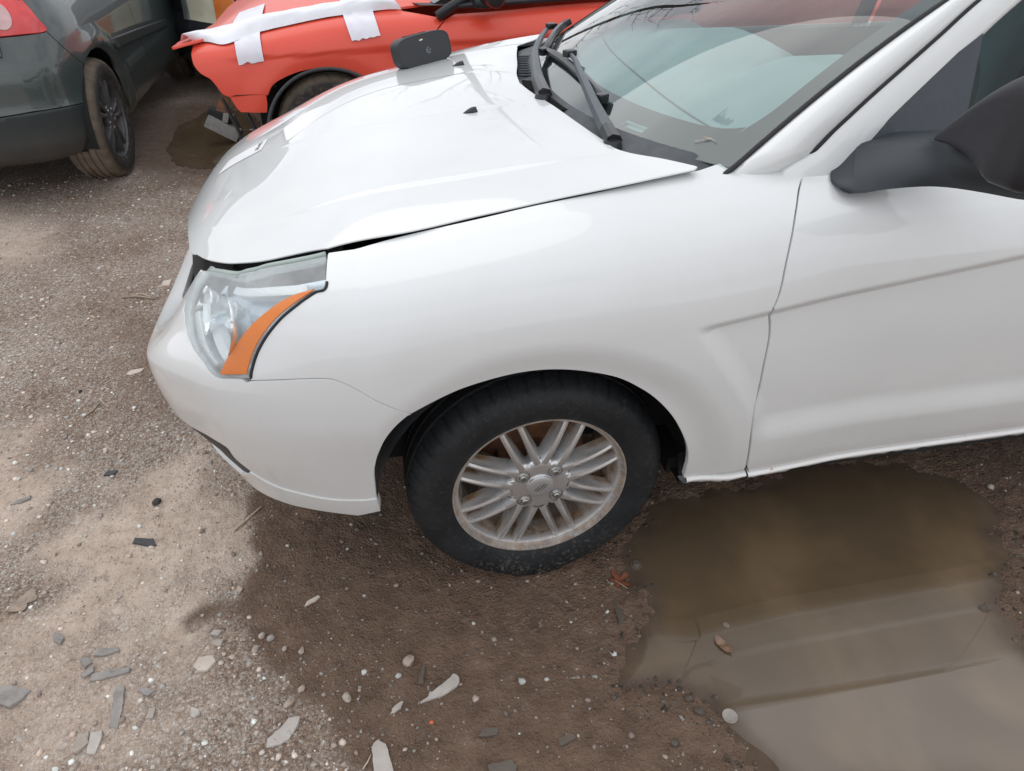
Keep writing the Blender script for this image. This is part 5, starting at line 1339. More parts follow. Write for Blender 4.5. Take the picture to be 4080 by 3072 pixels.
# glass house of the red car
def rhouse(x, z): return (x, RY+.07+.5*(z-.86), z)
belt = [(.18, .862), (1.0, .895), (2.2, .925)]
V, F = tube([rhouse(x, z+.010) for x, z in [(.16, .862), (.5, .876), (1.0, .898), (1.6, .915), (2.2, .93)]], .016, 6); obj('belt_moulding', V, F, M['gloss_black'], rc)
V = [rhouse(.22, .87), rhouse(1.4, .91), rhouse(1.42, 1.22), rhouse(.95, 1.22), rhouse(.60, 1.06)]; obj('window_glass', V, [tuple(range(5))], M['sideglass'], rc, smooth=False)
V = [rhouse(1.5, .915), rhouse(2.3, .94), rhouse(2.0, 1.2), rhouse(1.5, 1.22)]; obj('window_glass', V, [tuple(range(4))], M['sideglass'], rc, smooth=False)
V, F = tube([rhouse(.10, .83), rhouse(.30, .935), rhouse(.58, 1.06), rhouse(.95, 1.235)], [.025, .024, .022, .022], 8); obj('a_pillar', V, F, M['gloss_black'], rc)
V, F = tube([rmir([rhouse(*q)])[0] for q in ((.10, .83), (.30, .935), (.58, 1.06), (.95, 1.235))], .022, 8); obj('a_pillar', V, F, M['red'], rc)
rows = [[(.10+.86*h+.10*abs(v)**2-.10, RYC-v*(.70-.14*h), .875+.36*h+.02*math.sin(h*3.1)) for v in np.linspace(-1, 1, 15)] for h in np.linspace(0, 1, 8)]
obj('windscreen', *loft(rows), M['glass_dark'], rc)
rows = [[(x, RYC-v*.56, 1.245+.03*(1-v*v)-.06*max(0, x-1.5)**2) for v in np.linspace(-1, 1, 9)] for x in np.linspace(.93, 2.1, 8)]
fix_normals(obj('roof', *loft(rows), M['red'], rc))
rows = [[(2.1+1.0*h, RYC-v*(.56+.10*h), 1.22-.28*h) for v in np.linspace(-1, 1, 9)] for h in np.linspace(0, 1, 5)]
obj('rear_window', *loft(rows), M['glass_dark'], rc)
rows = [[(-.10+.18*abs(v)**2+.18*h, RYC-v*.74, .872-.004*h) for v in np.linspace(-1, 1, 15)] for h in (-.3, 1)]
obj('cowl', *loft(rows), M['blackplastic'], rc)
rows = []
for w_ in np.linspace(0, 1, 14):
    sz = math.sin(min(1, w_/.35)*math.pi/2)**.7*(1-.9*max(0, (w_-.75)/.25)**2.2)
    rows.append([(.33+.055*w_+.05*sz*math.cos(a), RY+.05-.20*w_, .935+.012+(.012+.050*sz)*math.sin(a)) for a in np.linspace(0, 2*math.pi, 20, endpoint=False)])
V, F = loft(rows, close_u=True); F += [tuple(range(19, -1, -1)), tuple(13*20+k for k in range(20))]
sm_ = fix_normals(obj('side_mirror', V, F, M['gloss_black'], rc)); 
V, F = box((.33, RY+.04, .895), (.10, .10, .05)); bevel_mesh(obj('mirror_foot', V, F, M['gloss_black'], sm_), .015)

# ------------------------------------------------------------------ dark green-grey car on the left
M['teal'] = paint('dark_green_grey_paint', (.040, .057, .056), dust=(.26, .22, .18), dust_lo=.10, dust_hi=.60, amount=.30, spots=.5, coat=1.0, rough=.35, coat_rough=.05)
M['teal_low'] = paint('dark_bumper_base', (.018, .026, .029), dust=(.26, .21, .17), dust_lo=.15, dust_hi=.42, amount=.45, spots=.6, coat=.2, rough=.5)
m_, nt, b = new_mat('red_tail_lens'); setp(b, rough=.12, coat=1.0, coat_rough=.02)
nt.links.new(ramp(nt, nz(nt, 6, 3), [(.35, (.50, .008, .010)), (.7, (.80, .03, .035))]), b.inputs['Base Color']); M['tail'] = m_
M['tail_clear'] = simple('reverse_lens', (.62, .40, .40), rough=.2, var=.1, coat=.5)
gc = thing('grey_car', 'dark green-grey car seen from its rear corner with dusty black wheel', 'car')
GI = (-2.4, 3.8, .5); GYC = -2.42
gl_poly = seg('g_light')
low_b = [(s_, max(t_, .015)) for s_, t_ in seg('g_low')]
bl_ = [(s_, t_) for s_, t_ in seg('g_split')]
bump_lo = [(s_, t_-.006) for s_, t_ in bl_]+[(-.52, .36), (-.535, .28)]+low_b[::-1]+[(-G_END, .03), (-G_END, .39)]
panel('rear_bumper_base', bump_lo, skin_grey, M['teal_low'], gc, grid=.02, sv=.74, inside=GI)
bump_up = bl_[::-1]+[(-1.10, .40), (-1.10, .80), (-.86, .80)]+[(s_, t_-.008) for s_, t_ in gl_poly[:len(gl_poly)*3//5] if s_ < -.545]+[(s_-.003, t_) for s_, t_ in seg('g_seam')]+[(-.425, .56), (-.455, .48)]
bump_up = [p for i, p in enumerate(bump_up)]
panel('rear_bumper', [(-.500, .398), (-.64, .413), (-.77, .416), (-.91, .403), (-G_END, .40), (-G_END, .80), (-.95, .802), (-.79, .803), (-.68, .803), (-.548, .803)]+[(s_-.004, t_) for s_, t_ in seg('g_seam')]+[(-.425, .565), (-.455, .485)], skin_grey, M['teal'], gc, grid=.016, sv=.74, inside=GI)
qp2 = [(s_+.003, t_) for s_, t_ in seg('g_seam')]+[(-.400, .595), (-.3581, .6317), (-.2964, .6559)]+seg('g_arch')[:-3]+[(.105, .16), (.13, .02), (.60, .02), (.62, .2), (.63, .5), (.62, .97), (.62, 1.0), (-.40, 1.0), (-.545, .985), (-.545, .9), (-.534, .815)]
panel('quarter_panel', qp2, skin_grey, M['teal'], gc, grid=.018, sv=.74, inside=GI)
panel('door', [(.627, .075), (1.55, .075), (1.57, .5), (1.56, 1.0), (.627, 1.0), (.637, .5)], skin_grey, M['teal'], gc, grid=.03, sv=.74, inside=GI)
panel('sill', [(.62, .012), (1.57, .012), (1.57, .068), (.62, .068)], skin_grey, M['teal'], gc, grid=.03, sv=.74, inside=GI)
panel('front_fender', [(1.576, .02), (1.75, .02), (1.78, .3), (1.88, .52), (2.05, .63), (2.25, .63), (2.42, .52), (2.5, .3), (2.52, .1), (2.9, .1), (2.95, .8), (2.6, .95), (1.57, 1.0), (1.58, .5)], skin_grey, M['teal'], gc, grid=.03, sv=.74, inside=GI)
md = TR['g_mould']
mp = [(.065, .630), (.60, .575), (1.34, .49), (1.345, .445), (.60, .520), (.075, .570)]
panel('side_moulding', mp, skin_grey, M['teal_low'], gc, grid=.03, sv=.74, inside=GI, offset=.014, depth=.018, roll=.006)
tl = panel('tail_light', gl_poly+[(-.85, .985), (-.85, .812)], skin_grey, M['tail'], gc, grid=.02, sv=.74, inside=GI, offset=.006, depth=.02, roll=.004)
panel('round_lens', [(-.755+.055*math.cos(a), .90+.065*math.sin(a)) for a in np.linspace(0, 2*math.pi, 24, endpoint=False)], skin_grey, M['tail_clear'], tl, grid=.02, sv=.74, inside=GI, offset=.012, depth=.008, roll=.003)
rows = [[(-1.66-d, 3.21+r_*math.cos(a), .30+r_*math.sin(a)) for a in np.linspace(-.15, math.pi+.15, 40)] for d, r_ in ((.0, .372), (.03, .36), (.27, .36), (.28, .05))]
obj('wheel_arch_liner', *loft(rows), M['void'], gc)
rows = [[(-1.66-d, 5.56+r_*math.cos(a), .30+r_*math.sin(a)) for a in np.linspace(-.15, math.pi+.15, 40)] for d, r_ in ((.0, .372), (.03, .36), (.27, .36), (.28, .05))]
obj('wheel_arch_liner', *loft(rows), M['void'], gc)
plain_wheel(gc, (-1.665, 3.21, .30), math.pi/2); plain_wheel(gc, (-1.665, 5.56, .30), math.pi/2)
plain_wheel(gc, (-3.17, 3.21, .30), -math.pi/2); plain_wheel(gc, (-3.17, 5.56, .30), -math.pi/2)
# far half, rear face and cabin
rows = [[tuple(skin_grey(s_, t_)) for s_ in np.linspace(-G_END, 2.95, 80)] for t_ in np.linspace(.03, 1, 12)]
V, F = loft(rows); V = [(2*GYC-v[0], v[1], v[2]) for v in V]; fix_normals(obj('far_flank', V, F, M['teal'], gc))
V, F = box((GYC, 4.5, .30), (1.36, 3.2, .16)); obj('underbody', V, F, M['void'], gc, smooth=False)
rows = [[(GYC+v*(.62-.05*h), 2.90+.42*h, .93+.48*h) for v in np.linspace(-1, 1, 9)] for h in np.linspace(0, 1, 6)]
fix_normals(obj('tailgate_glass', *loft(rows), M['glass_dark'], gc))
rows = [[(GYC+v*.52, 2.70+.02*abs(v)+(z-.72)*.45, z) for v in np.linspace(-1, 1, 9)] for z in (.72, .85, .94)]
fix_normals(obj('tailgate', *loft(rows), M['teal'], gc))
rows = [[(GYC+v*.58, y, 1.42+.03*(1-v*v)-.03*(y-4)**2*.5) for v in np.linspace(-1, 1, 9)] for y in np.linspace(3.25, 4.9, 8)]
fix_normals(obj('roof', *loft(rows), M['teal'], gc))
for sg in (1, -1):
    V = [(GYC+sg*.69, 3.15, .945), (GYC+sg*.69, 5.5, .945), (GYC+sg*.58, 4.8, 1.39), (GYC+sg*.58, 3.35, 1.40)]
    obj('side_window', V, [(0, 1, 2, 3)], M['glass_dark'], gc, smooth=False)
rows = [[(GYC+v*.58-v*-.10*h, 4.9+.75*h, 1.40-.44*h) for v in np.linspace(-1, 1, 9)] for h in np.linspace(0, 1, 5)]
fix_normals(obj('windscreen', *loft(rows), M['glass_dark'], gc))
rows = [[(GYC+v*.72, y, .955-.10*(y-5.6)-.02*v*v) for v in np.linspace(-1, 1, 9)] for y in (5.55, 5.9, 6.3, 6.5)]
fix_normals(obj('bonnet', *loft(rows), M['teal'], gc))

# ------------------------------------------------------------------ dark car with the clouded headlight, beyond the red bonnet
M['black_paint'] = paint('black_paint', (.012, .014, .022), dust=(.2, .17, .14), amount=.3, coat=1.0, rough=.35)
M['cloudy'] = simple('yellowed_lens', (.62, .60, .46), rough=.3, var=.12, scale=9, coat=.6)
dc = thing('dark_car', 'black car with yellowed headlight partly hidden behind the red car', 'car')
DY = 4.62; DXL = -1.62; DXC = -.78
def dplan(a):      # 0 = left flank, 1 = right flank
    a = np.asarray(a); x = DXL+(2*(DXC-DXL))*a; u = np.abs(2*a-1); return x, DY+.34*u**5+.05*u*u
rows = []
for z, d in ((.22, .08), (.26, .03), (.36, .0), (.46, .0), (.50, .02), (.56, .05), (.66, .07), (.74, .10), (.80, .16)):
    rows.append([(float(dplan(a)[0]), float(dplan(a)[1])+d, z) for a in np.linspace(0, 1, 40)])
fix_normals(obj('front_bumper', *loft(rows[:6]), M['black_paint'], dc))
obj('nose_panel', *[q for q in loft([[ (x, y+.02, z) for x, y, z in r_] for r_ in rows[5:]])], M['black_paint'], dc)
def d_light(sg):
    hl = bpy.data.objects.new('headlight', None); COL.objects.link(hl); hl.parent = dc
    def pt(u, z, off=0): 
        a = .5-sg*u; x, y = dplan(a); d = np.interp(z, [.5, .56, .66, .74, .80], [.02, .05, .07, .10, .16]); return (float(x), float(y)+float(d)-off, z)
    def quad(name, us, zs0, zs1, mat, off):
        rows_ = [[pt(u, z0*(1-f)+z1*f, off) for u, z0, z1 in zip(us, zs0, zs1)] for f in np.linspace(0, 1, 6)]
        V, F = loft(rows_); o_ = fix_normals(obj(name, V, F, mat, hl)); return o_
    us = np.linspace(.20, .40, 9); quad('lens', us, np.interp(us, [.2, .4], [.500, .525]), np.interp(us, [.2, .4], [.68, .73]), M['cloudy'], .012)
    ua = np.linspace(.20, .285, 5); quad('amber_lens', ua, np.interp(ua, [.2, .285], [.512, .522]), np.interp(ua, [.2, .285], [.66, .69]), M['amber'], .020)
    ub = np.linspace(.385, .43, 4); quad('chrome_lamp', ub, [.52]*4, [.73]*4, M['chrome_soft'], .010)
for sg in (1, -1): d_light(sg)
V, F = box((DXC, DY+.10, .62), (.62, .08, .16)); obj('grille', V, F, M['void'], dc, smooth=False)
rows = [[(DXC+v*.80, DY+.22+y, .80+.02*(1-v*v)+.12*min(1, y)) for v in np.linspace(-1, 1, 11)] for y in np.linspace(0, 1.1, 8)]
fix_normals(obj('bonnet', *loft(rows), M['black_paint'], dc))
rows = [[(DXC+v*(.72-.14*h), DY+1.25+.75*h, .93+.46*h) for v in np.linspace(-1, 1, 9)] for h in np.linspace(0, 1, 5)]
fix_normals(obj('windscreen', *loft(rows), M['glass_dark'], dc))
rows = [[(DXC+v*.58, DY+2.0+y, 1.39+.03*(1-v*v)) for v in np.linspace(-1, 1, 7)] for y in (0, .6, 1.4)]
fix_normals(obj('roof', *loft(rows), M['black_paint'], dc))
for sg in (1, -1):
    rows = [[(DXC+sg*(.84-(.06 if z > .8 else 0)), DY+.34+y, z) for y in np.linspace(0, 4.0, 10)] for z in (.24, .5, .8, .92)]
    fix_normals(obj('flank', *loft(rows), M['black_paint'], dc))
    plain_wheel(dc, (DXC+sg*.82, DY+.85, .30), (math.pi/2 if sg > 0 else -math.pi/2)); plain_wheel(dc, (DXC+sg*.82, DY+3.4, .30), (math.pi/2 if sg > 0 else -math.pi/2))
V, F = box((DXC, DY+2.4, .30), (1.4, 3.6, .12)); obj('underbody', V, F, M['void'], dc, smooth=False)
# ------------------------------------------------------------------ ground: one sheet of dirt, gravel and mud out to the horizon
def sdist(P_, poly):
    """signed distance, positive inside"""
    poly = np.array(poly, float); d = np.full(len(P_), 1e9)
    for i in range(len(poly)):
        a, b_ = poly[i], poly[(i+1) % len(poly)]; ab = b_-a
        t = np.clip(((P_-a)@ab)/(ab@ab+1e-12), 0, 1); d = np.minimum(d, np.linalg.norm(P_-a-t[:, None]*ab, axis=1))
    return np.where(inside_poly(P_, poly), d, -d)
def fbm(x, y, sc, oc=3, seed=0.0):
    return np.array([mnoise.fractal(Vector((float(a)*sc, float(b_)*sc, seed)), 0.9, 2.0, oc) for a, b_ in zip(x, y)])
def axis(lo, hi, step, far, grow=1.22):
    c = list(np.arange(lo, hi+step*.5, step)); s_ = step
    a, b_ = c[0], c[-1]; L, Rr = [], []
    while a > -far: s_ *= grow; a -= s_; L.append(a)
    s_ = step
    while b_ < far: s_ *= grow; b_ += s_; Rr.append(b_)
    return np.array(L[::-1]+c+Rr)
gx = axis(-1.70, 1.62, .0135, 400, 1.10); gy = axis(-.80, 1.0, .0135, 400, 1.055)
GX, GY_ = np.meshgrid(gx, gy); gp2 = np.stack([GX.ravel(), GY_.ravel()], 1)
nearm = (np.abs(gp2[:, 0]) < 12) & (np.abs(gp2[:, 1]) < 14)
nl = np.zeros(len(gp2)); nm_ = np.zeros(len(gp2)); nf = np.zeros(len(gp2)); nw = np.zeros(len(gp2))
ix = np.where(nearm)[0]
nl[ix] = fbm(gp2[ix, 0], gp2[ix, 1], 1.3, 3, 1.0); nm_[ix] = fbm(gp2[ix, 0], gp2[ix, 1], 9.0, 3, 5.0); nf[ix] = fbm(gp2[ix, 0], gp2[ix, 1], 34.0, 2, 9.0); nw[ix] = fbm(gp2[ix, 0], gp2[ix, 1], 5.0, 4, 3.0)
def soft(key, w_, jit=.05): 
    sdv = np.full(len(gp2), -9.0); sdv[ix] = sdist(gp2[ix], GP[key])+nw[ix]*jit+nm_[ix]*jit*.35
    return sdv, ss(-w_, w_, sdv)
sd_p, _ = soft('puddle', .03, .030); sd_p2, _ = soft('puddle2', .06, .06)
_, m_wet = soft('wet', .022, .075); _, m_wet2 = soft('wet2', .10, .10); _, m_dry = soft('dry', .12, .14); _, m_dry2 = soft('dry2', .15, .10); _, m_dry3 = soft('dry3', .10, .10); _, m_gr = soft('grav', .15, .12); _, m_dry4 = soft('dry4', .12, .14)
WATER_Z = -.010
H = .0045*nl+.0030*nm_+.0030*nf*(1-.45*m_dry)
H = H*np.where(sd_p > 0, .55, 1)
H = H+.0028*nf*ss(-.10, -.02, sd_p)*ss(.10, .02, sd_p)+.004*nm_*ss(-.10, -.02, sd_p)*ss(.12, .03, sd_p)
H = H-.026*ss(-.07, .20, sd_p)-.045*ss(-.10, .35, sd_p2)
r_w = np.hypot(gp2[:, 0], (gp2[:, 1]-.08)*1.3); H = np.where(r_w < .30, H*ss(.12, .30, r_w), H)
V = [(x, y, z) for (x, y), z in zip(gp2, H)]
nxg = len(gx); F = [(j*nxg+i, j*nxg+i+1, (j+1)*nxg+i+1, (j+1)*nxg+i) for j in range(len(gy)-1) for i in range(nxg-1)]
m_wet_all = np.clip(np.maximum.reduce([m_wet, .55*m_wet2, ss(-.16, -.01, sd_p), ss(-.35, -.02, sd_p2)]), 0, 1)
m_dry_all = np.clip(np.maximum.reduce([m_dry, .85*m_dry2, .85*m_dry3, .62*m_dry4])*(1-m_wet_all), 0, 1)
# material
m_, nt, b = new_mat('dirt_and_gravel'); M['ground'] = m_
setp(b, rough=.9, spec=.3)
at = nt.nodes.new('ShaderNodeAttribute'); at.attribute_name = 'cover'; sp_ = nt.nodes.new('ShaderNodeSeparateColor'); nt.links.new(at.outputs['Color'], sp_.inputs[0])
wetm, drym, gravm = sp_.outputs[0], sp_.outputs[1], sp_.outputs[2]
g = nt.nodes.new('ShaderNodeNewGeometry'); pos = g.outputs['Position']
def vor(scale, feat='F1', vec=None):
    n = nt.nodes.new('ShaderNodeTexVoronoi'); n.inputs['Scale'].default_value = scale; n.feature = feat
    nt.links.new(vec or pos, n.inputs['Vector']); return n
warp = nt.nodes.new('ShaderNodeVectorMath'); warp.operation = 'MULTIPLY_ADD'
nn_ = nt.nodes.new('ShaderNodeTexNoise'); nn_.inputs['Scale'].default_value = 55; nt.links.new(pos, nn_.inputs['Vector'])
nt.links.new(nn_.outputs['Color'], warp.inputs[0]); warp.inputs[1].default_value = (.012, .012, .012); nt.links.new(pos, warp.inputs[2])
v1 = vor(120, vec=warp.outputs[0]); v2 = vor(260, vec=warp.outputs[0]); v3 = vor(42, vec=warp.outputs[0])
def cellval(v): 
    s_ = nt.nodes.new('ShaderNodeSeparateColor'); nt.links.new(v.outputs['Color'], s_.inputs[0]); return s_.outputs
c1, c2, c3 = cellval(v1), cellval(v2), cellval(v3)
gcol = ramp(nt, c1[0], [(0.0, (0.308, 0.231, 0.187)), (.35, (0.493, 0.400, 0.328)), (.7, (0.652, 0.554, 0.475)), (1.0, (0.752, 0.772, 0.764))])
gcol2 = ramp(nt, c2[0], [(0.0, (0.278, 0.213, 0.171)), (.5, (0.530, 0.428, 0.354)), (1.0, (0.752, 0.772, 0.745))])
grav = mix(nt, ramp(nt, nz(nt, 26, 3, .6, pos), [(.4, 0.0), (.6, 1.0)]), gcol, gcol2)
edge = ramp(nt, v1.outputs['Distance'], [(.25, 1.0), (.62, .55)])
grav = mix(nt, .8, grav, mix(nt, 1.0, grav, edge, 'MULTIPLY'))
brown = ramp(nt, nz(nt, 2.6, 4, .6, pos), [(.3, (.62, .52, .46)), (.7, (1.08, 1.05, 1.02))]); grav = mix(nt, 1.0, grav, brown, 'MULTIPLY')
mud = ramp(nt, nz(nt, 9, 5, .62, pos), [(.28, (0.475, 0.372, 0.299)), (.55, (0.622, 0.505, 0.418)), (.8, (0.734, 0.612, 0.518))])
peb = ramp(nt, c1[1], [(.80, 0.0), (.86, 1.0)]); pebm = math_n(nt, 'MULTIPLY', peb, ramp(nt, v1.outputs['Distance'], [(.30, 1.0), (.40, 0.0)]))
mud = mix(nt, pebm, mud, (0.312, 0.247, 0.202))
dryf = math_n(nt, 'MULTIPLY', drym, ramp(nt, nz(nt, 30, 5, .7, pos), [(.30, .25), (.52, 1.0)]))
dry = mix(nt, dryf, grav, mud)
wetc = ramp(nt, nz(nt, 14, 5, .6, pos), [(.3, (0.111, 0.071, 0.048)), (.6, (0.177, 0.114, 0.078)), (.85, (0.254, 0.172, 0.120))])
wp = math_n(nt, 'MULTIPLY', ramp(nt, c2[1], [(.86, 0.0), (.90, 1.0)]), ramp(nt, v2.outputs['Distance'], [(.28, 1.0), (.36, 0.0)]))
wp = math_n(nt, 'MULTIPLY', wp, ramp(nt, nz(nt, 4, 3, .6, pos), [(.42, .05), (.62, 1.0)]))
wetc = mix(nt, wp, wetc, (.36, .31, .27))
wf = math_n(nt, 'MULTIPLY', wetm, ramp(nt, nz(nt, 24, 4, .6, pos), [(.2, .82), (.5, 1.0)]), True)
nt.links.new(mix(nt, wf, dry, wetc), b.inputs['Base Color'])
nt.links.new(math_n(nt, 'SUBTRACT', .92, math_n(nt, 'MULTIPLY', wf, ramp(nt, nz(nt, 18, 4, .6, pos), [(.3, .30), (.7, .58)]))), b.inputs['Roughness'])
# relief: pebbles, grit, tyre scuffs
h1 = math_n(nt, 'SUBTRACT', .6, v1.outputs['Distance'], True); h2 = math_n(nt, 'SUBTRACT', .6, v2.outputs['Distance'], True); h3 = math_n(nt, 'SUBTRACT', .5, v3.outputs['Distance'], True)
h3 = math_n(nt, 'MULTIPLY', h3, ramp(nt, c3[1], [(.55, 0.0), (.7, 1.0)]))
hs2 = math_n(nt, 'ADD', math_n(nt, 'ADD', math_n(nt, 'MULTIPLY', h1, .55), math_n(nt, 'MULTIPLY', h2, .28)), math_n(nt, 'MULTIPLY', h3, .9))
smo = math_n(nt, 'SUBTRACT', 1.0, math_n(nt, 'MULTIPLY', math_n(nt, 'MAXIMUM', drym, math_n(nt, 'MULTIPLY', wetm, .75)), .62), True)
hs2 = math_n(nt, 'ADD', math_n(nt, 'MULTIPLY', hs2, smo), math_n(nt, 'MULTIPLY', nz(nt, 38, 6, .7, pos), .9))
bump(nt, b, hs2, .95, .016)
ground = obj('ground', V, F, M['ground'], kind='structure')
ca = ground.data.color_attributes.new('cover', 'FLOAT_COLOR', 'POINT')
buf = np.ones((len(gp2), 4), np.float32); buf[:, 0] = m_wet_all; buf[:, 1] = m_dry_all; buf[:, 2] = m_gr
ca.data.foreach_set('color', buf.ravel())
def gh(x, y):
    """ground height at a point"""
    i = int(np.clip(np.searchsorted(gx, x)-1, 0, nxg-2)); j = int(np.clip(np.searchsorted(gy, y)-1, 0, len(gy)-2))
    fx = (x-gx[i])/(gx[i+1]-gx[i]); fy = (y-gy[j])/(gy[j+1]-gy[j]); A = H.reshape(len(gy), nxg)
    return float((A[j, i]*(1-fx)+A[j, i+1]*fx)*(1-fy)+(A[j+1, i]*(1-fx)+A[j+1, i+1]*fx)*fy)
def idx_near(x, y): return int(np.clip(np.searchsorted(gy, y)-1, 0, len(gy)-2))*nxg+int(np.clip(np.searchsorted(gx, x)-1, 0, nxg-2))
# water: muddy, clearer where it thins out over the shore
m_ = bpy.data.materials.new('muddy_water'); m_.use_nodes = True; nt = m_.node_tree; nt.nodes.clear(); M['water'] = m_
out_ = nt.nodes.new('ShaderNodeOutputMaterial'); g = nt.nodes.new('ShaderNodeNewGeometry'); pos = g.outputs['Position']
df = nt.nodes.new('ShaderNodeBsdfDiffuse'); gls = nt.nodes.new('ShaderNodeBsdfGlossy'); gls.inputs['Roughness'].default_value = .012
nt.links.new(ramp(nt, nz(nt, 2.4, 4, .55, pos, .4), [(.30, (.105, .074, .046)), (.50, (.128, .090, .055)), (.68, (.185, .128, .075))]), df.inputs[0])
at = nt.nodes.new('ShaderNodeAttribute'); at.attribute_name = 'depth'
wcol = df.inputs[0].links[0].from_socket
nt.links.new(mix(nt, at.outputs['Fac'], ramp(nt, nz(nt, 14, 5, .6, pos), [(.3, (.072, .050, .038)), (.6, (.112, .082, .062)), (.85, (.155, .120, .094))]), wcol), df.inputs[0])
fr = nt.nodes.new('ShaderNodeFresnel'); fr.inputs['IOR'].default_value = 2.0; mm2 = nt.nodes.new('ShaderNodeMixShader')
film = math_n(nt, 'MULTIPLY', fr.outputs[0], math_n(nt, 'ADD', .25, math_n(nt, 'MULTIPLY', at.outputs['Fac'], .77)), True)
nt.links.new(film, mm2.inputs[0]); nt.links.new(df.outputs[0], mm2.inputs[1]); nt.links.new(gls.outputs[0], mm2.inputs[2]); nt.links.new(mm2.outputs[0], out_.inputs[0])
bn = nt.nodes.new('ShaderNodeBump'); bn.inputs['Strength'].default_value = .02; bn.inputs['Distance'].default_value = .004; nt.links.new(nz(nt, 6, 2, .5, pos), bn.inputs['Height']); nt.links.new(bn.outputs[0], gls.inputs['Normal']); nt.links.new(bn.outputs[0], fr.inputs['Normal'])
def sheet(name, poly, pad, grid):
    P_ = np.array(poly); c = P_.mean(0); P_ = c+(P_-c)*pad
    D, F_ = cdt_panel(P_, grid); o = obj(name, [(x, y, WATER_Z) for x, y in D], F_, M['water'], kind='structure', smooth=False); fix_normals(o)
    if o.data.polygons[0].normal.z < 0: o.data.flip_normals()
    dp_ = np.array([WATER_Z-gh(float(x), float(y)) for x, y in D]); a_ = o.data.attributes.new('depth', 'FLOAT', 'POINT'); a_.data.foreach_set('value', ss(-.001, .011, dp_).astype(np.float32)*.97); return o
sheet('puddle', GP['puddle'], 1.25, .022); sheet('puddle', GP['puddle2'], 1.2, .05)

# ------------------------------------------------------------------ loose grit and gravel: nobody could count it
def ico(sub):
    bm = bmesh.new(); bmesh.ops.create_icosphere(bm, subdivisions=sub, radius=1.0); V_ = [tuple(v.co) for v in bm.verts]; F_ = [tuple(v.index for v in f.verts) for f in bm.faces]; bm.free(); return np.array(V_), F_
I1, F1 = ico(1); I2, F2_ = ico(2)
grg = random.Random(21); nrg = np.random.default_rng(5)
tmpl = []
for k in range(10):
    Vt = I1*(1+.22*nrg.standard_normal((len(I1), 1))); Vt = Vt*np.array([1, .7+.5*grg.random(), .45+.3*grg.random()]); tmpl.append(Vt)
TF = np.array(F1)
def scatter(name, n, region, rmin, rmax, palette, dens, mat, seed):
    rg = np.random.default_rng(seed); AV, AF, AC = [], [], []; base = 0; tries = 0; cnt = 0
    while cnt < n and tries < n*6:
        tries += 1
        x = region[0]+(region[1]-region[0])*rg.random(); y = region[2]+(region[3]-region[2])*rg.random()**1.15
        k = idx_near(x, y)
        if rg.random() > dens(k): continue
        r_ = rmin*(rmax/rmin)**(rg.random()**2.6); an = rg.random()*6.28; c, s_ = math.cos(an), math.sin(an)
        T = tmpl[int(rg.integers(0, 10))]*r_
        Vx = T[:, 0]*c-T[:, 1]*s_+x; Vy = T[:, 0]*s_+T[:, 1]*c+y; Vz = T[:, 2]+H[k]+r_*.12
        AV.append(np.stack([Vx, Vy, Vz], 1)); AF.append(TF+base); base += len(T)
        col = palette[int(rg.integers(0, len(palette)))]; j = .75+.5*rg.random(); wet_ = 1-.35*m_wet_all[k]
        AC.append(np.tile([col[0]*j*wet_, col[1]*j*wet_, col[2]*j*wet_, 1], (len(T), 1))); cnt += 1
    AV, AF, AC = np.vstack(AV), np.vstack(AF), np.vstack(AC)
    me = bpy.data.meshes.new(name); me.vertices.add(len(AV)); me.vertices.foreach_set('co', AV.ravel().astype(np.float32))
    me.loops.add(len(AF)*3); me.loops.foreach_set('vertex_index', AF.ravel().astype(np.int32)); me.polygons.add(len(AF))
    me.polygons.foreach_set('loop_start', np.arange(0, len(AF)*3, 3, dtype=np.int32)); me.update(calc_edges=True); me.validate()
    a_ = me.color_attributes.new('tone', 'FLOAT_COLOR', 'POINT'); a_.data.foreach_set('color', AC.ravel().astype(np.float32))
    me.materials.append(mat); o = bpy.data.objects.new(name, me); COL.objects.link(o); return o
m_, nt, b = new_mat('loose_stone'); setp(b, rough=.8); at = nt.nodes.new('ShaderNodeAttribute'); at.attribute_name = 'tone'
nt.links.new(mix(nt, 1.0, at.outputs['Color'], ramp(nt, nz(nt, 240, 3), [(.3, (.75, .75, .75)), (.7, (1.15, 1.15, 1.15))]), 'MULTIPLY'), b.inputs['Base Color']); M['stone'] = m_
PAL = [(0.499, 0.402, 0.340), (0.601, 0.498, 0.424), (0.384, 0.305, 0.254), (0.699, 0.609, 0.543), (0.450, 0.421, 0.398), (0.752, 0.772, 0.724), (0.284, 0.232, 0.201), (0.551, 0.429, 0.351)]
sdp_ok = lambda k: 0.0 if (sd_p[k] > .03 or sd_p2[k] > .08) else 1.0
gr1 = scatter('gravel', 30000, (-2.9, 1.6, -.78, 3.2), .0019, .0088, PAL, lambda k: sdp_ok(k)*(1-.80*m_wet_all[k])*(1-.55*m_dry_all[k]), M['stone'], 3)
tag(gr1, 'loose brown and grey gravel spread over the dirt', 'gravel', kind='stuff')
PALW = [(.40, .35, .31), (.50, .46, .42), (.30, .25, .21), (.36, .33, .31), (.24, .19, .16), (.44, .36, .30)]
def wdens(k):
    x, y = gp2[k]; d = math.hypot(x+.62, (y+.36)*1.1); return sdp_ok(k)*m_wet_all[k]*(.10+.9*ss(.42, .12, d)+.35*ss(.3, .7, nw[k]))
gr2 = scatter('grit', 5200, (-1.1, 1.5, -.78, .75), .0011, .0052, PALW, wdens, M['stone'], 9)
tag(gr2, 'pale grit sprinkled on the dark wet mud', 'grit', kind='stuff')
def shore(k): return 1.0 if -.05 < sd_p[k] < .07 else 0.0
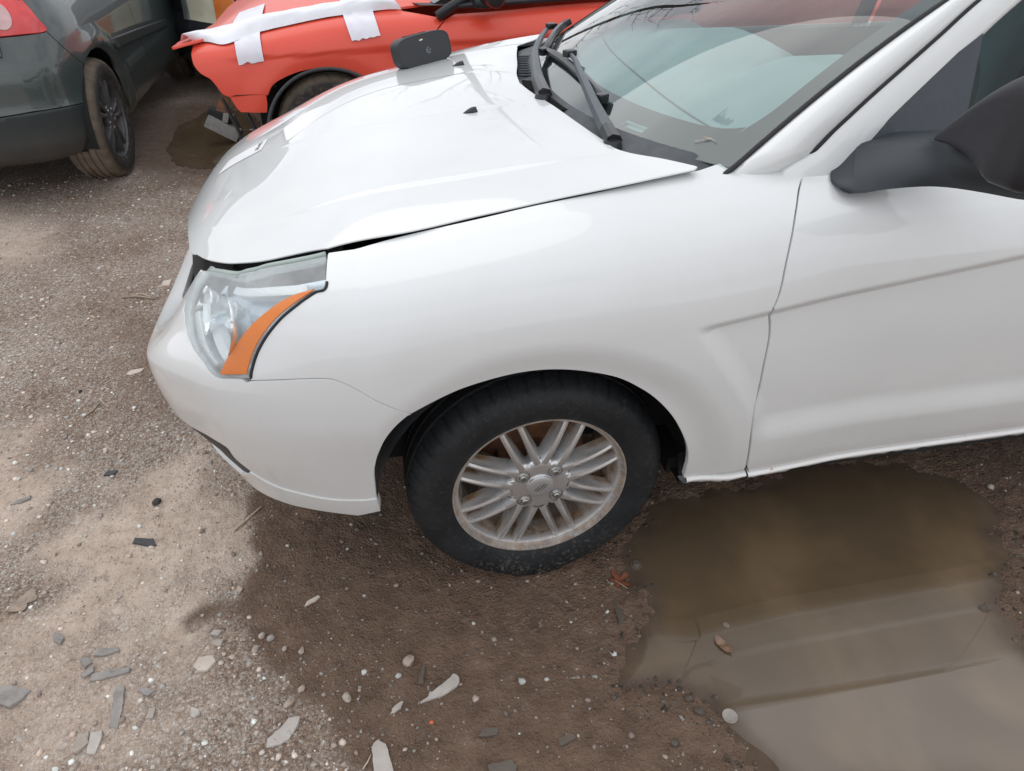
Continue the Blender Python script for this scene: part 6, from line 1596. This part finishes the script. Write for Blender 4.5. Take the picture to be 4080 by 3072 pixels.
gr3 = scatter('shore_stones', 1500, (.05, 1.5, -.78, .35), .0018, .008, [(.10, .078, .06), (.15, .115, .09), (.075, .06, .05), (.20, .16, .13)], shore, M['stone'], 13)
tag(gr3, 'small wet stones along the puddle edge', 'stones', kind='stuff')
# ------------------------------------------------------------------ debris one can pick up
def flake_mat(name, col, var, spot, rough=.7):
    m_, nt, b = new_mat(name); setp(b, rough=rough)
    f = nz(nt, 28, 5, .65); f2 = nz(nt, 85, 4, .7)
    c = ramp(nt, f, [(.28, tuple(x*(1-var) for x in col)), (.72, tuple(min(1, x*(1+var)) for x in col))])
    nt.links.new(mix(nt, ramp(nt, f2, [(.60, 0.0), (.68, .8)]), c, spot), b.inputs['Base Color']); bump(nt, b, f2, .35, .002); return m_
M['slate_flake'] = flake_mat('slate_flake', (.26, .24, .225), .3, (.12, .11, .105))
M['pale_flake'] = flake_mat('pale_flake', (.43, .395, .36), .18, (.24, .22, .205))
M['white_flake'] = flake_mat('white_flake', (.54, .47, .41), .15, (.36, .30, .25))
M['buff_flake'] = flake_mat('buff_flake', (.36, .315, .27), .15, (.20, .17, .145))
M['wet_flake'] = flake_mat('wet_flake', (.115, .092, .074), .18, (.07, .055, .045), rough=.4)
M['dark_flake'] = flake_mat('dark_flake', (.055, .055, .06), .25, (.16, .13, .10))
def shard(key, mat, label, th=.006, tilt=0.0, name='stone_flake', cat='flake', grp='flakes of stone lying on the dirt'):
    P_ = np.array(SHARD[key]); P_ = densify(P_, .012); c = P_.mean(0)
    rg = random.Random(hash(key) % 1000 if False else sum(map(ord, key)))
    P_ = np.array([p+np.array([rg.uniform(-1, 1), rg.uniform(-1, 1)])*.0012 for p in P_]); n = len(P_)
    z0 = max(gh(*c), WATER_Z-.004 if key.startswith('wet') else -1)+.001
    tl = lambda p: z0+tilt*((p[0]-c[0])*.6+(p[1]-c[1])*.8)
    V = [(p[0]+(c[0]-p[0])*.03, p[1]+(c[1]-p[1])*.03, tl(p)+th) for p in P_]+[(p[0], p[1], tl(p)+th*.6) for p in P_]+[(p[0], p[1], tl(p)-.004) for p in P_]
    V.append((c[0], c[1], tl(c)+th*1.06)); m_i = len(V)-1
    F = [(m_i, i, (i+1) % n) for i in range(n)]
    for a in (0, 1): F += [(a*n+i, (a+1)*n+i, (a+1)*n+(i+1) % n, a*n+(i+1) % n) for i in range(n)]
    o = fix_normals(obj(name, V, F, mat, auto=30)); tag(o, label, cat, grp); return o
S_ = [('pale_tapered', 'pale_flake', 'long pale tapered flake pointing left on the wet mud'),
 ('grey_quad', 'pale_flake', 'large grey angular flake lying left of the pale strip'),
 ('pale_strip', 'pale_flake', 'pale straight strip running off the bottom edge of the photo'),
 ('small_grey', 'pale_flake', 'small pale flake just left of the long tapered one'),
 ('small_white', 'white_flake', 'small whitish sliver on the dark wet mud below the bumper'),
 ('flat_white', 'white_flake', 'pinkish white flat flake at the edge of the wet mud'),
 ('slate_corner', 'slate_flake', 'broad dark grey flake at the left edge of the photo'),
 ('slate_long', 'slate_flake', 'long dark grey flake lying across, below the shorter one'),
 ('slate_upper', 'slate_flake', 'short dark grey flake just above the long one'),
 ('slate_upright', 'slate_flake', 'narrow grey flake pointing towards the camera below the long one'),
 ('slate_small', 'slate_flake', 'small dark grey chip alone on the pale mud at left'),
 ('slate_under', 'slate_flake', 'small bluish grey chip left of the short dark flake'),
 ('slate_stub', 'slate_flake', 'stubby grey chip touching the left end of the long flake'),
 ('buff_left', 'buff_flake', 'buff brown flake, left one of two side by side near the bottom'),
 ('grey_left', 'pale_flake', 'greyish flake, right one of two side by side near the bottom'),
 ('grey_mid', 'slate_flake', 'flat grey chip right of the narrow upright flake'),
 ('buff_mid', 'buff_flake', 'buff upright chip between the narrow flake and the wet mud'),
 ('grey_right', 'pale_flake', 'grey three cornered chip at the foot of the wet mud edge'),
 ('buff_pair', 'buff_flake', 'grey-buff flat chip just above the pinkish white flake'),
 ('buff_pale', 'pale_flake', 'paler small chip above the grey-buff one'),
 ('dark_bracket', 'dark_flake', 'small dark plastic clip with mud on it, on the pale dry mud'),
 ('dark_chip', 'dark_flake', 'dark chip in the dirt left of the bumper corner'),
 ('grey_blade', 'slate_flake', 'thin grey blade shaped chip near the left edge'),
 ('wet_slab', 'wet_flake', 'muddy slab at the bottom edge, right of the pale strip'),
 ('wet_plate', 'wet_flake', 'muddy angular plate near the puddle, right of the slab'),
 ('wet_flake', 'wet_flake', 'thin muddy flake half sunk below the long tapered flake'),
 ('wet_strip', 'wet_flake', 'narrow brown strip pressed in the mud above the tapered flake'),
 ('wet_slat', 'wet_flake', 'short brown slat lying in the water beside the leaf'),
 ('white_chip_a', 'white_flake', 'white chip on the gravel left of the headlight'),
 ('white_chip_b', 'white_flake', 'pale splinter on the gravel beside the bumper corner'),
 ('white_chip_c', 'white_flake', 'white scrap beside the far puddle behind the bonnet')]
for k_, m__, lab in S_: shard(k_, M[m__], lab, th=.0048 if 'slate' in k_ or 'pale' in k_ else .004, tilt=.05*math.sin(len(lab)*1.7))
M['wood'] = simple('weathered_wood', (.30, .24, .18), rough=.85, var=.25, scale=70, bumpy=.2)
M['wood_pale'] = simple('pale_split_wood', (.50, .42, .32), rough=.85, var=.2, scale=70, bumpy=.2)
def stick(key, r_, mat, lab):
    p = [(x, y, gh(x, y)+r_*.9) for x, y in STICK[key]]; pts = catmull(p, 5) if len(p) > 2 else [p[0], tuple((np.array(p[0])+np.array(p[1]))/2+[.002, 0, .002]), p[1]]
    n = len(pts); V, F = tube([tuple(q) for q in pts], [r_*(.75+.25*math.sin(3*i/n+1)) for i in range(n)], 7); tag(obj('stick', V, F, mat), lab, 'stick', 'sticks on the ground')
stick('stick', .0055, M['wood'], 'brown weathered stick on the gravel left of the headlight')
stick('stick_pale', .0032, M['wood_pale'], 'pale splinter lying along the brown stick')
stick('twig', .0032, M['wood_pale'], 'thin pale stick at the edge of the wet mud under the bumper')
stick('twig2', .0026, M['wood'], 'thin twig in the gravel left of the bumper corner')
stick('twig3', .0016, M['wood_pale'], 'fine straw beside the pale strip at the bottom edge')
def pebble(key, col, lab, flat=.7, rough=.75, cat='stone', name='stone', grp='single stones on the ground', sink=.5):
    (x, y), r_ = PEB[key]; r_ *= .72; rg = np.random.default_rng(sum(map(ord, key)))
    V = I2.copy(); 
    for _ in range(7):
        d = rg.standard_normal(3); d /= np.linalg.norm(d); h_ = .62+.25*rg.random(); dd = V@d; V = V-np.outer(np.maximum(0, dd-h_), d)
    a = rg.random()*6; V = V*np.array([1.15, .9, flat])*r_; c, s_ = math.cos(a), math.sin(a)
    V = np.stack([V[:, 0]*c-V[:, 1]*s_+x, V[:, 0]*s_+V[:, 1]*c+y, V[:, 2]], 1)
    zb_ = gh(x, y) if sd_p[idx_near(x, y)] < .02 else max(gh(x, y), WATER_Z-r_*.2); V[:, 2] += zb_+r_*flat*(1-sink)
    o = obj(name, [tuple(v) for v in V], F2_, simple(name+'_'+key, col, rough=rough, var=.22, scale=90), auto=28); tag(o, lab, cat, grp)
for k_, col, lab in [('square_tan', (.42, .34, .28), 'squarish tan stone alone on the wet mud'), ('round_tan', (.42, .34, .27), 'rounded tan stone left of the grey angular flake tip'),
 ('tan_b', (.42, .36, .30), 'pale tan stone in the grit above the small flake'), ('flat_pink', (.42, .34, .29), 'flat pinkish stone in the grit, left of the tan one'),
 ('p1', (.44, .38, .33), 'pale pebble, left of two near the pinkish white flake'), ('p2', (.40, .36, .33), 'greyish pebble, right of two near the pinkish white flake'),
 ('p3', (.44, .39, .34), 'pale round pebble right of the pinkish white flake'), ('p4', (.36, .30, .26), 'brownish oblong pebble farther right in the grit'),
 ('p5', (.42, .36, .32), 'small pale pebble between the round and oblong ones'), ('p6', (.46, .37, .30), 'tan pebble on the wet mud near the dry mud edge'),
 ('p7', (.40, .33, .27), 'small tan pebble where dry mud meets wet mud'), ('shell', (.22, .18, .145), 'small pale stone standing out of the brown water'),
 ('dark_rock', (.060, .058, .056), 'dark lump of stone on the pale mud by the bumper'), ('rock_r', (.42, .37, .31), 'tan stone by the sill at the right edge'),
 ('rock_r2', (.12, .095, .075), 'dark wet stone at the right end of the puddle'), ('wetrock1', (.11, .085, .065), 'brown stone in the shallow water, upper of three'),
 ('wetrock2', (.10, .08, .06), 'brown stone in the shallow water, middle of three'), ('wetrock3', (.10, .08, .065), 'brown stone in the shallow water, lowest of three'),
 ('orange', (.75, .16, .07), 'tiny orange chip on the wet mud'), ('black_pebble', (.04, .04, .042), 'black pebble in the gravel left of the bumper'),
 ('white_pebble', (.72, .72, .70), 'small bright white pebble at the left')]:
    pebble(k_, tuple(c_*.85 for c_ in col), lab, flat=.55 if k_ in ('flat_pink', 'orange') else .72)
# cap nut shaped scrap by the tyre
(x, y), r_ = PEB['bottle']; V, F = lathe([(.0, .010), (.008, .010), (.0095, .008), (.0095, .004), (.016, .003), (.017, 0), (.016, -.006)], 18, 'z')
o = obj('bottle_cap', [(v[0]+x, v[1]+y, v[2]+gh(x, y)+.004) for v in V], F, M['wet_flake'], auto=40); tag(o, 'round muddy cap between the tyre and the puddle', 'cap')
# leaves
def leaf(name, at_, size, outline, col, lab, rot=0.0, curl=.25, lift=.004):
    n = len(outline); V, F = [(0, 0, 0)], []
    for (a, r_) in outline: V.append((r_*math.cos(a), r_*math.sin(a), curl*r_*r_*(.6+.4*math.sin(3*a))))
    F = [(0, i+1, (i+1) % n+1) for i in range(n)]
    c, s_ = math.cos(rot), math.sin(rot); x0, y0 = at_; z0 = max(gh(x0, y0), WATER_Z)+lift
    V = [((v[0]*c-v[1]*s_)*size+x0, (v[0]*s_+v[1]*c)*size+y0, v[2]*size+z0) for v in V]
    V2 = V+[(v[0], v[1], v[2]-.0006) for v in V]; k = len(V); F2 = F+[tuple(i+k for i in f)[::-1] for f in F]+[(i+1, i+1+k, (i+1) % n+1+k, (i+1) % n+1) for i in range(n)]
    o = fix_normals(obj(name, V2, F2, simple(name+'_skin', col, rough=.5, var=.3, scale=60), smooth=False)); tag(o, lab, 'leaf', 'fallen leaves'); return o
mo = []
for k in range(40):
    a = 2*math.pi*k/40; mo.append((a, .30+.70*abs(math.cos(2.5*a+.3))**1.6*(1.0 if math.cos(a) > -.6 else .5)+.05*math.sin(13*a)))
lf = leaf('fallen_leaf', SPOT['maple'], .034, mo, (.19, .060, .030), 'reddish brown lobed leaf lying in the shallows by the front tyre', rot=.6)
V, F = tube([(SPOT['maple'][0]-.01, SPOT['maple'][1], gh(*SPOT['maple'])+.008), (SPOT['maple'][0]+.015, SPOT['maple'][1]-.028, max(gh(*SPOT['maple']), WATER_Z)+.004)], .0012, 5); obj('stalk', V, F, M['wood'], lf)
oo = [(a, (1+.06*math.sin(7*a))/math.sqrt(math.cos(a)**2+(math.sin(a)/.42)**2)) for a in np.linspace(0, 2*math.pi, 24, endpoint=False)]
leaf('fallen_leaf', SPOT['oval_leaf'], .026, oo, (.20, .12, .075), 'curled brown oval leaf floating on the brown water', rot=-1.1, curl=.5)
leaf('fallen_leaf', SPOT['brown_leaf'], .036, [(a, .42+.5*abs(math.cos(a))**1.2+.10*math.sin(5*a)) for a in np.linspace(0, 2*math.pi, 40, endpoint=False)], (.26, .20, .15), 'dull tan leaf trodden into the dirt at the left', rot=1.0, curl=.1, lift=.003)
# round float on the mirror's reflection
V, F = lathe([(.0, .0012), (.012, .0014), (.0155, .003), (.0165, .0026), (.0165, 0), (.015, -.003)], 28, 'z'); x, y = SPOT['lily']
o = obj('plastic_disc', [(v[0]+x, v[1]+y, v[2]+WATER_Z) for v in V], F, simple('muddy_clear_plastic', (.30, .27, .24), rough=.3, var=.15), auto=40); tag(o, 'small round plastic disc lying in the puddle', 'disc')

# ------------------------------------------------------------------ broken block under the red car's nose
m_c = simple('broken_foam_block', (.46, .45, .43), rough=.9, var=.15, scale=30, bumpy=.4, dirt=((.14, .12, .10), 8, .58))
bx, by = SPOT['block']; bk = thing('broken_beam', 'broken pale block with a black socket hanging in front of the red car', 'block', (bx-.02, by-.16, 0)); bk.scale = (.68, .68, .68)
V, F = box((0, 0, .12), (.30, .10, .12), Matrix.Rotation(R(32), 3, 'Y')); bevel_mesh(obj('block_face', V, F, m_c, bk), .010)
V, F = box((-.02, .03, .21), (.20, .12, .09), Matrix.Rotation(R(35), 3, 'Y')); bevel_mesh(obj('socket', V, F, M['blackplastic'], bk), .008)
V, F = box((.05, -.03, .215), (.05, .06, .08), Matrix.Rotation(R(20), 3, 'Y')); bevel_mesh(obj('torn_piece', V, F, m_c, bk), .008)
V, F = box((.10, .05, .12), (.08, .06, .18), Matrix.Rotation(R(-15), 3, 'Y')); bevel_mesh(obj('bracket', V, F, M['greyplastic'], bk), .008)

# ------------------------------------------------------------------ portable speaker on the bonnet
(xa, ya), (xb, yb) = TR['speaker']; pa, pb = hood(xa, ya), hood(xb, yb); W_ = .185; Hh, Dp = .090, .062
ang = math.atan2(yb-ya, xb-xa)*.75; tiltz = math.atan2(pb[2]-pa[2], math.hypot(xb-xa, yb-ya))
spk = thing('portable_speaker', 'black rounded portable speaker standing on the white bonnet', 'speaker', tuple((pa+pb)/2+np.array([0, .0, -.005])))
Rm = Matrix.Rotation(ang, 3, 'Z') @ Matrix.Rotation(-tiltz-R(2), 3, 'Y') @ Matrix.Rotation(R(-12), 3, 'X')
def spk_pt(u, v, d): return Rm @ Vector((u, d, v))
M['spk_side'] = simple('speaker_rubber', (.030, .031, .034), rough=.55, var=.1, scale=50)
M['spk_face'] = simple('speaker_mesh', (.040, .043, .047), rough=.7, var=.15, scale=300, bumpy=.15)
def sq(n, a, b_, e=4.2):
    out = []
    for k in range(n):
        t = 2*math.pi*k/n; c, s_ = math.cos(t), math.sin(t); out.append((a*abs(c)**(2/e)*(1 if c >= 0 else -1), b_*abs(s_)**(2/e)*(1 if s_ >= 0 else -1)))
    return out
rows = []
for d, k in ((Dp*.5, .80), (Dp*.5, .93), (Dp*.42, .985), (Dp*.2, 1.0), (-Dp*.3, 1.0), (-Dp*.46, .985), (-Dp*.5, .96), (-Dp*.5, .945)):
    rows.append([tuple(spk_pt(u, v+Hh/2, d)) for u, v in sq(56, W_/2*k, Hh/2*k)])
V, F = loft(rows, close_u=True); F.append(tuple(range(56))); fix_normals(obj('case', V, F, M['spk_side'], spk, auto=40))
V = [tuple(spk_pt(u, v+Hh/2, -Dp*.488)) for u, v in sq(56, W_/2*.945, Hh/2*.945)]; V.append(tuple(spk_pt(0, Hh/2, -Dp*.497))); F = [(56, i, (i+1) % 56) for i in range(56)]
fc = fix_normals(obj('front_mesh', V, F, M['spk_face'], spk))
def flat(name, quads, mat, parent, d=-Dp*.502):
    V, F = [], []
    for q in quads:
        b0 = len(V); V += [tuple(spk_pt(u, v, d)) for u, v in q]; F.append(tuple(range(b0, b0+len(q))))
    return obj(name, V, F, mat, parent, smooth=False)
cx, cz = .010, .040
logo = []
for k in range(10):      # broken ring mark with a bar across, as on the front
    a0, a1 = R(60+k*25), R(60+(k+1)*25); logo.append([(cx+.0085*math.cos(a0), cz+.0095*math.sin(a0)), (cx+.0085*math.cos(a1), cz+.0095*math.sin(a1)), (cx+.0062*math.cos(a1), cz+.0070*math.sin(a1)), (cx+.0062*math.cos(a0), cz+.0070*math.sin(a0))])
logo += [[(cx-.006, cz-.001), (cx+.009, cz+.0005), (cx+.009, cz+.003), (cx-.006, cz+.0015)], [(cx-.002, cz-.006), (cx+.008, cz-.0055), (cx+.008, cz-.0035), (cx-.002, cz-.004)], [(cx-.006, cz-.006), (cx-.003, cz-.006), (cx-.003, cz+.006), (cx-.006, cz+.006)]]
flat('logo', logo, simple('logo_grey', (.16, .175, .19), rough=.5, var=0), fc)
flat('indicator', [[(-.014, .0705), (-.002, .0715), (-.002, .0750), (-.014, .0740)]], simple('indicator_cream', (.75, .70, .48), rough=.4, var=0), fc)
flat('microphone', [[(.012, .0755), (.016, .076), (.016, .078), (.012, .0775)], [(.038, .078), (.040, .078), (.040, .080), (.038, .080)]], M['ink'], fc)
for u in (-.045, -.030, -.012, .006, .022):
    V, F = box((0, 0, 0), (.010, .012, .002)); V = [tuple(Rm @ (v+Vector((u, .002, Hh+.0006)))) for v in V]; obj('button', V, F, M['spk_face'], spk, smooth=False)

# ------------------------------------------------------------------ sticker on the bonnet nose, small twig on the glass
c4 = TR['sticker']; nU, nV = 14, 6
def st_pt(u, v, off=.0012):
    a = np.array(c4[0])*(1-u)+np.array(c4[1])*u; d = np.array(c4[3])*(1-u)+np.array(c4[2])*u; p = a*(1-v)+d*v
    h_ = hood(*p); return (float(h_[0])-off*.3, float(h_[1]), float(h_[2])+off)
rows = [[st_pt(u, v) for u in np.linspace(0, 1, nU)] for v in np.linspace(0, 1, nV)]
stk = fix_normals(obj('bonnet_sticker', *loft(rows), M['plate_white'], hood_o))
SEGS = {'0': 'abcdef', '4': 'fgbc', '9': 'abcdfg', '7': 'abc'}
def digit(ch, u0, v0, w_, h_):
    t = .18; out = []
    S = dict(a=(0, 1-t/2, 1, 1), g=(0, .5-t/2, 1, .5+t/2), d=(0, 0, 1, t), f=(0, .5, t*1.5, 1), b=(1-t*1.5, .5, 1, 1), e=(0, 0, t*1.5, .5), c=(1-t*1.5, 0, 1, .5))
    for k in SEGS[ch]:
        x0, y0, x1, y1 = S[k]; out.append([(u0+(y)*h_, v0+(x)*w_) for x, y in ((x0, y0), (x1, y0), (x1, y1), (x0, y1))])
    return out
qs = []
for k, ch in enumerate('0497'): qs += digit(ch, .80, .88-.20*k-.14, .15, .09)
V, F = [], []
for q in qs:
    b0 = len(V); V += [st_pt(u, v, .0022) for u, v in q]; F.append(tuple(range(b0, b0+4)))
obj('sticker_print', V, F, M['ink'], stk, smooth=False)
tw = [tuple(screen(v, h)+np.array([-.003, 0, .003])) for v, h in ((.846, .035), (.862, .048), (.872, .055))]
V1, F1_ = tube(tw, .0007, 5); tw2 = [tuple(screen(v, h)+np.array([-.003, 0, .003])) for v, h in ((.852, .054), (.872, .055), (.892, .050))]
V2, F2b = tube(tw2, .0007, 5); tg = obj('twig', *merge((V1, F1_), (V2, F2b)), M['twig']); tag(tg, 'tiny pale twig stuck on the lower windscreen corner', 'twig')
# ------------------------------------------------------------------ bare tree beyond the yard (mirrored in the windscreen and bonnet)
M['bark'] = simple('dark_bark', (.060, .050, .042), rough=.9, var=.3, scale=12, bumpy=.4)
bt = thing('bare_tree', 'bare tree with thin twigs, seen mirrored in the white car windscreen', 'tree', (1.25, 15.5, 0))
trg = random.Random(17)
trunk_pts = [(0, 0, -.1), (.05, 0, 1.5), (.12, .05, 3.2), (.35, .1, 5.2), (.75, .1, 7.4), (1.15, .2, 9.6)]
V, F = tube(catmull(trunk_pts, 5), np.interp(np.linspace(0, 1, 26), [0, 1], [.24, .05]), 10); obj('trunk', V, F, M['bark'], bt)
parts_ = []
def grow(p, d, L, r_, dep):
    pts = [p]; q = Vector(p); dd = Vector(d).normalized()
    for k in range(4):
        dd = (dd+Vector((trg.uniform(-1, 1), trg.uniform(-1, 1), trg.uniform(-.3, .7)))*.22).normalized(); q = q+dd*(L/4); pts.append(tuple(q))
    parts_.append(tube(pts, [r_*(1-.17*k) for k in range(5)], 5, cap=False))
    if dep > 0:
        for k in range(trg.randint(2, 4)):
            i = trg.randint(1, 4); nd = (dd+Vector((trg.uniform(-1, 1), trg.uniform(-1, 1), trg.uniform(-.4, .8)))*.95).normalized(); grow(pts[i], nd, L*trg.uniform(.45, .7), r_*.5, dep-1)
tp = catmull(trunk_pts, 5)
for k in range(17):
    i = 9+k; p = tp[min(i, len(tp)-1)]; a = trg.uniform(0, 6.28); grow(tuple(p), (math.cos(a), math.sin(a), .45), trg.uniform(.9, 2.1)*(1.25-.035*i), .045*(1.3-.035*i), 2)
V, F = merge(*parts_); obj('branches', V, F, M['bark'], bt)
